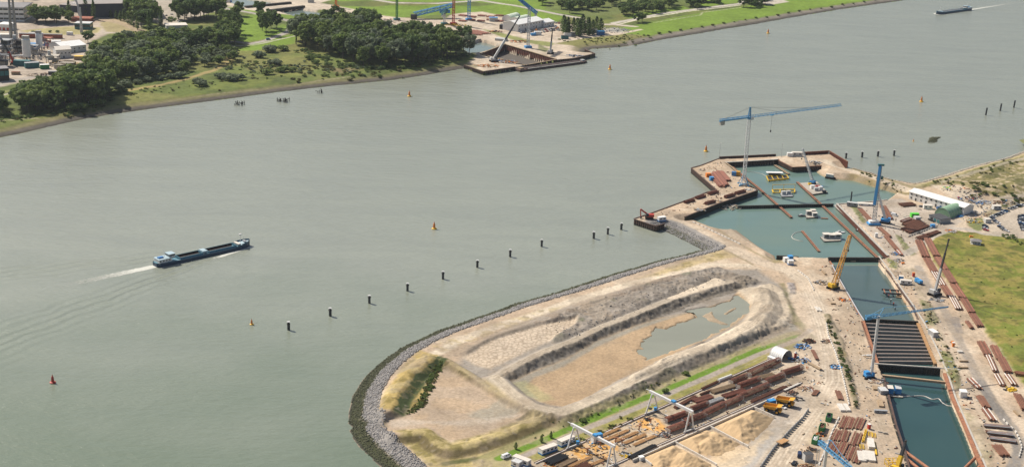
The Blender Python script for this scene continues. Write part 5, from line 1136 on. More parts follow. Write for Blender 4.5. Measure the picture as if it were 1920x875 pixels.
# blue and white site cabins at the dike road
for lb,a,b in (('left blue based site cabin in the row by the dike road',(1008,853),(1046,840)),('right blue based site cabin in the row, under the near gantry',(1044,838),(1078,823.5))):
    A = ON(*a); B = ON(*b); c = (A + B) / 2 + Vector((0,0,0)); container('site_cabin',lb,0,0,9.4,3.0,2.9,ang(A,B),'white_paint','cream_roof','blue_paint',cat='cabin',win=4,at=c)
A = ON(958,869); B = ON(995,873); container('site_cabin','large blue based cabin block nearest the white van',978,868,8.6,3.0,2.9,-.62,'white_paint','cream_roof','blue_paint',cat='cabin',win=3)
container('site_cabin','small blue based cabin wing in front of the large cabin block',969,873,4.0,3.4,2.7,-.62,'white_paint','light_grey','blue_paint',cat='cabin',win=1)
# ------------------------------------------------------------------ vehicles
CARM = {}
for nm,c in (('white',(.72,.72,.72)),('silver',(.38,.39,.40)),('black',(.015,.015,.018)),('navy',(.02,.035,.09)),('blue',(.03,.12,.30)),('red',(.42,.02,.03)),('grey',(.12,.125,.13)),('orange',(.6,.2,.03))):
    CARM[nm] = mat('car_' + nm,c,.28,.0,.05,1.0).name
def make_car(color,van=False):
    root = thing('van' if van else 'car','x','van' if van else 'car'); L,Wd = (5.2,2.0) if van else (4.4,1.8); h = 1.1 if van else .82
    prof = [(-L / 2,.35),(L / 2,.35),(L / 2 + .02,.75),(L / 2 - .25,h),(-L / 2 + .1,h + .03),(-L / 2,.8)]
    mb = MB(); n = len(prof); y0 = Wd / 2
    mb.add([(x,-y0,z) for x,z in prof] + [(x,y0,z) for x,z in prof],[tuple(range(n))[::-1],tuple(range(n,2 * n))] + [(i,(i + 1) % n,n + (i + 1) % n,n + i) for i in range(n)]); mb.build('body',CARM[color],root)
    g0,g1,g2,g3,top = ((-L / 2 + .12,-L / 2 + .2,1.25,2.0,2.15) if van else (-L / 2 + .25,-L / 2 + .95,.35,1.1,1.42))
    y1 = Wd / 2 - .08; y2 = Wd / 2 - .28
    gl = MB(); gl.add([(g0,-y1,h),(g3,-y1,h),(g3,y1,h),(g0,y1,h),(g1,-y2,top - .05),(g2,-y2,top - .05),(g2,y2,top - .05),(g1,y2,top - .05)],[(0,1,5,4),(1,2,6,5),(2,3,7,6),(3,0,4,7)])
    if van:
        gl.build('body_upper',CARM[color],root); w = MB(); w.box((.9,0,1.55),(.9,Wd - .22,.5)); w.box((-.6,0,1.55),(1.2,Wd - .24,.45)); w.build('window','glass_dark',root)
        MB().add([(g2 + .05,-y2 + .1,top - .2),(g3 - .05,-y1 + .1,h + .15),(g3 - .05,y1 - .1,h + .15),(g2 + .05,y2 - .1,top - .2)],[(0,1,2,3)]).build('windscreen','glass_dark',root,loc=(.06,0,.04))
    else: gl.build('glasshouse','glass_dark',root)
    MB().add([(g1,-y2,top - .05),(g2,-y2,top - .05),(g2,y2,top - .05),(g1,y2,top - .05),(g1 + .1,-y2 + .1,top),(g2 - .1,-y2 + .1,top),(g2 - .1,y2 - .1,top),(g1 + .1,y2 - .1,top)],[(4,5,6,7),(0,1,5,4),(1,2,6,5),(2,3,7,6),(3,0,4,7)]).build('roof',CARM[color],root)
    for sx in (-1,1):
        for sy in (-1,1): MB().tube((sx * L * .31,sy * (Wd / 2 - .2),.33),(sx * L * .31,sy * (Wd / 2 + .01),.33),.33,n=8).build('wheel','black_rubber',root)
    return root
PROT = {}
def car(label,p,rz,color,van=False,group=None,name=None):
    k = (color,van)
    if k not in PROT: PROT[k] = make_car(color,van); r = PROT[k]; r.location = p; r.rotation_euler = (0,0,rz); r['label'] = label
    else: r = clone(PROT[k],p,rz,label)
    if group: r['group'] = group
    elif 'group' in r: del r['group']
    return r
car('white van parked beside the blue based cabins on the dike road',ON(949,857),.75,'white',True)
car('white car squeezed between the two yellow dump trucks',ON(1467,764),-.9,'white')
car('white pickup standing alone in the middle of the yard',ON(1676.5,404.5),-.9,'white',True)
car('dark blue jeep beside the grey shed at the bottom of the yard',ON(1499,854),1.35,'navy',True)
car('black car in front of the dark blue jeep',ON(1489,869),1.1,'black')
car('dark car in front of the long white hall',ON(1728,387.5),.0,'grey'); car('blue van beside the white annexe cabin',ON(1762,392),.2,'blue',True)
# car park
rows = [('the curved left row',[(1515,638),(1532,622),(1552,612),(1572,603),(1592,597),(1613,588),(1634,578),(1655,568),(1678,560)],.3),('the far back row',[(1718,540),(1742,530),(1765,521),(1790,512),(1815,506),(1840,500),(1862,494)],.3),
 ('the inner row',[(1532,655),(1548,668),(1562,682),(1578,694)],-.1),('the tan strip row',[(1606,728),(1618,742),(1632,756),(1655,774),(1672,780)],-.1),('the red car row',[(1440,722),(1444,737),(1436,752)],-.1),
 ('the right edge row',[(1830,618),(1828,634),(1826,650),(1824,666),(1828,682),(1834,698),(1842,716),(1850,736),(1856,756),(1862,772)],.15),('the rightmost double row',[(1858,612),(1858,628),(1856,644),(1856,660),(1860,678)],.15)]
cols = ['navy','white','grey','black','silver','navy','white','blue','black','silver','grey','white','black']
ci = 0
for rn,ps,a in rows:
    for k,(x,y) in enumerate(ps):
        c = cols[ci % len(cols)]; ci += 1
        car('%s car, %s from left in %s of the car park' % (c,ORD[k],rn) if 'edge' not in rn and 'double' not in rn else '%s car, %s from top in %s of the car park' % (c,ORD[k],rn),ON(1600 + x / 5.834,300 + y / 5.834),R(-35) + a + U(-.06,.06),c,group='cars in the car park')
car('bright red car in the car park',ON(1600 + 1449 / 5.834,300 + 771 / 5.834),R(-40),'red',group='cars in the car park')
# lorry things
def lorry(label,px,py,rz,cabm,boxm,L=8.0,H=3.0,look=ON,z=None):
    p = look(px,py); root = thing('lorry',label,'lorry',p,rz)
    MB().box((L / 2 - 1.0,0,1.7),(2.0,2.4,2.4)).build('cab',cabm,root); MB().box((L / 2 + .03,0,2.2),(.08,2.0,.9)).build('windscreen','glass_dark',root); MB().box((-1.1,0,.9 + H / 2 - .3),(L - 2.4,2.5,H - .9)).build('load_box',boxm,root); MB().box((0,0,.7),(L,1.2,.4)).build('chassis','dark_metal',root)
    for x in (-L * .35,-L * .2,L * .33):
        for s in (-1,1): MB().tube((x,s * .9,.5),(x,s * 1.25,.5),.5,n=8).build('wheel','black_rubber',root)
lorry('blue lorry parked on the haul road beside the upper dock',1722,531,1.9,'sky_blue','sky_blue',6,2.6)
# dump trucks
def dump_truck():
    root = thing('dump_truck','x','dump truck')
    b = MB(); b.add([(-4.6,-1.9,3.4),(-4.6,1.9,3.4),(2.6,2.0,3.9),(2.6,-2.0,3.9),(-4.2,-1.5,2.1),(-4.2,1.5,2.1),(1.4,1.5,1.9),(1.4,-1.5,1.9)],[(4,5,6,7),(0,4,7,3),(1,2,6,5),(0,1,5,4),(2,3,7,6)])
    b.add([(2.2,-2.1,3.85),(2.2,2.1,3.85),(4.6,2.1,4.3),(4.6,-2.1,4.3),(2.2,-2.1,4.1),(2.2,2.1,4.1),(4.6,2.1,4.5),(4.6,-2.1,4.5)],[(0,1,2,3),(4,5,6,7),(2,3,7,6),(0,3,7,4),(1,2,6,5)])
    for y in (-2.0,2.0): b.beam((-4.6,y,3.5),(2.6,y,4.0),.25)
    b.build('dump_body','truck_yellow',root); MB().box((0,0,1.5),(8.4,1.4,.8)).build('chassis','dark_metal',root)
    MB().box((3.2,.7,2.9),(1.6,1.5,1.6)).box((3.9,0,1.8),(1.4,3.4,1.0)).build('cab','truck_yellow',root); MB().box((4.02,.7,3.1),(.08,1.3,.8)).build('windscreen','glass_dark',root)
    for x in (-2.6,2.7):
        for s in (-1,1):
            w = MB().tube((x,s * 1.15,1.15),(x,s * 2.0,1.15),1.15,n=14).build('wheel','black_rubber',root); MB().tube((x,s * 1.9,1.15),(x,s * 2.06,1.15),.6,n=10).build('rim','truck_yellow',w)
    return root
t0 = dump_truck(); t0.location = ON(1448,772); t0.rotation_euler = (0,0,R(-25)); t0['label'] = 'yellow dump truck nearest the sand bays'; t0['group'] = 'yellow dump trucks'
clone(t0,ON(1471.5,759),R(-25),'yellow dump truck behind the white car, away from the sand')
# green skips
for k,(x,y,lb,ld) in enumerate(((1554,786,'green skip highest in the row beside the steel stock yard','dark_metal'),(1541,805,'green skip with brown scrap in the middle of the row','steel_rust'),(1528,828,'green skip heaped with white rubble near the blue crane','white_paint'))):
    p = ON(x,y); r_ = thing('skip',lb,'skip',p,R(70),'green skips'); mb = MB(); l,w,h = 6.0,2.5,2.4
    for a,b,d in (((-l / 2,0,h / 2),0,(.15,w,h)),((l / 2,0,h / 2),0,(.15,w,h)),((0,-w / 2,h / 2),0,(l,.15,h)),((0,w / 2,h / 2),0,(l,.15,h)),((0,0,.1),0,(l,w,.2))): mb.box(a,d)
    for i in range(6): mb.box((-l / 2 + .5 + i,-w / 2 - .1,h / 2),(.2,.15,h)); mb.box((-l / 2 + .5 + i,w / 2 + .1,h / 2),(.2,.15,h))
    mb.build('box','green_paint',r_); f = MB()
    for i in range(26): f.box((U(-2.6,2.6),U(-.9,.9),U(1.2,2.1)),(U(.4,1.2),U(.3,.8),U(.2,.6)),U(0,3))
    f.build('rubble_load',ld,r_,stuff=True)
junk('scrap_heap','rusty scrap and an orange loader between the green skips',1538,815,2.6,26,['steel_rust','timber','orange_paint','dark_metal'],1.6)
junk('scrap_heap','brown timber scrap pile behind the grey shed',1522,843,3.0,30,['steel_rust','timber','dark_metal'],1.6); junk('scrap_heap','brown plank heap cut off at the bottom beside the grey shed',1513,874,4,30,['timber_orange','steel_rust','timber'],1.2)
# ------------------------------------------------------------------ sand bays
RAILR = lambda t: (1144 + (1505 - 1144) * t,876 + (716.5 - 876) * t)
A = ON(1186,866); B = ON(1452,748); root = thing('bay_wall','long white concrete wall behind the sand bays','wall',A,ang(A,B)); L = (B - A).length
n_ = int(L / 3.0)
seg = None
for i in range(n_):
    if seg is None: seg = MB().box((0,0,.75),(2.9,.55,1.5)).build('wall_block','concrete_light',root); o = seg
    else: o = bpy.data.objects.new('wall_block',seg.data); COL.objects.link(o); o.parent = root
    o.location = (1.5 + 3.0 * i,U(-.05,.05),0)
for k,(a,b,lb) in enumerate((((1410,764),(1451,783),'white wall at the upper side of the farthest sand bay'),((1331,801),(1403,839),'white wall between the farthest and the middle sand bay'),((1264.5,830),(1344,873),'white wall between the middle and the nearest sand bay'),((1200.4,857),(1222,872),'white wall at the lower side of the nearest sand bay'))):
    A = ON(*a); B = ON(*b); A.z = B.z = GZ; root = thing('bay_wall',lb,'wall',A,ang(A,B)); L = (B - A).length; n_ = max(2,int(L / 3)); m0_ = None
    for i in range(n_):
        if m0_ is None: o = MB().box((0,0,.65),(L / n_ - .08,.5,1.3)).build('wall_block','concrete_light',root); m0_ = o.data
        else: o = bpy.data.objects.new('wall_block',m0_); COL.objects.link(o); o.parent = root
        o.location = (L * (i + .5) / n_,U(-.05,.05),0)
def sand_pile(label,peaks,foot,seed):
    """heap: height field of several cones with slumped, gullied sides"""
    w = [ON(*q) for q in foot]; c = sum(w,Vector()) / len(w); c.z = GZ; poly = np.array([(p.x - c.x,p.y - c.y) for p in w]); x0,y0 = poly.min(0) - 2; x1,y1 = poly.max(0) + 2
    gx_ = np.arange(x0,x1,.45); gy_ = np.arange(y0,y1,.45); Xs,Ys = np.meshgrid(gx_,gy_); Zs = np.full(Xs.shape,-1.)
    ins = inside(Xs,Ys,poly); dd = dist(Xs,Ys,poly,True,30); sd = np.where(ins,dd,-dd)
    for (px,py,h) in peaks:
        q = P(px,py,GZ + h) - c; rr = np.hypot(Xs - q.x,Ys - q.y); Zs = np.maximum(Zs,h * 1.15 - rr * .46 + (fbm(Xs + seed * 9,Ys,3.5,seed) - .5) * 1.9)
    rid = np.abs(fbm(Xs * .5 + Ys * .5 + seed,(Ys - Xs) * 2.2,5,seed + 5,3) - .5) * 1.6
    Zs = np.minimum(Zs,sd * .62 + .1) - rid * sstep(sd,0,3) * .55
    Zs = np.where(sd < -.8,-1,Zs); Cc = np.ones(Xs.shape + (3,),np.float32)
    o = grid_mesh('sand_pile',Xs,Ys,Zs,Cc,Zs > -.4,MATS['sand']); o.location = c; tag(o,label,'sand pile','sand piles in the bays')
sand_pile('sand pile in the nearest bay, cut by the bottom edge of the photo',[(1255,838,4.5),(1290,850,4.5),(1235,852,3.5)],[(1205,858),(1264,833),(1340,873),(1335,890),(1240,890)],3)
sand_pile('sand pile in the middle bay with slumped front',[(1310,806,5.0),(1345,812,4.2),(1330,822,4.0),(1290,822,4)],[(1268,830),(1330,803),(1400,838),(1375,852),(1345,868),(1335,866)],5)
sand_pile('large double peaked sand pile in the farthest bay',[(1410,770,5.6),(1385,782,5.2),(1380,800,4.0),(1420,778,4.5)],[(1336,801),(1408,768),(1450,784),(1440,800),(1425,812),(1405,834),(1398,836)],8)
# barrier of the apron and loose things on it
def barrier(label,line,block=2.0,h=.9,w=.55,mname='concrete',gap=.12,name='barrier_row',cat='barrier'):
    q = [ON(*a) for a in line]; root = thing(name,label,cat,q[0]); m0_ = None
    for a,b in zip(q[:-1],q[1:]):
        L = (b - a).length; n_ = max(1,int(L / block)); rz = ang(a,b)
        for i in range(n_):
            p = a.lerp(b,(i + .5) / n_) - q[0]
            if m0_ is None: o = MB().box((0,0,h / 2),(block - gap,w,h),taper=.75).build('block',mname,root); m0_ = o.data
            else: o = bpy.data.objects.new('block',m0_); COL.objects.link(o); o.parent = root
            o.location = (p.x,p.y,p.z); o.rotation_euler = (0,0,rz + U(-.04,.04))
barrier('long dark grey barrier along the concrete apron of the sand bays',[(1516,769),(1505,785),(1480,810),(1450,843),(1425,878)],2.4,1.6,.5,'grey_paint')
barrier('white kerb blocks along the haul road beside the long hedge',[(1549,605),(1553,630),(1566,660),(1580,705),(1592,760)],3.0,1.0,.7,'concrete_light')
barrier('concrete blocks along the harbour road above the rock slope',[(1297,416),(1320,426),(1345,438),(1388,458)],3.5,.8,.7,'concrete_light'); barrier('white kerb blocks on the curve above the amber crane',[(1495,507),(1515,522),(1526,545)],3.0,.9,.6,'concrete_light')
barrier('low concrete kerb wall beside the rust pile of the yard',[(1703,444),(1730,434),(1758,424)],3.0,1.0,.6,'concrete'); barrier('white kerb blocks on the bend at the lower right haul road',[(1880,785),(1891,797),(1903,807),(1910,820),(1916,838),(1910,858)],3.0,.8,.6,'concrete_light')
root = thing('steel_frame','rusty box frame lying on the apron beside the dark barrier','frame',ON(1467,832),.75); mb = MB()
for z in (.3,1.6):
    for y in (-1.6,0,1.6): mb.beam((-3,y,z),(3,y,z),.25)
    for x in (-3,-1,1,3): mb.beam((x,-1.6,z),(x,1.6,z),.25)
mb.build('bars','timber',root,stuff=True); MB().box((0,0,1.75),(5.8,3.2,.15)).build('boards','timber_orange',root)
# ------------------------------------------------------------------ reinforcement yard between the rails
def rail(label,a,b):
    A = ON(*a); B = ON(*b); root = thing('crane_rail',label,'rail',A); d = B - A; nr = Vector((-d.y,d.x,0)).normalized()
    MB().beam((0,0,.15),d + Vector((0,0,.15)),1.6,.3).build('rail_foundation','concrete_light',root)
    for s in (-1,1): MB().beam(nr * s * .55 + Vector((0,0,.42)),d + nr * s * .55 + Vector((0,0,.42)),.14,.2).build('rail','steel_rust',root)
rail('gantry rail on the grass side of the cage yard',(1003,868.6),(1444,674)); rail('gantry rail on the sand bay side of the cage yard',(1150,872),(1503,717))
def gantry(label,f0,f1,top0,top1,box=True):
    A = ON(*f0); B = ON(*f1); A.z = B.z = GZ + .5; root = thing('gantry_crane',label,'gantry crane',A); d = B - A; al = Vector((d.y,-d.x,0)).normalized(); dn = d.normalized(); h = 10.5
    MB().beam(-dn * 2.5 + Vector((0,0,h)),d + dn * 1.5 + Vector((0,0,h)),1.1,1.3).build('girder','crane_white',root)
    MB().beam(-dn * 5 + Vector((0,0,h + .3)),-dn * 2 + Vector((0,0,h + .3)),.25).build('cable_arm','crane_white',root)
    for k,(o,sp) in enumerate(((Vector((0,0,0)),4.2),(d,3.0))):
        lg = MB()
        for s in (-1,1):
            lg.tube(o + al * sp * s,o + al * .7 * s + Vector((0,0,h - .5)),.38,n=8); lg.tube(o + al * sp * s * .62 + Vector((0,0,h * .38)),o + al * sp * s * .2 + Vector((0,0,h * .38)),.2,n=6) if k == 0 else None
        lg.build('leg_frame','crane_white',root); MB().beam(o - al * (sp + .8) + Vector((0,0,.3)),o + al * (sp + .8) + Vector((0,0,.3)),.6,.6).build('bogie','light_grey',root)
        if k == 0:
            MB().lathe([(.2,-.2),(1.0,-.2),(1.0,.2),(.2,.2)],tuple(o + al * 1.2 + Vector((0,0,2.4))),14).build('cable_reel','black_rubber',root)
    t = d * .55; MB().box((t.x,t.y,h + .9),(2.2,1.8,.8),ang(A,B)).build('hoist','sky_blue',root)
    q = -al * 2.4; MB().box((q.x,q.y,1.3),(1.4,1.4,1.6)).build('control_box','sky_blue',root)
gantry('white gantry crane over the rebar cages in the middle of the yard',(1222,773.5),(1292,809),0,0)
gantry('white gantry crane over the orange template yard near the cabins',(1076,838),(1146,875),0,0)
def cage(label,a,b,r,frame_ends=(1,1)):
    A = ON(*a); B = ON(*b); A.z = B.z = GZ + r + .3; L = (B - A).length; root = thing('rebar_cage',label,'rebar cage',(A + B) / 2,ang(A,B),'rebar cages in the yard'); mb = MB(); n = 24
    for i in range(n):
        t = 2 * math.pi * i / n; mb.beam((-L / 2,r * math.cos(t),r * math.sin(t)),(L / 2,r * math.cos(t),r * math.sin(t)),.15,.15,caps=False)
    mb.build('bars','rebar',root,stuff=True); hp = MB(); m_ = int(L / .9)
    for k in range(m_ + 1):
        x = -L / 2 + L * k / m_
        for i in range(12):
            t0 = 2 * math.pi * i / 12; t1 = 2 * math.pi * (i + 1) / 12; hp.beam((x,(r + .08) * math.cos(t0),(r + .08) * math.sin(t0)),(x,(r + .08) * math.cos(t1),(r + .08) * math.sin(t1)),.13,.13,caps=False)
    hp.build('hoops','rebar',root,stuff=True); ir = MB()
    for k in range(3):
        x = -L * .4 + L * .4 * k; ir.beam((x,-r,0),(x,r,0),.18); ir.beam((x,0,-r),(x,0,r),.18)
    ir.build('cross_braces','rebar',root,stuff=True)
    for k,s in enumerate((-1,1)):
        if not frame_ends[k]: continue
        f = MB(); x = s * (L / 2 + .5)
        for j in range(5): f.beam((x,-r * 1.1,-r + .5 * j),(x,r * 1.1,-r + .5 * j),.1)
        for y in (-r * 1.1,0,r * 1.1): f.beam((x,y,-r - .3),(x,y,r * .35),.12)
        f.build('support_frame','light_grey',root)
YZ = lambda x,y: (1180 + x / 3.43,620 + y / 3.43)
CG = [((770,295),(960,205),1.55,'longest dark rebar cage beside the white arched shelter'),((655,340),(750,305),1.35,'rebar cage next along the grass side rail'),((700,372),(830,325),1.45,'rebar cage in the second row behind the stepped racks'),((875,345),(985,300),1.45,'rebar cage right of the plank racks'),((985,290),(1105,250),1.5,'rebar cage farthest right, with racks at both ends'),
      ((710,440),(890,365),1.5,'long rebar cage in the front row left of the grey bars'),((610,490),(715,445),1.45,'rebar cage just right of the middle gantry legs'),((480,550),(600,490),1.5,'rebar cage in the front row beside the gantry leg'),((355,600),(480,555),1.45,'rebar cage directly under the end of the middle gantry girder'),((250,655),(370,610),1.5,'rebar cage nearest the orange template yard'),((395,520),(500,480),1.3,'back row rebar cage behind the gantry leg'),((235,590),(370,540),1.3,'low rusty rebar cage beneath the middle gantry')]
for a,b,r,lb in CG: cage(lb,YZ(*a),YZ(*b),r)
for lb,a,b,w,n,q in (('plank and bar rack left of the second row cage',(525,400),(680,355),4,7,'timber'),('plank and bar rack in the centre of the cage yard',(600,430),(745,385),4,7,'rebar'),('white toothed rack behind the front row cages',(500,475),(600,435),3,5,'light_grey'),('bar rack with timber left of the farthest right cage',(810,315),(930,285),4,7,'timber'),
    ('flat dark bundle of bars on bare ground near the grass side rail',(415,460),(530,425),4.5,10,'rebar'),('grey and brown bars laid along the sand side rail',(780,462),(1010,362),2.4,5,'steel_rust'),('long rusty tubes along the grass side rail by the gantry',(290,500),(430,425),2.2,5,'steel_rust'),('rusty tubes behind the grass side rail next to the white pipe',(465,380),(570,330),1.6,3,'steel_rust'),('dark tube pair on the rail foundation in mid yard',(455,415),(530,385),1.2,3,'steel_rust')):
    stack('bar_stack',lb,YZ(*a),YZ(*b),w,n,.22,2,q,'bar stack',jitter=.3)
A = ON(*YZ(572,328)); B = ON(*YZ(655,296)); tag(MB().tube((0,0,.9),B - A + Vector((0,0,.9)),.85,n=12).build('white_pipe','white_paint',loc=A),'single thick white pipe lying behind the grass side rail','pipe')
arch('arched_shelter','white arched shelter at the end of the rebar cage yard',(1475,674),(1452,665.5),4.8,'white_roof',0.8,cat='shelter',open_end=True,end_m='dark_metal')
container('long_box','white container at the foot of the arched shelter',1450,675.5,7,2.2,1.6,-.85,'white_paint','white_roof')
junk('machinery_heap','blue and grey bar bending machines outside the arched shelter',1499,675,6,46,['blue_paint','light_grey','sky_blue','dark_metal','steel_rust'],2.0,'machinery'); junk('machinery_heap','dark pumps and hoses along the grass edge behind the arched shelter',1505,650,5,40,['dark_metal','light_grey','blue_paint'],1.6,'machinery'); junk('scrap_heap','brown brushwood heap at the bend by the dike road',1517,640,3.5,40,['timber_dark','steel_rust'],2.4,long=.8)
A = ON(1491,671); r_ = thing('red_silo','small red silo with white cap beside the arched shelter','silo',A); MB().tube((0,0,0),(0,0,3.2),.8,n=10).build('tank','red_paint',r_); MB().tube((0,0,3.2),(0,0,4.0),.8,.3,n=10).build('cap','white_paint',r_)
for lb,a,b,w,n,q in (('rusty beams lying across the yard corner by the haul road',(1523,657),(1532,675),2,4,'steel_rust'),('brown beams pointing at the haul road from the machines',(1514,680),(1540,694),2,4,'timber'),('pair of white rails laid beside the last cages',(1470,733),(1500,719),1.4,2,'concrete_light'),('rusty beams in front of the scrap near the dump trucks',(1525,742),(1533,732),2.6,4,'steel_rust'),('rusty plate stack beside the hedge road',(1570,733),(1576,750),3.0,5,'steel_rust')):
    stack('beam_stack',lb,a,b,w,n,.25,1,q,'beam stack',shape='beam')
junk('scrap_heap','brown formwork scrap right of the cage yard',1512,728,4.5,40,['steel_rust','light_grey','timber'],.9); junk('scrap_heap','dark scrap row between the dump trucks and the cages',1484,737,4.0,34,['dark_metal','steel_rust','timber_dark'],1.0); junk('scrap_heap','black tyre and hose scraps beside the upper dump truck',1494,747,3.5,16,['dark_metal','black_rubber' if False else 'pipe_black'],.7)
junk('pipe_row_heap','blue and grey pumps and hoses along the hedge kerb',1572,688,4.5,40,['sky_blue','light_grey','dark_metal','steel_rust'],1.2,'machinery'); junk('pipe_row_heap','dark hoses and pipes along the upper hedge kerb',1553,640,4,30,['dark_metal','steel_rust','timber'],.8,'machinery')
for k,(x,y) in enumerate(((1577,765),(1587.5,765))):
    p = ON(x,y); tag(MB().box((0,0,.5),(2.6 - k * .6,8.0,1.0),.05).build('concrete_slab','concrete_light',loc=p),['wider pale slab at the lower end of the hedge road','narrower pale slab at the lower end of the hedge road'][k],'slab')
# orange template yard
for k in range(7):
    a = (1128 + k * 17,812 + k * 1.5) if k < 5 else (1075 + (k - 5) * 30,856); b = (a[0] + 46,a[1] - 20)
    stack('plank_bed','orange stained timber bed in the template yard, %s from the left gantry end' % ORD[k],(a[0] - 10,a[1] + 10 + k * 2.0),(a[0] + 34,a[1] - 9 + k * 2.0),2.2,4,.16,1,'timber_orange','timber bed',shape='beam',group='timber beds of the template yard')
for lb,a,b,n,w,q in (('dark pipes with grey spacers left of the template yard',(1026,870),(1060,855),9,5,'pipe_black'),('brown and grey pipes at the bottom of the template yard',(1045,878),(1080,862),6,3,'timber'),('brown bars bottom centre of the template yard',(1078,884),(1105,872),8,5,'steel_rust'),('row of black pipe ends beside the sand side rail',(1180,860),(1228,836),5,2.4,'pipe_black')):
    stack('pipe_bundle',lb,a,b,w,n,.25,2,q,'pipe bundle',jitter=.8)
for k,(x,y) in enumerate(((1101,851),(1125,838),(1154,831),(1198,808),(1220,795),(1166,834))):
    p = ON(x,y); r_ = thing('template_stand','orange rusted template stand, %s in the timber yard from the near gantry' % ORD[k],'stand',p,0,'template stands'); MB().tube((0,0,.3),(0,0,3.2),.28,n=8).build('post','orange_steel',r_); MB().lathe([(.9,0),(.9,.4),(.3,.5)],(0,0,0),10).build('foot','concrete',r_); MB().beam((-1.4,0,3.0),(1.4,.5,3.0),.35).build('arm','orange_steel',r_)
p = ON(1116,828); r_ = thing('control_hut','white hut with blue tank under the near gantry girder','hut',p,.5); MB().box((0,0,1.5),(3.6,2.6,3.0)).build('walls','white_paint',r_); MB().box((0,0,3.1),(3.9,2.9,.2)).build('roof','cream_roof',r_); MB().box((2.6,.6,2.6),(2.4,2.2,2.4)).build('tank','sky_blue',r_); MB().box((0,-1.34,1.0),(.9,.08,2.0)).build('door','grey_paint',r_)
junk('scrap_heap','black tyre heap at the top corner of the template yard',1213,786,2.0,16,['pipe_black'],1.6,long=.2); junk('scrap_heap','purple grey clamps scattered beside the sand side rail',1245,815,4.0,34,['grey_paint','dark_metal','steel_rust'],.8); junk('scrap_heap','dark clamps and yellow pieces beside the pipe ends',1176,852,3.5,28,['dark_metal','yellow_paint','grey_paint'],.8)
# ------------------------------------------------------------------ steel stock yard at the bottom
BZ = lambda x,y: (1400 + x / 6.25,735 + y / 6.25)
SY = [((1110,430),(1180,290),'rusty bars at the top left of the stock yard'),((1200,430),(1250,300),'rusty bars at the top middle of the stock yard'),((1290,440),(1350,310),'rusty bars with pale tubes at the top right of the stock yard'),((1030,570),(1090,450),'long orange tubes in the middle left of the stock yard'),((1120,580),(1170,450),'brown bars in the middle of the stock yard'),((1250,630),(1310,480),'dark rust bundle in the middle right of the stock yard'),
      ((970,700),(1040,590),'orange bars low on the left of the stock yard'),((1080,740),(1150,590),'grey brown bars low in the middle of the stock yard'),((1190,800),(1260,640),'dark red plates low on the right of the stock yard'),((1270,830),(1330,680),'bars along the lower right edge of the stock yard')]
for k,(a,b,lb) in enumerate(SY): stack('bar_stack',lb,BZ(*a),BZ(*b),4.2,9,.2,1,'rebar' if k % 3 else 'steel_rust','bar stack',mix=['rebar','timber','steel_rust','rebar','sheetpile_red'],jitter=1.0,group='bar stacks in the stock yard')
barrier('pale concrete edge strip along the left of the stock yard',[BZ(1085,285),BZ(1000,460),BZ(900,720),BZ(840,860)],4.0,.5,.9,'concrete_light')
for k,(x,y,l,w,h) in enumerate(((1345,760,10.0,3.6,1.0),(1410,755,9.5,3.6,1.1),(1462,765,9.5,3.0,1.2),(1455,620,9.5,3.0,1.6))):
    p = ON(*BZ(x,y)); r_ = thing('plate_stack',['left pale plate stack at the bottom of the stock yard','middle pale plate stack at the bottom of the stock yard','right pale plate stack at the bottom of the stock yard','pale plate stack standing above the other three'][k],'plate stack',p,R(82))
    for j in range(3): MB().box((U(-.1,.1),U(-.1,.1),h * (j + .5) / 3),(l,w,h / 3 - .04)).build('plate','concrete_light',r_)
A = ON(*BZ(1520,740)); B = ON(*BZ(1495,590)); tag(MB().beam((0,0,.4),B - A + Vector((0,0,.4)),.7,.6).build('yellow_beam','yellow_paint',loc=A),'bright yellow beam beside the pale plate stacks','beam')
for k,(x,y) in enumerate(((1450,490),(1490,505),(1350,640))):
    p = ON(*BZ(x,y)); r_ = thing('ladder_rack',['left small yellow ladder frame at the stock yard corner','right small yellow ladder frame at the stock yard corner','yellow frame at the right edge of the stacked bars'][k],'frame',p,1.4); mb = MB()
    for s in (-.9,.9): mb.beam((-2.4,s,.3),(2.4,s,.3),.25)
    for i in range(5): mb.beam((-2.2 + 1.1 * i,-.9,.3),(-2.2 + 1.1 * i,.9,.3),.2)
    mb.build('ladder','yellow_paint',r_)
A = ON(*BZ(1360,590)); B = ON(*BZ(1398,450)); tag(MB().lattice((0,0,.7),B - A + Vector((0,0,.7)),.9,1.4,.14).build('yellow_truss','yellow_paint',loc=A),'long yellow lattice piece along the stock yard','truss')
A = ON(1673,872); r_ = thing('yellow_rack','yellow open rack beside the yellow crane at the bottom edge','rack',A,.2); mb = MB()
for x in (-3,-1,1,3):
    for y in (-2,2): mb.beam((x,y,0),(x,y,3),.25)
for z in (.4,2.9):
    for y in (-2,2): mb.beam((-3,y,z),(3,y,z),.22)
    for x in (-3,-1,1,3): mb.beam((x,-2,z),(x,2,z),.22)
mb.build('rack_frame','yellow_paint',r_)
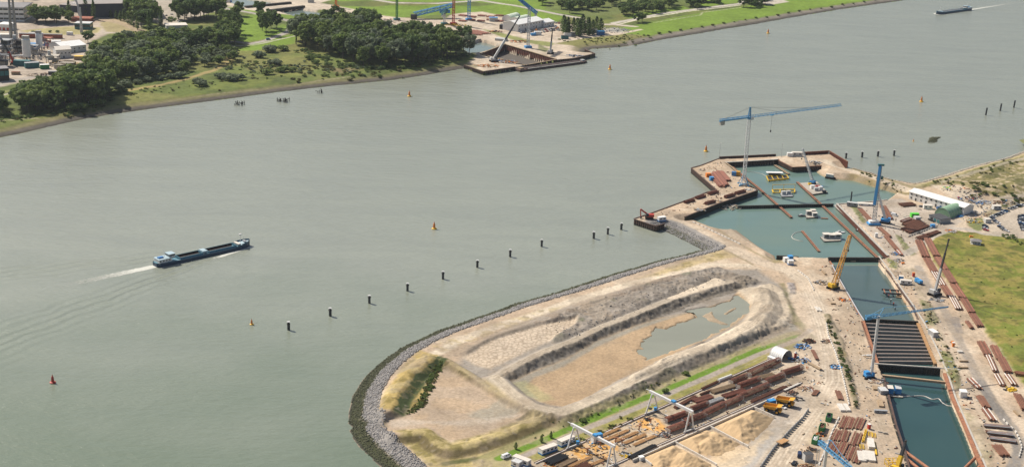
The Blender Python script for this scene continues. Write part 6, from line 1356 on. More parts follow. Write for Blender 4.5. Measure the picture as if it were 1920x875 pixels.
# blue tower crane at the bottom edge
base = ON(1541,908); r_ = thing('tower_crane','blue lattice jib crane with white mast cut by the bottom edge','tower crane',base); h = above(base,1543,838) - base.z; m1 = Vector((.3,0,h))
MB().tube((0,0,0),m1,.8,n=10).build('mast','crane_white',r_)
for k,dx in enumerate((-3.4,-2.4)): MB().tube((dx,1.5,0),(dx,1.5,h * .93),.16,n=6).build('lamp_pole','light_grey',r_)
tip = P(1612,890,base.z + h) - base; MB().lattice(m1,tip,1.5,2.0,.2,tri=True).build('jib','crane_blue',r_); d = (m1 - tip).normalized(); MB().lattice(m1,m1 + d * 6,1.6,1.8,.22).build('counter_jib','crane_blue',r_)
mb = MB(); a = m1 + Vector((1.5,0,4)); mb.beam(m1,a,.3); mb.beam(m1 + d * 6,a,.22); mb.beam(a,m1.lerp(tip,.35) + Vector((0,0,3)),.18); mb.beam(m1.lerp(tip,.35) + Vector((0,0,3)),m1.lerp(tip,.35),.25); mb.beam(m1.lerp(tip,.35) + Vector((0,0,3)),tip,.18); mb.build('stay_frame','crane_blue',r_)
# ------------------------------------------------------------------ pipe rows along the haul road and quay bundles
PR = [((1730,462),(1722,480),'first'),((1732,484),(1745,505),''),((1748,508),(1765,535),''),((1768,538),(1788,565),''),((1785,560),(1800,582),'')]
seglist = [((1722,452),(1736,484),5.5,8),((1738,452),(1756,482),5.0,8),((1737,486),(1752,512),5,7),((1757,484),(1772,508),5.0,8),((1752,512),(1768,538),4.6,7),((1772,508),(1788,534),5,8),((1768,538),(1782,558),4.4,7),((1788,534),(1806,562),5,8),((1784,556),(1798,582),4.4,7),((1806,562),(1822,590),4.6,7),((1822,590),(1838,614),4.2,7),((1812,604),(1822,617),2.4,4),
           ((1838,642),(1852,668),4.6,7),((1852,668),(1866,698),3.0,5),((1862,650),(1875,676),4.2,7),((1875,672),(1890,700),4.4,7),((1868,704),(1880,724),3.4,5),((1888,704),(1902,724),3.4,5)]
for k,(a,b,w,n) in enumerate(seglist):
    stack('pipe_stack','rusty steel pipe stack, %s down the right hand haul road%s' % (ORD[k],' with pale tubes on top' if k in (4,8,13,16,17) else ''),a,b,w,n,.32,2,'steel_rust',mix=['concrete_light','steel_rust'] if k in (4,8,13,16,17) else ['steel_rust','steel_rust','rebar'],group='pipe stacks along the haul road',jitter=.6)
MISC = [((1612,393),(1635,418),3.6,7,'dark rust pipe bundle along the yard edge near the red wall'),((1655,388),(1668,412),5,7,'rust bundle behind the piling rig'),((1648,428),(1668,446),3.2,6,'rust pipes right of the piling rig base'),((1660,444),(1682,470),3.2,6,'rust pipes continuing towards the cross wall'),((1676,463),(1690,480),2.6,5,'last rust pipes by the cross wall with pale tubes'),((1688,386),(1714,384),7,8,'flat rust mat of bars in front of the long hall'),((1690,417),(1708,411),4,6,'small rust stack left of the pale tank'),
        ((1695,424),(1722,414),5,8,'rust bar pile, back layer beside the kerb wall'),((1694,433),(1730,419),6,9,'rust bar pile, middle layer beside the kerb wall'),((1700,437),(1738,424),5,8,'rust bar pile, front layer beside the kerb wall'),((1722,449),(1745,441),5,7,'rust stack at the field corner below the kerb wall'),((1741,444),(1760,436),4,6,'dark rust stack at the top edge of the field'),
        ((1901,701),(1925,704),4,5,'thick orange pipes at the right edge on the field'),((1818,712),(1836,730),3.6,6,'pipe stack beside the white cabin with pale tube'),((1836,744),(1850,766),4,7,'loose rusty girders beside the haul road bend'),((1846,768),(1862,790),4,6,'pale and rusty girders above the stacked frames'),((1868,836),(1884,856),5,7,'rust girders below the stacked frames'),((1906,740),(1922,770),4,6,'rust girders at the right edge near the yellow machine')]
for a,b,w,n,lb in MISC: stack('pipe_stack',lb,a,b,w,n,.3,2,'steel_rust' if 'orange' not in lb else 'orange_steel',mix=['rebar','concrete_light','steel_rust'] if 'pale' in lb else None,jitter=.9)
for k,(y0,y1) in enumerate(((799,804),(812,818),(823,830))): stack('girder_frame','long brown lattice girder stack on sand at lower right, %s from the top' % ORD[k],(1844 + k * 5,y0),(1895 + k * 5,y1),2.8,5,.3,2,'steel_rust','girder stack',shape='beam',mix=['grey_paint','steel_rust'],group='girder stacks at the lower right')
for k,(x0,y0,x1,y1) in enumerate(((1334,328,1354,352),(1341,324,1361,350),(1349,322,1364,340))): stack('sheet_pile_bundle','rusty sheet pile bundle on the crane quay, %s from the left' % ORD[k],(x0,y0),(x1,y1),5.5,8,.35,2,'rebar','sheet piles',shape='beam',jitter=1.5,group='sheet pile bundles on the crane quay')
for k,(x,y,lb) in enumerate(((1292,379,'rebar bundle at the river edge of the quay neck, left'),(1313,371,'rebar bundle at the river edge of the quay neck, right'),(1337,363,'rebar bundle where the quay widens'),(1331,381.5,'rebar bundle at the basin edge above the rubble'),(1368,369,'rebar bundle on the basin wall, left'),(1388,362,'rebar bundle on the basin wall, right'))):
    A = ON(x,y); stack('rebar_bundle',lb,(x - 9,y + 2.5),(x + 9,y - 2.5),3.2,6,.2,5,'rebar','rebar bundle',jitter=.5,group='rebar bundles on the quay')
junk('machinery_heap','grey pumps and planks at the basin edge of the quay neck',1310,393.5,4.5,34,['light_grey','timber','galvanised'],1.6,'machinery'); junk('rubble_heap','white rubble and debris beside the tower crane foot',1407,356,4,24,['white_paint','light_grey','dark_metal'],1.2); junk('machinery_heap','dark hoses and small gear at the quay neck corner',1349,377.5,3,20,['galvanised','timber','dark_metal'],1.0,'machinery')
junk('boulder_heap','heap of broken concrete spilling into the basin below the quay neck',1366,388,10,90,['concrete','rubble','timber'],1.6,'rubble',.1,z=.3); junk('machinery_heap','white pipes and floats piled on the far platform edge',1524,309.5,7,40,['white_paint','light_grey','dark_metal'],1.4,'machinery')
junk('scrap_heap','colourful supplies stacked behind the hall with green tarpaulin',1777,354,6,36,['lime_paint','light_grey','white_paint','teal_paint','yellow_paint'],1.6); junk('scrap_heap','red and blue pallets along the track behind the hall',1812,366,8,44,['red_paint','blue_paint','light_grey','steel_rust'],1.6); junk('scrap_heap','grey frames and pipes dumped near the dunes',1838,377,8,60,['light_grey','galvanised','blue_paint'],1.5,long=.8); junk('scrap_heap','rust coloured container and scrap at the foot of the dunes',1872,373,4,16,['timber','steel_rust'],2.2,long=.2)
junk('scrap_heap','blue tarpaulin stack beside the green arched tent',1797,405,4,20,['sky_blue','blue_paint'],2.0,long=.1); junk('scrap_heap','grey steel frames behind the green arched tent',1820,398,6,40,['grey_paint','galvanised','dark_metal'],2.4,long=.8); junk('scrap_heap','pipes and fittings on the grass island by the road junction',1828,416,6,36,['light_grey','galvanised','yellow_paint'],2.0,long=.7); junk('scrap_heap','dark stones and debris at the field edge by the junction',1783,434,5,30,['grey_paint','light_grey','dark_metal','orange_paint'],.8); junk('scrap_heap','dark objects and hedge clutter by the car park fence',1890,380,9,50,['dark_metal','grey_paint','timber'],1.8)
junk('machinery_heap','yellow and black machine parts at the right edge of the haul road',1894,730,4,30,['yellow_paint','dark_metal','yellow_paint'],1.5,'machinery'); junk('machinery_heap','drilling gear and orange hoses beside the upper dock left wall',1583,562,4,36,['orange_paint','dark_metal','galvanised','steel_rust'],1.4,'machinery'); junk('machinery_heap','dark generators and mats left of the amber crane',1540,530,5,26,['dark_metal','timber','grey_paint'],1.4,'machinery',.2)
junk('scrap_heap','white crates along the left wall of the strutted dock',1630,668,3.5,16,['white_paint','light_grey','timber'],1.2,long=.2); junk('scrap_heap','boards and rails around the foot of the blue crawler tower crane',1645,715,5,30,['timber','steel_rust','light_grey'],.7,long=.8); junk('machinery_heap','grey outriggers and weights beside the black telescopic crane',1757,562,4.5,26,['light_grey','grey_paint','dark_metal'],1.2,'machinery'); junk('machinery_heap','blue trailers and tanks at the dock corner beside the cross wall',1676,476,3,18,['blue_paint','light_grey','timber'],1.5,'machinery'); junk('scrap_heap','boards and hoses at the yard side of the cross wall',1680,488,5,30,['timber','light_grey','dark_metal'],.8,long=.8)
for k,(x,y,l,w) in enumerate(((1651,757,8,2.6),(1642,728,5,3),(1562,600 - 30,3,1.2),(1531,580,1.2,6),(1537,581,1.2,6),(1805,690,6,1.0),(1807,678,5,.7),(1800,660,3,2),(1906,775,1.2,6),(1545,512,1.4,7))):
    p = ON(x,y); tag(MB().box((0,0,.45),(l,w,.9),1.45 if k < 2 else .1).build('timber_mat','concrete_light' if k in (3,4,7) else 'timber',loc=p),['pale walkway boards on the left bank of the lower dock','timber boards beside the grey low container','short timber piece on the haul road','left concrete beam lying on the haul road','right concrete beam lying on the haul road','long board on the sand right of the lower end wall','thin pale board across the sandy right bank','pale mat near the portable toilet','pale girder on sand at the far right','upright leaning tan beam near the amber crane'][k],'beam')
# lamp and flag poles
for k,(x,y,h,lb) in enumerate(((1348.5,299,14,'thin lamp pole at the left end of the breakwater'),(1465,294,12,'thin lamp pole at the right end of the breakwater'),(1562,745 - 60,10,'x'))):
    if k == 2: continue
    p = ON(x,y); r_ = thing('lamp_pole',lb,'lamp pole',p); MB().tube((0,0,0),(0,0,h),.14,.08,n=6).build('pole','grey_paint',r_); MB().box((.5,0,h),(1.2,.4,.2)).build('lamp','light_grey',r_)
p = ON(1306.5,313); r_ = thing('beacon','red and white navigation beacon at the quay corner','beacon',p); MB().lathe([(1.2,0),(.8,2.2),(.5,2.4)],(0,0,0),8).build('base','white_paint',r_); MB().lathe([(.5,2.4),(.5,4),(.3,4.4)],(0,0,0),8).build('lantern','red_paint',r_)
p = P(1599,377.5,GZ); tag(MB().tube((0,0,-4),(0,0,6),.55,n=8).build('dolphin_pile','dark_metal',loc=p + Vector((0,6,0))),'single tall dark pile standing at the jetty of the upper basin','pile')
p = P(1557,332,1.5); r_ = thing('stranded_barge','small white cabin hulk stranded on the far beach','boat',p,-.5); MB().prism([(-4,-1.6),(3,-1.6),(4.5,0),(3,1.6),(-4,1.6)],-1.5,.2).build('hull','timber_dark',r_); MB().box((-.5,0,1.2),(6,2.6,2.2)).build('cabin','light_grey',r_); MB().box((-.5,0,2.4),(6.4,3,.2)).build('roof','cream_roof',r_)
# two workers in orange
def person(label,p,rz):
    me = bpy.data.meshes.new('person'); V_ = [(0,0,.95),(0,0,1.2),(0,0,1.45),(0,0,1.56),(0,.02,1.72),(.1,0,.9),(.12,.03,.5),(.13,-.02,.06),(-.1,0,.9),(-.12,-.06,.5),(-.13,-.1,.06),(.2,0,1.42),(.27,.03,1.15),(.26,.14,.92),(-.2,0,1.42),(-.27,0,1.15),(-.26,.1,.92)]
    E_ = [(0,1),(1,2),(2,3),(3,4),(0,5),(5,6),(6,7),(0,8),(8,9),(9,10),(2,11),(11,12),(12,13),(2,14),(14,15),(15,16)]; rad = [.16,.15,.17,.07,.11,.1,.075,.06,.1,.075,.06,.07,.055,.045,.07,.055,.045]
    me.from_pydata(V_,E_,[]); bm = bmesh.new(); bm.from_mesh(me); bm.verts.layers.skin.verify(); bm.to_mesh(me); bm.free()
    o = bpy.data.objects.new('person',me); COL.objects.link(o)
    for i,s in enumerate(me.skin_vertices[0].data): s.radius = (rad[i] * 1.15,rad[i] * 1.15); s.use_root = i == 0
    o.modifiers.new('skin','SKIN'); sb = o.modifiers.new('sub','SUBSURF'); sb.levels = 1; sb.render_levels = 1; me.materials.append(MATS['orange_paint']); o.location = p; o.rotation_euler = (0,0,rz); tag(o,label,'person','workers')
    return o
person('person in orange work clothes standing left beside the bending machines',ON(1512,691),.4); person('person in orange work clothes standing right beside the bending machines',ON(1514.5,692),2.4)
# ------------------------------------------------------------------ small litter of a working site, far too much to count
DBM = ['dark_metal','concrete_light','timber','steel_rust','light_grey','sky_blue','orange_paint','white_paint','rubble','grey_paint']
def litter(name,label,poly,n_,size,w):
    pl = xy(poly,GZ); x0,y0 = pl.min(0); x1,y1 = pl.max(0); q = np.stack([x0 + (x1 - x0) * RNG.random(n_ * 4),y0 + (y1 - y0) * RNG.random(n_ * 4)],1); q = q[inside(q[:,0],q[:,1],pl)]; cl = fbm(q[:,0],q[:,1],9,55); q = q[np.argsort(-cl - .25 * RNG.random(len(q)))][:n_]; mb = MB()
    for x,y in q:
        z = gz((x,y))
        if z < 2.5: continue
        k = random.choices(range(len(DBM)),w)[0]; l = size * random.choice((.5,.7,1,1,2.4)); mb.box((x,y,z + .15),(l,size * U(.25,.7),U(.2,.7)),U(0,3.1),k)
    o = mb.build(name,DBM); o['label'] = label; struct(o,'stuff')
WD = [6,2,6,8,3,.7,.7,1,6,4]
litter('site_litter','planks, blocks and offcuts along the left bank of the dock',[(1535,495),(1552,490),(1615,600),(1640,690),(1660,760),(1690,860),(1660,880),(1610,780),(1598,690),(1560,590)],150,.9,WD)
litter('site_litter','planks, hoses and blocks along the right bank of the dock',[(1655,488),(1690,488),(1730,545),(1770,610),(1810,690),(1850,790),(1890,870),(1860,880),(1780,700),(1730,600)],190,.9,WD)
litter('site_litter','offcuts and gear strewn over the yard of the piling rig',[(1580,385),(1700,375),(1790,412),(1720,450),(1700,490),(1660,460)],130,.9,WD)
litter('site_litter','stones and spacers lying between the rebar cages',[(1230,775),(1394,706),(1444,678),(1500,716),(1420,752),(1295,806)],320,.8,[4,5,3,6,5,0,0,2,6,3]); litter('site_litter','clamps, formers and offcuts lying in the orange template yard',[(1010,872),(1066,845),(1214,781),(1255,806),(1150,868),(1100,890)],260,.8,[3,4,8,7,3,.3,2,1,4,4])
litter('site_litter','scrap scattered beside the machines and stock yards',[(1480,660),(1520,640),(1545,700),(1560,760),(1600,790),(1640,870),(1480,880),(1500,800),(1520,750)],130,.9,WD); litter('site_litter','small gear strewn over the crane quay and its neck',[(1200,410),(1280,384),(1345,360),(1302,317),(1350,302),(1400,350),(1410,356),(1350,378),(1290,402)],170,.9,WD); litter('site_litter','white bags, stones and boards beside the car park and hall',[(1760,348),(1850,378),(1910,375),(1850,405),(1815,420),(1790,400),(1835,392)],200,1.3,WD)
litter('clay_clods','clods of dark clay thrown up along the depot berms',[(1000,612),(1150,556),(1345,505),(1400,522),(1260,565),(1080,640)],220,.55,[6,0,0,0,0,0,0,0,8,8])
# ------------------------------------------------------------------ river: ships, buoys, dolphins, old jetties
def loft(mb,secs,mi=0):
    """secs: rings of equal length, joined"""
    n = len(secs[0]); vs = [v for s in secs for v in s]
    mb.add(vs,[(k * n + i,k * n + i + 1,(k + 1) * n + i + 1,(k + 1) * n + i) for k in range(len(secs) - 1) for i in range(n - 1)],mi); return mb
def ship(label,stern,bow,beam,loaded,big):
    L = (bow - stern).length; root = thing('cargo_ship',label,'ship',stern,ang(stern,bow)); hb = beam / 2; st = []
    for t,w,z in ((0,.55,2.6),(.03,.86,2.5),(.1,1,2.3),(.2,1,1.9),(.8,1,1.9),(.88,.98,2.6),(.94,.8,3.0),(.98,.42,3.4),(1,.06,3.6)):
        x = t * L; w *= hb; st.append([(x,-w * .8,-1.2),(x,-w,.2),(x,-w,z),(x,w,z),(x,w,.2),(x,w * .8,-1.2)])
    h = MB(); loft(h,[[s[0],s[1],s[2]] for s in st]); loft(h,[[s[3],s[4],s[5]] for s in st]); s0 = st[0]; h.add(s0,[(0,1,2,3,4,5)]); h.build('hull','hull_navy',root)
    d = MB(); loft(d,[[(s[2][0],s[2][1] * .99,s[2][2] - .25),(s[3][0],s[3][1] * .99,s[3][2] - .25)] for s in st]); d.build('deck','deck_teal',root)
    fo = MB(); loft(fo,[[(s[2][0] - .4,s[2][1] * .86,s[2][2] - .12),(s[3][0] - .4,s[3][1] * .86,s[3][2] - .12)] for s in st[5:]]); fo.build('foredeck','deck_pale',root)
    g = MB(); loft(g,[[(s[2][0],s[2][1] * 1.005,s[2][2] - .1),(s[2][0],s[2][1] * 1.005,s[2][2] + .35)] for s in st[2:6]]); loft(g,[[(s[3][0],s[3][1] * 1.005,s[3][2] - .1),(s[3][0],s[3][1] * 1.005,s[3][2] + .35)] for s in st[2:6]]); loft(g,[[(s[2][0],s[2][1] * 1.01,s[2][2] - .1),(s[2][0],s[2][1] * 1.02,s[2][2] + .9)] for s in st[5:]]); loft(g,[[(s[3][0],s[3][1] * 1.01,s[3][2] - .1),(s[3][0],s[3][1] * 1.02,s[3][2] + .9)] for s in st[5:]]); g.build('bulwark','hull_blue',root)
    holds = ((.235,.47),(.535,.83)) if not big else ((.16,.84),)
    for a,b in holds:
        c = MB(); x0,x1,w,z0,z1 = a * L,b * L,hb * .74,1.75,3.2
        for y in (-w,w): c.box(((x0 + x1) / 2,y,(z0 + z1) / 2),(x1 - x0,.3,z1 - z0))
        for x in (x0,x1): c.box((x,0,(z0 + z1) / 2),(.3,w * 2,z1 - z0))
        hc = c.build('hold_coaming','deck_teal',root); i_ = MB(); i_.add([(x0 + .2,-w + .2,1.8),(x1 - .2,-w + .2,1.8),(x1 - .2,w - .2,1.8),(x0 + .2,w - .2,1.8)],[(0,1,2,3)])
        for y in (-w + .16,w - .16): i_.box(((x0 + x1) / 2,y,2.5),(x1 - x0 - .4,.06,1.3))
        i_.build('hold','hold_dark' if not big else 'light_grey',root)
    for y in (-hb * .88,hb * .88): MB().beam((.2 * L,y,2.02),(.84 * L,y,2.02),.7,.1).build('side_deck','deck_pale',root)
    if not big: MB().box((L * .5,0,3.2),(L * .05,hb * 1.3,1.3)).build('mid_house','deck_pale',root)
    MB().box((L * .865,0,3.1),(L * .03,hb * 1.4,.9)).build('hatch_cover','cream_roof' if not big else 'deck_pale',root)
    aft = MB(); aft.box((L * .085,0,3.4),(L * .13,hb * 1.66,2.4)); ah = aft.build('deckhouse','white_paint',root); MB().box((L * .085,0,4.68),(L * .135,hb * 1.7,.15)).build('deckhouse_roof','deck_pale',root)
    wh = MB().box((L * .16,0,5.4),(4.2,hb * 1.15,2.3)).build('wheelhouse','white_paint',root); MB().box((L * .16,0,5.8),(4.3,hb * 1.17,.9)).build('window_band','glass_dark',wh); MB().box((L * .16,0,6.65),(4.8,hb * 1.3,.2)).build('wheelhouse_roof','deck_pale',wh)
    for k in range(4):
        for y in (-1,1): MB().box((L * (.035 + .03 * k),y * hb * .835,3.6),(1.1,.1,.7)).build('window','glass_dark',root)
    MB().box((L * .06,0,5.1),(3.6,2.2,.8)).build('tarpaulin','blue_paint',root); MB().beam((L * .1,0,4.6),(L * .1,0,9.5),.2).build('mast','white_paint',root)
    m_ = MB(); m_.beam((L * .9,0,3.2),(L * .9,0,8.5),.22); m_.beam((L * .9,0,8.0),(L * .97,0,3.6),.08); m_.box((L * .9,0,8.8),(1.6,1.0,.8)); m_.build('foremast','white_paint',root)
    w_ = MB(); w_.box((L * .945,0,3.5),(1.6,2.2,.9)); w_.tube((L * .945,-1.8,3.6),(L * .945,1.8,3.6),.4); w_.build('windlass','grey_paint',root)
    return root
ship('dark blue cargo ship with two open holds sailing in mid river',SHIP_A[0],SHIP_A[1],8.6,True,False)
ship('distant cargo ship with white wheelhouse near the top right corner',SHIP_B[0],SHIP_B[1],10.5,True,True)
# churned white water, broken into patches by noise
FO = bpy.data.materials.new('ship_foam'); FO.use_nodes = True; n = FO.node_tree; Lk = n.links; b = n.nodes['Principled BSDF']; b.inputs['Base Color'].default_value = (.55,.55,.49,1); b.inputs['Roughness'].default_value = .8
at_ = n.nodes.new('ShaderNodeAttribute'); at_.attribute_name = 'cover'; tc = n.nodes.new('ShaderNodeTexCoord'); nz = n.nodes.new('ShaderNodeTexNoise'); nz.inputs['Scale'].default_value = .5; nz.inputs['Detail'].default_value = 6; Lk.new(tc.outputs['Object'],nz.inputs['Vector'])
mm = n.nodes.new('ShaderNodeMath'); mm.operation = 'MULTIPLY_ADD'; mm.inputs[1].default_value = 1.6; Lk.new(at_.outputs['Fac'],mm.inputs[0]); Lk.new(nz.outputs[0],mm.inputs[2]); mr = n.nodes.new('ShaderNodeMapRange'); mr.inputs[1].default_value = .82; mr.inputs[2].default_value = 1.5; Lk.new(mm.outputs[0],mr.inputs[0]); Lk.new(mr.outputs[0],b.inputs['Alpha'])
def wash(S,paths):
    """thin sheet of white water just above the river; 'cover' says how thick the foam lies"""
    st,bw = S; d = (bw - st).normalized(); L = (bw - st).length; nr = Vector((-d.y,d.x,0)); mb = MB(); cv = []
    for pl in paths:                                     # (u along from stern in ship lengths, v side in m, half width, density)
        o = len(mb.v); q = [(st + d * (u * L) + nr * v,w,den) for u,v,w,den in pl]
        for p,w,den in q:
            for k,f in ((-1,0),(-.5,1),(.5,1),(1,0)): mb.v.append((p.x + nr.x * w * k,p.y + nr.y * w * k,.05)); cv.append(den * f)
        for i in range(len(q) - 1):
            for k in range(3): mb.f.append((o + i * 4 + k,o + i * 4 + k + 1,o + i * 4 + 5 + k,o + i * 4 + 4 + k)); mb.mi.append(0)
    ob = mb.build('ship_foam',[FO]); a = ob.data.attributes.new('cover','FLOAT_COLOR','POINT'); a.data.foreach_set('color',np.array([(c,c,c,1) for c in cv],np.float32).reshape(-1)); struct(ob,'stuff'); return ob
wash(SHIP_A,[[(.04,0,3.6,.8),(-.1,0,4.4,.72),(-.3,.3,5.0,.52),(-.55,.8,5.4,.34),(-.8,1.2,6,.22),(-1.05,1.6,6,.05)],[(1.02,-.5,1.2,.35),(.96,-4.2,1.4,.55),(.85,-5.8,1.6,.5),(.72,-7.2,2.4,.62),(.62,-8.6,2.6,.6),(.5,-9.5,2,.2)],[(.97,4.0,1.2,.4),(.85,5.6,1.4,.4),(.7,6.6,2.0,.6),(.58,7.6,1.4,.3)],[(.45,-5.6,1.1,.35),(.2,-5.4,1.2,.35),(.02,-5,1.3,.4)]])
wash(SHIP_B,[[(.03,0,4,.7),(-.25,0,4,.6),(-.7,-2,4,.45),(-1.3,-5,4,.3),(-2.2,-10,4,.1)],[(1.05,0,2.5,.8),(.99,-4,2.4,.8),(.9,-6.5,2.0,.5),(.8,-8,1.5,.2)],[(1.05,0,2.5,.8),(.97,4.5,2,.6),(.85,6.5,1.5,.3)]])
# buoys
def buoy(label,px,py,s,m1='buoy_yellow',group='yellow river buoys'):
    s *= 1.3; p = P(px,py,0); root = thing('buoy',label,'buoy',p,0,group)
    MB().lathe([(.7 * s,-.8 * s),(1.15 * s,-.2 * s),(1.2 * s,.35 * s),(.85 * s,.55 * s)],n=14).build('float',m1,root); MB().lathe([(.62 * s,.55 * s),(.5 * s,2.3 * s),(.22 * s,2.9 * s)],n=10).build('tower','orange_paint' if m1 == 'buoy_yellow' else m1,root); MB().lathe([(.16 * s,2.9 * s),(.16 * s,3.4 * s),(.05 * s,3.6 * s)],n=8).build('lantern','red_paint',root)
for lb,x,y,s in (('yellow buoy in mid river right of the sailing ship',814,429,1.15),('yellow buoy off the wooded far bank',767.5,181,1.3),('yellow buoy right of the far construction dock',1143.5,130.5,1.3),('yellow buoy farthest up river off the green dike',1440,63,1.3),('yellow buoy by itself left of the three bare piles',1727.5,191,1.3),('yellow buoy beside the tower crane quay',1323.5,284,1.25),('small yellow buoy left of the row of dolphins',472,608,.75),('tiny yellow float by the stone islet',1712.5,265,.5)): buoy(lb,x,y,s)
buoy('red buoy alone in the lower left of the river',99,717,1.0,'red_paint',None)
# mooring dolphins
def dolphin():
    root = thing('mooring_dolphin','x','dolphin',group='mooring dolphins'); MB().tube((0,0,-3),(0,0,3.6),.75,n=12).build('pile','dark_metal',root); MB().tube((0,0,3.6),(0,0,3.95),1.05,n=12).build('platform','timber_dark',root); MB().tube((0,0,3.95),(0,0,4.9),.6,.5,n=10).build('bollard','dark_metal',root); MB().tube((0,0,4.9),(0,0,5.1),.95,n=12).build('cap','light_grey',root); MB().box((.75,0,1.5),(.25,.5,4)).build('ladder','dark_metal',root); return root
d0 = dolphin(); DP = [(541,618),(619,592),(692.5,568),(764,545),(830.5,522.5),(895,501),(956.5,481),(1015.5,462),(1113,447),(1139.5,439),(1165,430.5)]
for k,(x,y) in enumerate(DP):
    lb = 'dark mooring dolphin, %s from the left in the long near row' % ORD[k]
    if k == 0: d0.location = P(x,y,0); d0['label'] = lb
    else: clone(d0,P(x,y,0),U(0,6),lb)
for k,(x,y) in enumerate(((1586,297),(1616,295),(1646,293.5),(1676,292))): clone(d0,P(x,y,0),U(0,6),'mooring dolphin behind the far causeway, %s from the left' % ORD[k],scale=1.05,group='dolphins behind the causeway')
for k,(x,y) in enumerate(((1848,216),(1875,208),(1900.5,202))): tag(MB().tube((0,0,-3),(.5,0,7.5),.8,n=10).build('bare_pile','dark_metal',loc=P(x,y,0)),'bare leaning dark pile at far right of the river, %s from the left' % ORD[k],'pile','bare piles')
# rotten jetties
for lb,x,y,n_,w in (('ruined timber jetty stumps off the far bank, left of two',450,197,12,5),('ruined timber jetty of crossed posts off the far bank, right of two',531,191,18,6),('a few thin old posts close to the far bank',599,175,5,4)):
    p = P(x,y,0); root = thing('old_jetty',lb,'jetty',p); mb = MB()
    for i in range(n_): a = U(-w,w); c = U(-3,3); mb.beam((a,c,-2),(a + U(-.6,.6),c + U(-.6,.6),U(1.5,4.5)),.45)
    mb.build('posts','timber_dark',root,stuff=True); mb = MB()
    for i in range(n_ // 3): a = U(-w,w * .3); z = U(1.2,3); mb.beam((a,U(-3,3),z),(a + U(2,4.5),U(-3,3),z + U(-.4,.4)),.4)
    mb.build('cross_timbers','timber_dark',root,stuff=True)
# ------------------------------------------------------------------ loose stone of the revetments
def rocks(name,label,pos,size,mname,parent=None):
    """thousands of small angular stones as one mesh"""
    n = len(pos); base = np.array([(1,0,0),(-1,0,0),(0,1,0),(0,-1,0),(0,0,1),(0,0,-1)],float); tri = np.array([(0,2,4),(2,1,4),(1,3,4),(3,0,4),(2,0,5),(1,2,5),(3,1,5),(0,3,5)])
    V_ = base[None] * (0.65 + .7 * RNG.random((n,6,1))); a = RNG.random(n) * 6.28; c,s = np.cos(a),np.sin(a); x = V_[...,0] * c[:,None] - V_[...,1] * s[:,None] * .8; y = V_[...,0] * s[:,None] + V_[...,1] * c[:,None] * .8; z = V_[...,2] * .75 + x * (RNG.random((n,1)) - .5) * .8
    sz = (np.asarray(size)[0] + (size[1] - size[0]) * RNG.random(n) ** 2)[:,None]; V_ = np.stack([x * sz,y * sz,z * sz],-1) + pos[:,None,:]; F_ = (tri[None] + np.arange(n)[:,None,None] * 6).reshape(-1,3)
    me = bpy.data.meshes.new(name); me.vertices.add(n * 6); me.vertices.foreach_set('co',V_.reshape(-1)); me.loops.add(len(F_) * 3); me.loops.foreach_set('vertex_index',F_.reshape(-1).astype(np.int32)); me.polygons.add(len(F_)); me.polygons.foreach_set('loop_start',np.arange(0,len(F_) * 3,3,dtype=np.int32)); me.polygons.foreach_set('loop_total',np.full(len(F_),3,np.int32)); me.update(calc_edges=True); me.materials.append(MATS[mname]); o = bpy.data.objects.new(name,me); COL.objects.link(o); o['label'] = label; return struct(o,'stuff')
Xn,Yn,Zn = DSH['X'],DSH['Y'],DSH['Z']; co = DSH['coast']; il = DSH['in_land']
def pick(mask,k,dz):
    idx = np.flatnonzero(mask.reshape(-1)); idx = RNG.choice(idx,min(k,len(idx)),replace=False); return np.stack([Xn.reshape(-1)[idx] + RNG.random(len(idx)) * .7,Yn.reshape(-1)[idx] + RNG.random(len(idx)),Zn.reshape(-1)[idx] + dz],-1)
nearm = (Yn < 900) & il
rocks('revetment_stones','pale grey stones of the rock revetment round the peninsula',pick(nearm & (co > 6.8) & (co < 15),9500,.15),(.35,.95),'rock_grey')
rocks('algae_stones','weed covered dark stones at the water edge of the peninsula',pick(nearm & (co > .5) & (co < 7.2),8000,.1),(.35,.9),'rock_algae')
rocks('quay_stones','stones of the slope between the quay head and the peninsula',pick(il & (Yn >= 895) & (Yn < 965) & (co < 11) & (co > .5),1500,.15),(.35,.8),'rock_grey')
eS = dist(Xn,Yn,xy([(1600,316),(1643,328),(1677,339),(1710,345),(1754,333.5),(1828,311.5),(1920,284),(2050,245)],0),far=12)
rocks('shore_stones','dark stones along the shore behind the far causeway',pick(il & (eS < 5) & (eS > .3),2600,.15),(.4,.9),'rubble')
pi_ = P(1751,262,0); k = 260; a = RNG.random(k) * 6.28; rr = np.sqrt(RNG.random(k)); tx = rr * np.cos(a); ty = rr * np.sin(a)
rocks('stone_islet','small islet of dark stones alone in the river at the right',np.stack([pi_.x + tx * 8 + ty * 1.5 + np.sin(a * 3) * 1.2,pi_.y + ty * 9 * (1 - .45 * tx) + tx * 9,.9 * (1 - rr) - .15],-1),(.5,1.2),'rock_algae')
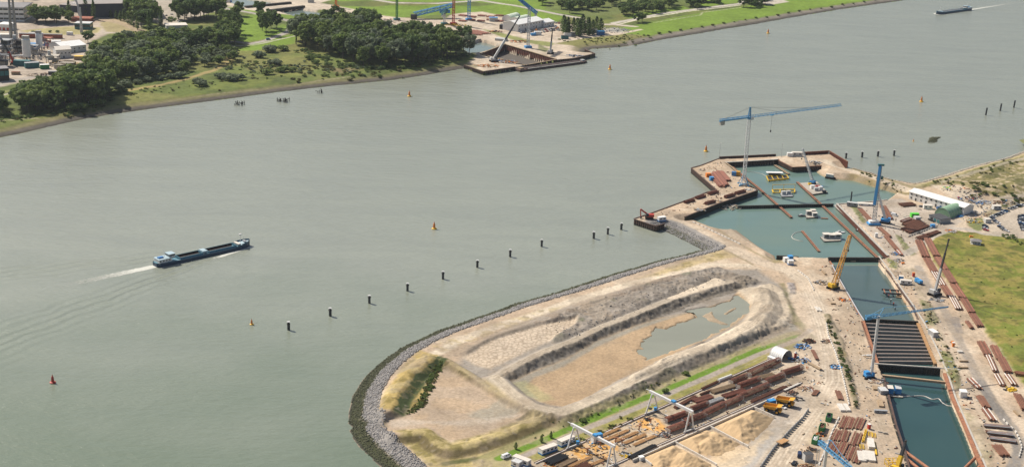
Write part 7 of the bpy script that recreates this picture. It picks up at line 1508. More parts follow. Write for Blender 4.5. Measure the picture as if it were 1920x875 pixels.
# ------------------------------------------------------------------ trees and shrubs
def leaf_mat(name,c1,c2):
    M = bpy.data.materials.new(name); M.use_nodes = True; n = M.node_tree; L = n.links; b = n.nodes['Principled BSDF']; b.inputs['Roughness'].default_value = .7; b.inputs['Specular IOR Level'].default_value = .25
    g = n.nodes.new('ShaderNodeNewGeometry'); oi = n.nodes.new('ShaderNodeObjectInfo'); mx = n.nodes.new('ShaderNodeMix'); mx.data_type = 'RGBA'; mx.inputs[6].default_value = (*c1,1); mx.inputs[7].default_value = (*c2,1)
    ad = n.nodes.new('ShaderNodeMath'); ad.operation = 'MULTIPLY_ADD'; ad.inputs[1].default_value = .55; L.new(g.outputs['Random Per Island'],ad.inputs[0]); m2 = n.nodes.new('ShaderNodeMath'); m2.operation = 'MULTIPLY'; m2.inputs[1].default_value = .45; L.new(oi.outputs['Random'],m2.inputs[0]); L.new(m2.outputs[0],ad.inputs[2]); L.new(ad.outputs[0],mx.inputs[0]); L.new(mx.outputs[2],b.inputs['Base Color'])
    tr = n.nodes.new('ShaderNodeBsdfTranslucent'); L.new(mx.outputs[2],tr.inputs[0]); ms = n.nodes.new('ShaderNodeMixShader'); ms.inputs[0].default_value = .45; L.new(b.outputs[0],ms.inputs[1]); L.new(tr.outputs[0],ms.inputs[2]); L.new(ms.outputs[0],n.nodes['Material Output'].inputs[0]); MATS[name] = M
leaf_mat('leaf_dark',(.075,.125,.040),(.155,.215,.064)); leaf_mat('leaf_mid',(.115,.170,.048),(.215,.270,.078)); leaf_mat('leaf_pale',(.14,.18,.105),(.23,.27,.165)); leaf_mat('leaf_olive',(.10,.10,.03),(.19,.18,.06))
def crown_mesh(kind,seed,nl):
    """unit-height tree crown of leaf clumps: lobes around limbs, ragged outline with gaps"""
    r = np.random.default_rng(seed); lobes = []
    if kind == 'column':
        for z in np.linspace(.14,.95,9): lobes.append((r.normal(0,.012),r.normal(0,.012),z,.115 * math.sin(math.pi * min(1,.18 + z * .82)) + .035,.075))
    elif kind == 'shrub':
        for k in range(9): a = r.random() * 6.28; q = r.random() ** .5 * .5; lobes.append((q * math.cos(a),q * math.sin(a),.32 + r.random() * .36 * (1 - q),.26 + r.random() * .12,.24))
    else:
        for k in range(15): a = k * 2.4 + r.random(); z = .40 + .52 * (k / 14) + r.normal(0,.03); q = (.27 * math.sin(math.pi * min(1,max(0,(z - .26) / .80))) ** .7) * (.55 + .6 * r.random()); lobes.append((q * math.cos(a),q * math.sin(a),z,.10 + .06 * r.random(),.09 + .03 * r.random()))
    V_ = []; F_ = []; per = nl // len(lobes)
    for (x,y,z,rx,rz) in lobes:
        for i in range(per):
            d = r.normal(size=3); d /= np.linalg.norm(d); s = (.55 + .5 * r.random()); p = np.array([x,y,z]) + d * np.array([rx,rx,rz]) * s
            t = np.cross(d,r.normal(size=3)); t /= np.linalg.norm(t) + 1e-9; u = np.cross(d + r.normal(size=3) * .6,t); u /= np.linalg.norm(u) + 1e-9; sz = (.024 + .026 * r.random()) * (1.0 if kind == 'broad' else (.62 if kind == 'column' else 2.4)); o = len(V_); V_ += [p - t * sz - u * sz * .7,p + t * sz - u * sz * .6,p + t * sz * .7 + u * sz,p - t * sz * .8 + u * sz * .8]; F_.append((o,o + 1,o + 2,o + 3))
    me = bpy.data.meshes.new('crown'); me.from_pydata([tuple(v) for v in V_],[],F_); me.update(); return me,lobes
TREES = {}
def tree_proto(kind,m_,seed):
    k = (kind,m_,seed)
    if k in TREES: return TREES[k]
    me,lobes = crown_mesh(kind,seed,{'broad': 900,'column': 520,'shrub': 460}[kind]); me.materials.append(MATS[m_]); tm = MB()
    if kind != 'shrub':
        tm.tube((0,0,0),(.005,0,.45),.018,.011,n=6,caps=False); tm.tube((.005,0,.45),(0,.005,.85),.011,.004,n=5,caps=False)
        if kind == 'broad':
            for (x,y,z,rx,rz) in lobes[::2]: tm.tube((0,0,max(.22,z - .22)),(x,y,z),.007,.003,n=4,caps=False)
    else:
        for i in range(5): a = i * 1.25; tm.tube((0,0,0),(.3 * math.cos(a),.3 * math.sin(a),.45),.03,.012,n=4,caps=False)
    tme = bpy.data.meshes.new('trunk'); tme.from_pydata(tm.v,[],tm.f); tme.materials.append(MATS['bark']); TREES[k] = (me,tme); return TREES[k]
TC = 0
def tree(kind,m_,p,h,label,group=None,wide=1.0,name=None):
    global TC; TC += 1; me,tme = tree_proto(kind,m_,TC % (5 if kind != 'column' else 3)); nm = name or ('shrub' if kind == 'shrub' else 'poplar_tree' if kind == 'column' else 'tree')
    root = thing(nm,label,'shrub' if kind == 'shrub' else 'tree',p,U(0,6.28),group); root.scale = (h * wide,h * wide,h)
    for n_,q in (('crown',me),('trunk' if kind != 'shrub' else 'stems',tme)): o = bpy.data.objects.new(n_,q); COL.objects.link(o); o.parent = root
    return root
def FON(px,py):
    p = P(px,py,FZ); z = fgz(p); p = P(px,py,z); p.z = fgz(p); return p
def grove(poly,spacing,kind,mats_,h0,h1,label,group,wide=1.0,maxn=999,seed=1,name=None):
    """scatter trees in the traced ground area"""
    pl = xy(poly,FZ); x0,y0 = pl.min(0); x1,y1 = pl.max(0); rg = np.random.default_rng(seed); got = []
    for _ in range(9000):
        x,y = x0 + (x1 - x0) * rg.random(),y0 + (y1 - y0) * rg.random()
        if not inside(np.array([x]),np.array([y]),pl)[0]: continue
        if got and min((x - a) ** 2 + (y - b_) ** 2 for a,b_ in got) < spacing ** 2: continue
        got.append((x,y))
        if len(got) >= maxn: break
    got.sort(key=lambda q: q[0] / q[1])
    for i,(x,y) in enumerate(got): tree(kind,mats_[int(rg.random() * len(mats_))],Vector((x,y,fgz((x,y)))),h0 + (h1 - h0) * rg.random(),label + (', %s from the left' % ORD[i] if 1 < len(got) <= 20 else ''),group,wide * U(.9,1.15),name)
    return len(got)
NT = grove([(548,80),(575,64),(620,59),(690,57),(712,80),(760,84),(800,82),(850,90),(886,103),(830,114),(760,123),(690,128),(640,112),(600,98),(565,93)],12.6,'broad',['leaf_dark','leaf_mid','leaf_mid','leaf_dark','leaf_pale'],21,31,'tall dark green tree within the dense grove left of the far dock','grove left of the far dock',1.0,170,3,'poplar_tree')
NT += grove([(165,138),(190,108),(230,97),(300,88),(345,84),(345,118),(300,140),(240,156),(205,152)],12.5,'broad',['leaf_mid','leaf_mid','leaf_pale','leaf_dark'],15,23,'dark green tree within the wood behind the white factory halls','wood behind the factory',1.2,95,5)
NT += grove([(340,84),(380,84),(420,92),(440,104),(440,116),(400,126),(345,120)],11,'broad',['leaf_pale','leaf_pale','leaf_mid'],8,12,'pale grey green willow in the lower wood by the meadow','willow wood',1.6,50,6,'willow_tree')
NT += grove([(340,84),(400,84),(420,70),(440,66),(445,84),(415,92),(350,96)],10,'broad',['leaf_mid','leaf_dark'],18,22,'tall tree with bare trunk at the road edge of the wood','roadside trees of the wood',1.0,26,7)
NT += grove([(112,192),(125,178),(165,172),(205,168),(214,178),(206,190),(170,197),(130,202)],9.5,'broad',['leaf_dark','leaf_dark','leaf_mid'],24,29,'tall dark poplar in the clump close to the river at far left','left riverside clump',1.05,34,8,'poplar_tree')
NT += grove([(36,208),(48,192),(85,190),(92,205),(60,212)],8,'broad',['leaf_dark','leaf_mid'],19,23,'dark tree in the small clump left of the riverside poplars','small clump at far left',1.25,14,9,'poplar_tree')
NT += grove([(-10,216),(-10,200),(8,205),(10,218)],7,'broad',['leaf_dark'],14,18,'dark tree at the very left edge of the photo','trees at the left edge',1.2,5,10)
NT += grove([(332,36),(345,30),(405,27),(416,32),(400,38),(345,40)],9,'broad',['leaf_dark','leaf_mid'],22,27,'tall dark tree in the clump right of the black warehouse','clump right of the warehouse',1.1,16,11)
NT += grove([(245,30),(255,22),(295,26),(300,46),(270,54),(250,46)],9,'broad',['leaf_dark','leaf_mid'],20,26,'tall dark tree in the clump before the black warehouse','clump before the warehouse',1.05,14,12)
NT += grove([(62,42),(70,38),(110,38),(118,44),(80,46)],8,'broad',['leaf_mid','leaf_dark'],16,20,'round green tree in the clump beside the white office block','clump beside the office block',1.35,9,13)
NT += grove([(20,6),(60,TOP),(90,TOP),(80,4),(50,8)],12,'broad',['leaf_dark','leaf_mid'],14,20,'tree at the top edge behind the white office block','trees behind the office',1.2,14,14)
NT += grove([(1010,8),(1040,-14),(1160,-12),(1165,6),(1120,26),(1080,27),(1040,22)],12,'broad',['leaf_mid','leaf_dark'],12,17,'tree around the brick building behind the dike','trees around the brick building',1.5,40,15)
NT += grove([(1050,60),(1062,60),(1120,58),(1128,62),(1120,68),(1060,70)],6.5,'column',['leaf_dark'],15,22,'dark columnar poplar in the row behind the far site car park','poplar row at the far car park',1.6,17,16)
NT += grove([(1160,30),(1180,18),(1265,8),(1270,16),(1220,26),(1170,34)],13,'broad',['leaf_mid','leaf_dark'],12,15,'round tree along the dike road at the top','dike road trees',1.6,17,17)
NT += grove([(1286,13),(1290,2),(1335,-2),(1342,8),(1310,14)],9,'broad',['leaf_dark'],12,15,'dark tree in the left compact clump on the green dike','left clump on the dike',1.7,12,18)
NT += grove([(1392,14),(1396,4),(1432,0),(1436,10),(1415,16)],9,'broad',['leaf_dark'],12,15,'dark tree in the right compact clump on the green dike','right clump on the dike',1.7,10,19)
for k,(x,y,h,w,kind,m_,lb) in enumerate(((1196,43,13,1.6,'broad','leaf_dark','round dark tree on the dike slope, left of two joined'),(1204,41,12,1.5,'broad','leaf_mid','round dark tree on the dike slope, right of two joined'),(1308,18,9,1.5,'broad','leaf_mid','small round tree at the dike path bend'),(1346,8,8,1.6,'broad','leaf_mid','small bushy tree right of the left dike clump'),
    (499,65,26,1.0,'broad','leaf_dark','tall park tree leaning over the road, front'),(492,58,24,1.0,'broad','leaf_mid','tall park tree at the lawn, left'),(508,52,22,1.05,'broad','leaf_dark','tall park tree at the lawn, middle'),(519,57,22,1.0,'broad','leaf_dark','tall park tree at the lawn, right'),(487,30,20,1.2,'broad','leaf_dark','park tree at the top of the lawn'),(449,30,18,1.1,'broad','leaf_dark','tree at the upper left corner of the lawn'),(441,42,20,1.1,'broad','leaf_mid','second tree on the left edge of the lawn'),(430,55,22,1.0,'broad','leaf_dark','third tree on the left edge of the lawn'),(444,64,24,.9,'broad','leaf_dark','tall slim tree low on the left edge of the lawn'),(430,78,22,.95,'broad','leaf_mid','tree beside the road fork'),(420,48,20,1.1,'broad','leaf_mid','tree above the wood near the car park'),
    (161,33,30,.8,'column','leaf_dark','tallest columnar poplar before the black warehouse'),(176,37,24,.9,'column','leaf_dark','second columnar poplar before the black warehouse'),(130,38,24,1.1,'column','leaf_dark','columnar poplar at the left of the red roofed shed'),(128,44,16,1.4,'broad','leaf_mid','round tree in front of the red roofed shed'),(280,60,26,1.0,'column','leaf_dark','columnar poplar standing tallest before the wood'),(258,56,15,1.2,'column','leaf_mid','small cypress at the end of the curved row'),(302,50,20,1.1,'column','leaf_dark','columnar poplar right of the warehouse clump'),(335,36,22,1.0,'column','leaf_dark','columnar poplar by the paved yard'),(165,80,14,1.4,'broad','leaf_dark','round tree behind the white factory halls'),(322,46,9,1.8,'broad','leaf_mid','bushy tree at the paved yard corner'))): tree(kind,m_,FON(x,y),h,lb,None,w)
for k,(x,y,h) in enumerate(((208,34,10),(218,36,10),(226,39,12),(233,40,15),(240,45,12),(245,47,10),(250,50,13))): tree('column','leaf_dark',FON(x,y),h,'small cypress in the curved row before the warehouse, %s from the left' % ORD[k],'cypress row',1.6)
NT += grove([(85,206),(95,190),(118,186),(120,204),(100,210)],8,'broad',['leaf_dark','leaf_mid'],10,15,'lower tree filling the gap between the riverside clumps','gap trees at far left',1.3,8,31,'poplar_tree')
NT += grove([(205,160),(240,152),(300,146),(345,136),(350,124),(300,142),(210,152)],9,'broad',['leaf_pale','leaf_mid'],8,12,'pale low tree along the meadow front of the wood','front trees of the wood',1.6,18,32,'willow_tree')
# shrubs of the river meadow
SH = [(378,161,8,'pale round willow bush alone on the meadow, front'),(370,156,7,'pale willow bush behind the lone front bush'),(413,147,8,'pale willow bush of the middle pair, left'),(432,151,9,'pale willow bush of the middle pair, right'),(446,150,8,'pale willow bush right beside the middle pair'),(488,108,9,'large pale bush above the meadow, top'),(505,98,10,'large pale bush nearest the road'),(515,122,9,'large pale bush low in the meadow group'),(530,135,8,'bush at the lower end of the meadow group, right'),(503,140,7,'bush at the lower end of the meadow group, left'),(548,135,6,'dark bush right of the meadow group'),(582,112,7,'dark bush before the grove, left'),(592,120,6,'dark bush before the grove, right'),(530,95,8,'leafy bush beside the road edge'),(616,124,5,'small bush under the grove edge')]
for x,y,h,lb in SH: tree('shrub','leaf_pale' if 'pale' in lb else 'leaf_mid',FON(x,y),h * 1.0,lb,'meadow bushes',1.25)
for k,(x,y) in enumerate(((255,157),(275,153),(300,150),(322,147),(340,146),(235,162),(220,166),(180,198),(150,206),(135,208))): tree('shrub','leaf_pale' if k < 7 else 'leaf_mid',FON(x,y),U(6,9),'bush along the front of the wood, %s in line' % ORD[k],'bushes along the wood',1.3)
rb = np.random.default_rng(5)
for k in range(26): x = 545 + 300 * rb.random(); y = 150 - (x - 560) * .105 + rb.normal() * 4; tree('shrub','leaf_mid' if k % 2 else 'leaf_olive',FON(x,y),U(1.6,3.4),'low scrub bush on the far river slope below the grove','low scrub on the far slope',1.2)
for k in range(22): t = k / 21; x = 1215 + (1640 - 1215) * t; tree('shrub','leaf_mid' if k % 3 else 'leaf_olive',FON(x,68 - (x - 1215) * .152 + U(-1,1)),U(1.6,3.4),'low bush on the stone edge of the green dike','bushes on the dike edge',1.2)
for k,(x,y,h) in enumerate(((0 + 62,61.5,3),(73,60.5,3),(94,61,3),(108,61,3.2))): tree('shrub','leaf_dark',FON(x,y),h,'clipped dark bush on the factory lawn, %s from the left' % ORD[k],'clipped bushes',1.1)
# shrubs of the near site
def NON(x,y): return ON(x,y)
rb = np.random.default_rng(9)
def strip(line,n_,h0,h1,m_,label,group,spread=1.2,wide=1.3):
    q = [ON(*a) for a in line]; Ls = [(b_ - a).length for a,b_ in zip(q[:-1],q[1:])]; T = sum(Ls); VV = []; MM = []
    for i in range(n_):
        d = T * rb.random(); k = 0
        while d > Ls[k] and k < len(Ls) - 1: d -= Ls[k]; k += 1
        p = q[k].lerp(q[k + 1],min(1,d / Ls[k])) + Vector((rb.normal() * spread,rb.normal() * spread,0)); p.z = gz(p) - .1; me,_t = tree_proto('shrub',m_[i % len(m_)],i % 5); v = np.empty(len(me.vertices) * 3); me.vertices.foreach_get('co',v); v = v.reshape(-1,3)[:720]; h = h0 + (h1 - h0) * rb.random(); a = rb.random() * 6.28; c,s = math.cos(a),math.sin(a)
        VV.append(np.stack([(v[:,0] * c - v[:,1] * s) * h * wide + p.x,(v[:,0] * s + v[:,1] * c) * h * wide + p.y,v[:,2] * h + p.z],-1)); MM.append(np.full(len(v) // 4,i % len(m_)))
    V_ = np.concatenate(VV); nf = len(V_) // 4; me = bpy.data.meshes.new('scrub'); me.vertices.add(len(V_)); me.vertices.foreach_set('co',V_.reshape(-1)); me.loops.add(nf * 4); me.loops.foreach_set('vertex_index',np.arange(nf * 4,dtype=np.int32)); me.polygons.add(nf); me.polygons.foreach_set('loop_start',np.arange(0,nf * 4,4,dtype=np.int32)); me.polygons.foreach_set('loop_total',np.full(nf,4,np.int32))
    for q_ in m_: me.materials.append(MATS[q_])
    me.polygons.foreach_set('material_index',np.concatenate(MM).astype(np.int32)); me.update(calc_edges=True); o = bpy.data.objects.new('scrub',me); COL.objects.link(o); o['label'] = label; struct(o,'stuff')
strip([(768,775),(790,757),(803,727),(819,690),(827,680)],190,.8,1.5,['leaf_mid','leaf_olive','leaf_dark'],'dark green scrub on the inner slope of the left grassy berm','scrub on the left berm')
strip([(985,822),(1035,801),(1075,785),(1125,763)],16,.5,1.1,['leaf_dark','leaf_olive','leaf_mid'],'low scrub between the clay slope and the bright grass','scrub above the bright grass',1.8)
strip([(1150,757),(1200,735),(1260,708)],16,.5,1.2,['leaf_dark','leaf_olive'],'low scrub along the foot of the eroded clay slope','scrub at the clay slope',1.6)
strip([(1550,595),(1560,625),(1572,650),(1585,690),(1598,730),(1606,762)],60,.9,1.8,['leaf_mid','leaf_olive','leaf_dark'],'bush of the long hedge strip right of the haul road','hedge strip beside the haul road',.7)
strip([(1085,826),(1140,804),(1190,783)],26,.8,1.6,['leaf_olive','leaf_mid'],'tuft on the rough grass between dike road and gantry rail','tufts by the gantry rail',1.6)
strip([(1800,345),(1840,352),(1880,365),(1915,350)],44,1.2,3.2,['leaf_mid','leaf_olive','leaf_dark'],'dune bush behind the long white hall','dune bushes',9,1.4)
strip([(1740,345),(1790,335),(1850,322),(1915,305)],26,1.0,2.2,['leaf_olive','leaf_mid'],'low bush along the dune shore track','bushes on the dune track',4,1.4)
strip([(1745,462),(1790,480),(1850,540),(1910,640)],40,.4,.9,['leaf_olive','leaf_mid'],'grassy tussock scattered over the right hand field','tussocks on the field',14,1.6)
strip([(1880,440),(1905,452),(1920,458)],14,1.4,2.6,['leaf_mid','leaf_dark'],'bush by the road at the upper edge of the field','bushes at the field edge',2.5)
strip([(1610,334),(1650,347),(1690,361)],40,.8,1.6,['leaf_olive','leaf_mid'],'scrub on the basin side of the causeway','causeway scrub',2.5)
strip([(1730,570),(1745,600),(1780,670),(1795,710),(1798,730)],34,.8,1.7,['leaf_mid','leaf_olive'],'green scrub on the right bank of the dock','scrub on the dock bank',2.0)
for k,(x,y,lb) in enumerate(((1093,790,'single round bush at the bright grass beside the near gantry'),(1286,702,'round bush on the clay slope above the dike road'),(1247,735,'dark bush beside the head of the middle gantry'),(967,841,'small dark tree beside the white van'),(1033,820,'little conifer on the bright grass, right'),(1015,828,'little conifer on the bright grass, left'))): tree('shrub' if k < 3 else 'column','leaf_mid',ON(x,y),2.6 if k < 3 else 3.5,lb,None,1.1 if k < 3 else 1.9)

_o,_g = ON,gz; ON,gz = FON,fgz
strip([(430,120),(500,128),(560,128),(640,132),(690,138)],150,1.6,3.6,['leaf_mid','leaf_olive','leaf_pale'],'low tussocks and brambles over the far river meadow','x',16,1.5); strip([(230,178),(330,165),(430,152),(520,140)],90,.9,2.0,['leaf_olive','leaf_mid'],'low tussocks along the far river path','x',12,1.6); strip([(10,222),(60,216),(120,212),(200,203)],60,1.2,3.2,['leaf_mid','leaf_dark','leaf_olive'],'undergrowth below the left riverside clump','x',8,1.5); strip([(1080,80),(1140,76),(1200,72)],70,1.0,2.4,['leaf_olive','leaf_mid'],'rough growth on the bank right of the far dock','x',14,1.6); strip([(560,95),(620,116),(690,132),(780,122),(880,106)],90,2.0,5.0,['leaf_dark','leaf_mid'],'undergrowth at the foot of the dense grove','x',5,1.4); strip([(150,195),(200,185),(215,175)],30,2.5,5.5,['leaf_dark','leaf_mid'],'undergrowth at the foot of the riverside clump','x',6,1.4)
ON,gz = _o,_g
# ------------------------------------------------------------------ far bank: factory, warehouse, second building site
ON_near = ON; ON = FON
def block(name,label,a,b,depth,h,wall,roof,cat='building',bands=0,nwin=0,band_m='glass_dark',skylights=0,doors=0):
    """flat roofed building; a-b is the foot of the wall that faces the camera"""
    A = FON(*a); B = FON(*b); A.z = B.z = min(A.z,B.z); L = (B - A).length; root = thing(name,label,cat,A,ang(A,B)); MB().box((L / 2,depth / 2,h / 2),(L,depth,h)).build('walls',wall,root); MB().box((L / 2,depth / 2,h + .2),(L + .5,depth + .5,.4)).build('roof',roof,root)
    for k in range(bands):
        z = h * (k + .62) / bands
        for i in range(nwin): MB().box((L * (i + .5) / nwin,-.08,z),(L / nwin - .5,.16,h / bands * .38)).build('window',band_m,root); 
        for i in range(3): MB().box((L + .08,depth * (i + .5) / 3,z),(.16,depth / 3 - .5,h / bands * .38)).build('window',band_m,root)
    for k in range(skylights): MB().box((L * (k + .5) / skylights,depth * .25,h + .6),(8,3,.6)).build('skylight','white_roof',root)
    for k in range(doors): MB().box((L * (k + .5) / doors,-.1,1.8),(L / doors * .6,.2,3.4)).build('door','red_paint',root)
    return root
block('office_block','white three storey office block with dark window bands at top left',(-22,40),(46,41),40,17,'white_paint','roof_grey',bands=3,nwin=7)
block('warehouse','huge black warehouse with flat grey roof at the top edge',(149,34),(296,31),120,17,'warehouse_black','warehouse_roof',skylights=4)
block('warehouse_annexe','lower dark annexe on the left end of the black warehouse',(112,21),(148,24),60,8,'warehouse_black','warehouse_roof',skylights=1)
block('red_roof_shed','long low shed with dull red roof above the teal building',(133,41),(170,42),16,4,'brick_red','brick_red')
block('teal_building','teal box building with pale roof edge on the factory lawn',(140,55),(169,56),14,7,'teal_paint','light_grey',bands=1,nwin=4); block('white_shed','white shed with red doors at the left edge',(-4,57),(19,58),16,7,'white_paint','white_roof',doors=3)
block('grey_house','small grey house between the silos and the white halls',(97,92),(114,92),9,8,'concrete','light_grey',nwin=2,bands=1); block('dark_house','dark brown block with teal doors at the left edge',(-8,153),(18,151),14,12,'timber_dark','roof_grey',bands=1,nwin=3,band_m='teal_paint')
hall('factory_hall','large white factory hall with low gabled roof before the wood',(118,101),(162,96),30,7,10,nwin=5,doors=1,two=False,look=FON); hall('factory_hall','smaller white hall with cream roof in front of the large hall',(106,110),(134,108),16,9,11.5,roof='cream_roof',nwin=4,doors=1,two=False,look=FON)
block('brick_building','red brick building with white columns behind the dike at the top',(1047,9),(1058,9.5),14,11,'brick_red','roof_grey',bands=2,nwin=3); block('long_wall_shed','long low brown wall behind the silos',(36,71),(116,73),4,4.5,'brick_red','roof_grey',doors=0)
block('low_store','pale low roofed store at the edge of the wood by the paved yard',(312,55),(352,54),18,4,'light_grey','cream_roof'); block('low_store','white roofed low building half hidden in the roadside trees',(338,78),(366,77),10,4,'white_paint','white_roof'); block('dike_house','long pale house roof behind the dike road trees',(1212,17),(1242,14),12,5,'light_grey','cream_roof')
hall('site_hall','long white two storey hall of the far building site',(971,60),(1019,51),24,9,12,nwin=9,doors=2,look=FON); hall('site_hall','short white hall at the right end of the far site hall',(1020,52),(1039,49),20,6,8.5,nwin=4,doors=1,two=False,look=FON)
arch('arched_tent','left pale green arched tent on the far building site',(950,40.5),(968,36),7,'pale_green_tarp',2,end_m='white_paint',look=FON,open_end=False); arch('arched_tent','right pale green arched tent on the far building site',(965,45),(987,40),7,'pale_green_tarp',2,end_m='white_paint',look=FON,open_end=False)
for lb,x,y,r,h in (('tall white silo on dark legs in the factory',51,113,4.2,22),('slim white silo behind the tall silo',74.5,95,3.4,18)):
    p = FON(x,y); r_ = thing('silo',lb,'silo',p); MB().lathe([(r,4),(r,h),(r * .6,h + 1.5)],n=16).build('tank','white_paint',r_); mb = MB()
    for a in range(6): mb.beam((r * .8 * math.cos(a),r * .8 * math.sin(a),0),(r * .8 * math.cos(a),r * .8 * math.sin(a),4.2),.5)
    mb.build('legs','dark_metal',r_); MB().box((0,0,h + 2.5),(r * 1.6,r * 1.2,3)).build('head_house','concrete',r_)
p = FON(27,88); r_ = thing('chimney','tall twin lattice chimney reaching the top edge of the photo','chimney',p)
for dx in (-2.2,2.2): MB().tube((dx,0,0),(dx,0,62),1.5,1.0,n=10).build('flue','rubble',r_)
MB().lattice((0,0,0),(0,0,58),7.5,5,.35,wd2=3.5).build('lattice','grey_paint',r_); MB().tube((0,0,58),(0,0,66),.8).build('tip','red_paint',r_)
p = FON(153,62); r_ = thing('lattice_mast','slender grey lattice mast beside the teal building','mast',p); MB().lattice((0,0,0),(0,0,30),2.4,2.5,.3,wd2=1).build('tower','galvanised',r_); MB().lathe([(1.6,0),(1.2,6),(.8,6.2)],n=8).build('foot','concrete',r_)
boom_crane('mobile_crane','red boomed mobile crane in the factory at the left edge',(27,121),(2,72),0,'red_paint','red_paint',1.6,.9,kind='tele',tip_m='dark_metal',size=1.2,stay=False)
for nm,lb,x,y,L,Wd,H,rz,c1,c2 in (('teal_container','left teal container row in front of the silos',42,123,17,6,5.5,0,'teal_paint','teal_paint'),('teal_container','right teal container row in front of the silos',60,127,14,6,5.5,.5,'teal_paint','grey_paint'),('green_container','green container with white roof in the factory',84,129,9,5,4.5,.4,'green_paint','white_roof'),('blue_container','blue container at the far site by the poplars',1126,66,10,4,5,.1,'blue_paint','sky_blue'),('white_van_box','white lorry box on the factory road',131,66,7,3,3.5,0,'white_paint','white_roof'),('white_box','small white house on the top sand road',583,5,8,5,4.5,0,'light_grey','white_roof'),('sign_post','small white river sign by the left riverside clump',169,197,3,1,3,0,'white_paint','white_roof'),
    ('white_box','white trailer among the cars of the far site',1008,66,9,4,4.5,.2,'white_paint','white_roof'),('blue_box','pale blue tarpaulin trailer among the cars of the far site',1000,67,6,3,3,.2,'sky_blue','sky_blue'),('dark_van','dark teal van on the bank of the far site',1059,73,9,4,4,.1,'teal_paint','dark_metal')): container(nm,lb,x,y,L,Wd,H,rz,c1,c2)
for k,(x,y) in enumerate(((1064,68),(1078,66.5),(1084,65),(1104,62.5),(1118,61))): container('site_cabin','pale cabin in the row before the poplars, %s from the left' % ORD[k],x,y,9,4,4,.15,'light_grey' if k % 2 else 'white_paint','cream_roof',group='cabins before the poplars')
container('blue_box','stacked blue and white boxes right of the blue crane base',925,40,11,6,5,.1,'light_grey','sky_blue'); container('dark_shed','dark low shed left of the far site hall',948,54,14,10,5,-.2,'dark_metal','charcoal_roof'); container('pontoon_box','pale grey flat tank beside the far channel',940,76,14,8,2.5,-.3,'light_grey','light_grey')
ci = 0
for row,n_,a,b in (('along the far site hall',12,(977,62.5),(1040,54.5)),('second row of the far site',9,(995,64.5),(1045,57)),('behind the far site hall',8,(1020,41),(1060,46)),('right end of the far site',6,(1042,50),(1048,58))):
    for k in range(n_):
        t = k / (n_ - 1); c = ['white','navy','silver','white','black','orange','grey','white','red'][ci % 9]; ci += 1
        p = FON(a[0] + (b[0] - a[0]) * t,a[1] + (b[1] - a[1]) * t); r_ = car('%s car, %s from left in the row %s' % (c,ORD[k],row),p,1.2 + U(-.1,.1),c,c == 'orange','cars of the far site'); r_.scale = (1.25,) * 3
# far dock walls, barge, cranes
def fwall(label,line,**kw): pile_wall('dock_wall',label,line,zpix=FZ,ztop=FZ + .4,pitch=2.6,depth=.9,**kw)
fwall('dark front wall of the left platform at the far dock',[(870,123),(906,135.5),(966,126.5)],cap=('sheetpile',1.2,.5),wet=1.8); fwall('dark front wall of the right platform at the far dock',[(1040,114),(1077,110.4),(1116,101.6),(1097,93)],cap=('sheetpile',1.2,.5),wet=1.8)
for lb,ln,o_ in (('back left wall of the deep far pit',[PIT[0],PIT[1]],-1),('long tan back right wall of the deep far pit',[PIT[1],PIT[2]],-1)): pile_wall('pit_wall',lb,ln,zpix=FZ,ztop=FZ + .6,zbot=-12,out=o_,mname='sheetpile_red',pitch=3.4,depth=1.0,cap=('timber',1.4,.6),wet=-3,off=1.2)
pile_wall('pit_wall','low front wall closing the deep far pit',[(1044,112),(985,123),(900,101.5)],zpix=FZ,ztop=FZ + .2,zbot=-12,mname='sheetpile',cap=('timber',1.4,.5),out=1,off=0)
mb = MB(); w = [P(a,b_,-4) for a,b_ in ((897,108),(945,91),(1042,118),(984,130))]; mb.add([(p.x,p.y,-5) for p in w],[(0,1,2,3)]); struct(mb.build('pit_floor','soil_dark'))
junk('machinery_heap','orange struts and blue gear on the left platform of the far dock',945,116,14,60,['orange_paint','blue_paint','timber','steel_rust','light_grey'],2.6,'machinery',lmax=6); junk('machinery_heap','orange pipes and boards at the front of the left platform',915,124,12,50,['timber_orange','timber','dark_metal','orange_paint'],2.0,'machinery',lmax=7); junk('machinery_heap','grey pumps at the front of the right platform',1078,106,10,44,['light_grey','dark_metal','blue_paint'],2.4,'machinery',lmax=4)
junk('machinery_heap','orange pipes and a truck beside the deep far pit',972,79,12,40,['orange_paint','dark_metal','timber_orange','red_paint'],2.4,'machinery',lmax=6); junk('machinery_heap','orange drilling machine on the far site',930,60,8,30,['orange_paint','dark_metal','steel_rust'],3.0,'machinery',lmax=6); junk('machinery_heap','bright yellow machine parts behind the grove',856,47.5,14,40,['yellow_paint','yellow_paint','dark_metal'],3.0,'machinery',lmax=7); junk('scrap_heap','grey rubble heap of the far site near the poplars',1150,57,26,110,['light_grey','concrete','grey_paint'],2.5,lmax=3); junk('scrap_heap','grey material dump behind the grove',722,40,22,80,['light_grey','concrete','steel_rust'],2.4,lmax=4)
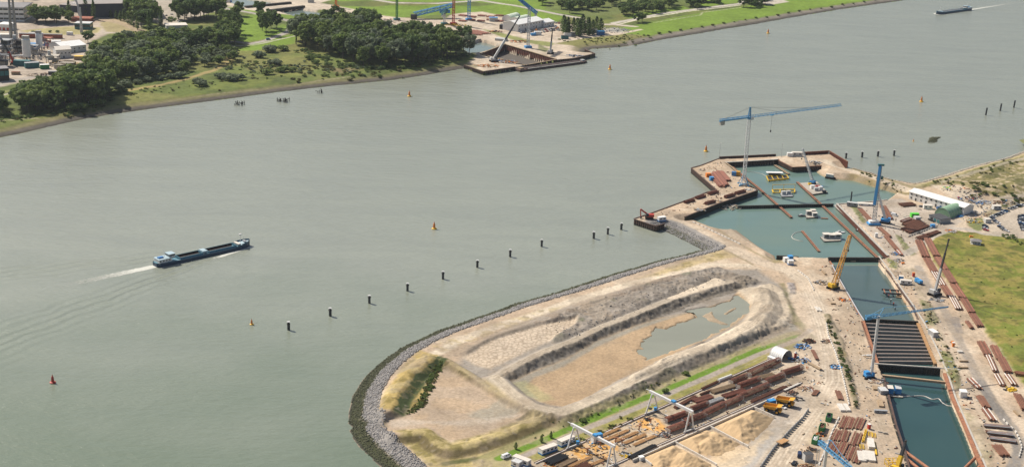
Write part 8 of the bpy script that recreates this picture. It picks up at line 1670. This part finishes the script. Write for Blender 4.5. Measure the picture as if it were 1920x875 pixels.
for k,(x,y,R_,n_,ms,lb) in enumerate(((14,108,20,110,['grey_paint','rubble','dark_metal','steel_rust'],'tangle of grey pipework and ducts at the left edge of the factory'),(88,90,13,60,['grey_paint','red_paint','dark_metal','blue_paint'],'red and grey process plant between the silos'),(120,122,17,100,['rubble','timber','yellow_paint','grey_paint'],'round settling tank plant in front of the white halls'),(68,110,14,70,['dark_metal','grey_paint','rubble'],'dark conveyor plant right of the tall silo'),(22,92,15,70,['rubble','grey_paint','galvanised'],'pipe plant at the foot of the twin chimney'),(75,142,14,50,['dark_metal','timber','steel_rust'],'scrap along the factory road'),(55,170,12,40,['orange_paint','timber','light_grey'],'orange and pale stores behind the riverside clump'))): junk('process_plant',lb,x,y,R_,n_,ms,9 if k in (0,1,3,4) else 4.5 if k == 2 else 2.5,'plant',.7,lmax=6)
for k in range(10): x = 862 + (k % 5) * 17; y = 30 + (k // 5) * 8 + (k % 2) * 2; stack('bar_stack','rusty bar stack of the far site, %s' % ['upper left','upper second','upper middle','upper fourth','upper right','lower left','lower second','lower middle','lower fourth','lower right'][k],(x,y),(x + 13,y + 1),9,5,.6,1,'rebar','bar stack',group='bar stacks of the far site',jitter=2)
stack('bar_stack','dark rust bar field right of the grove',(880,60),(908,66),22,9,.7,1,'rebar','bar stack',jitter=3)
A = P(969,134,0); B = P(1098,117,0); r_ = thing('barge','long flat brown barge moored in front of the far dock pit','barge',A,ang(A,B)); L = (B - A).length; MB().prism([(0,-5),(L * .93,-5),(L,-2),(L,2),(L * .93,5),(0,5)],-1,2.2).build('hull','barge_brown',r_)
MB().box((L * .5,0,2.6),(L * .8,7.2,.9)).build('hold_edge','barge_brown',r_); MB().box((L * .5,0,3.1),(L * .78,6.2,.15)).build('hold','hold_dark',r_); MB().beam((L * .12,-4.4,2.5),(L * .88,-4.4,2.5),.8,.6).build('side_rail','concrete_light',r_); MB().box((L * .05,0,3),(5,6,1.4)).build('stern_gear','timber',r_); MB().box((L * .95,0,3),(4,4,1.4)).build('bow_gear','light_grey',r_)
boom_crane('telescopic_crane','large black boomed crane on the left platform of the far dock',(926,116),(974,31),10,'galvanised','light_grey',1.9,1.0,kind='tele',tip_m='dark_metal',size=1.5,foot=(0,0,4),stay=False); boom_crane('telescopic_crane','smaller black boomed crane on the right platform of the far dock',(1032,101),(1036,56),4,'galvanised','light_grey',1.6,.9,kind='tele',tip_m='dark_metal',size=1.3,foot=(0,0,4),stay=False)
def fcrane(label,bx,by,topy,mast_m,w,tipx=None,tipy=None,jib_m='sky_blue',cab=True):
    base = FON(bx,by); h = above(base,bx,topy) - base.z; r_ = thing('tower_crane',label,'tower crane',base); MB().lattice((0,0,1),(0,0,h),w,w * 1.1,.4).build('mast',mast_m,r_); MB().box((0,0,1.2),(8,6,2.4),.3).build('base',jib_m,r_)
    if tipx is not None:
        d = ray(tipx,tipy); t = (base.y - 14) / d.y; tip = Vector((d.x * t,d.y * t,CAM_H + d.z * t)) - base; m1 = Vector((0,0,h)); j = MB(); j.lattice(m1,tip,3.0,3.0,.4); j.beam(m1,tip,1.2); j.build('jib',jib_m,r_); q = (m1 - tip).normalized(); MB().lattice(m1,m1 + q * 12,3,3,.5).build('counter_jib',jib_m,r_); MB().box(tuple(m1 + q * 11 + Vector((0,0,-2))),(3,3,4)).build('counterweight','white_paint',r_)
fcrane('white masted crane with bright blue jib over the far dock',990,90,14,'crane_white',3.0,958,-14); fcrane('solid blue crane mast rising out of the top edge',879,38,-25,'sky_blue',3.6); fcrane('red lattice mast beside the yellow machines',850,46,-25,'red_paint',3.0,jib_m='red_paint'); fcrane('green lattice mast behind the grove',744,38,-25,'green_paint',2.4,jib_m='teal_paint'); fcrane('orange lattice mast at the end of the top sand road',630,14,-25,'orange_paint',2.4,jib_m='orange_paint'); fcrane('short white mast with teal head beside the blue lattice boom',833,46,24,'crane_white',2.6,838,20,'teal_paint')
A = FON(776,36); B = FON(848,33); r_ = thing('crane_boom','long blue lattice boom resting low over the far site','crane boom',A); q = B - A; MB().lattice((0,0,6),q + Vector((0,0,16)),4.5,4.5,.6).build('lattice','crane_blue',r_); MB().box((q.x * .8,q.y * .8,8),(14,4,4),.1).build('machine_deck','sky_blue',r_); MB().box((0,0,3),(8,5,6)).build('head','dark_metal',r_)
for lb,ln in (('grey cofferdam wall at the top settling ponds, left',[(460,14),(545,6)]),('grey cofferdam wall at the top settling ponds, right',[(505,21),(570,13)])): waling('cofferdam',lb,ln,FZ + 1,5,3.5,'timber_dark',cat='wall')
car('blue car on the road at the top of the wood',FON(503,75),.3,'blue',True); lorry('blue and white lorry at the top edge beside the settling ponds',428,5,0,'blue_paint','white_paint',10,4,look=FON)
for k in range(8): car('%s car, %s in the scattered cars of the paved yard' % (('navy','silver','white','grey')[k % 4],ORD[k]),FON(312 + (k % 4) * 9 + k,30 + (k // 4) * 12 - (k % 3) * 2),U(0,3),('navy','silver','white','grey')[k % 4],False,'cars of the paved yard')
def plant(label,px,py,w,d,h,floors,m_,tank=True):
    p = FON(px,py); r_ = thing('process_tower',label,'plant',p,U(-.2,.3)); f = MB()
    for x in (-w / 2,0,w / 2):
        for y in (-d / 2,d / 2): f.beam((x,y,0),(x,y,h),.6)
    f.build('columns',m_,r_,stuff=True)
    for k in range(floors): MB().box((0,0,h * (k + 1) / floors),(w + 1,d + 1,.5)).build('floor',m_,r_); MB().box((w * .2 * (-1) ** k,0,h * (k + .5) / floors),(w * .45,d * .7,h / floors * .7)).build('machine',['rubble','light_grey','dark_metal'][k % 3],r_)
    if tank: MB().tube((-w * .3,0,h),(-w * .3,0,h + 5),w * .14,n=10).build('tank','light_grey',r_)
for q in (('grey process tower left of the twin chimney',8,100,16,10,15,3,'grey_paint'),('brown process tower right of the twin chimney',36,97,14,10,13,3,'timber_dark'),('low grey process frame between the two silos',62,100,12,9,9,2,'grey_paint'),('red brown process frame behind the slim silo',86,84,14,8,8,2,'brick_red'),('dark process frame at the left edge above the dark house',3,124,14,10,12,2,'dark_metal'),('grey frame with hoppers before the smaller white hall',100,118,12,10,8,2,'rubble')): plant(*q)
for lb,x,y,r in (('large round settling tank before the white halls',126,124,9),('smaller round settling tank before the white halls',112,128,6)):
    p = FON(x,y); r_ = thing('settling_tank',lb,'tank',p); MB().lathe([(r,0),(r,4.5),(r - .5,4.5),(r - .5,3.6)],n=20).build('wall','rubble',r_); MB().beam((-r,0,5),(r,0,5),1.0,.5).build('bridge','timber',r_)
waling('conveyor','inclined grey conveyor gallery at the left edge of the factory',[(-8,92),(24,76)],FZ + 9,3,2.6,'light_grey',1,'grey_paint',cat='conveyor',pitch=12); waling('pipe_bridge','long grey pipe bridge in front of the silos',[(0,106),(48,104)],FZ + 5,2.4,1.2,'galvanised',1,'grey_paint',cat='pipe bridge',pitch=9)
for k,(x,y,l,w,h,a,b) in enumerate(((10,72,16,9,5,'light_grey','cream_roof'),(62,88,10,6,4,'blue_paint','sky_blue'),(100,140,9,4,3.5,'dark_metal','grey_paint'),(30,140,8,4,3,'timber','steel_rust'),(148,112,9,6,4,'timber','yellow_paint'),(60,66,7,3,3,'white_paint','white_roof'))): container('works_shed',['pale flat shed beyond the twin chimney','blue shed between the slim silo and the grey house','dark skip on the factory road','brown skip at the red crane','yellow topped shed at the edge of the wood','white van box at the long brown wall'][k],x,y,l,w,h,.1,a,b,cat='shed')
ON = ON_near
# ------------------------------------------------------------------ the air
HZ = bpy.data.materials.new('haze'); HZ.use_nodes = True; n = HZ.node_tree; n.nodes.remove(n.nodes['Principled BSDF']); pv = n.nodes.new('ShaderNodeVolumePrincipled'); pv.inputs['Color'].default_value = (.82,.90,1,1); pv.inputs['Density'].default_value = 0.000026; pv.inputs['Anisotropy'].default_value = 0.2
n.links.new(pv.outputs[0],n.nodes['Material Output'].inputs['Volume']); MATS['haze'] = HZ
struct(MB().box((0,15000,151),(62000,36000,330)).build('haze',['haze']),'stuff')
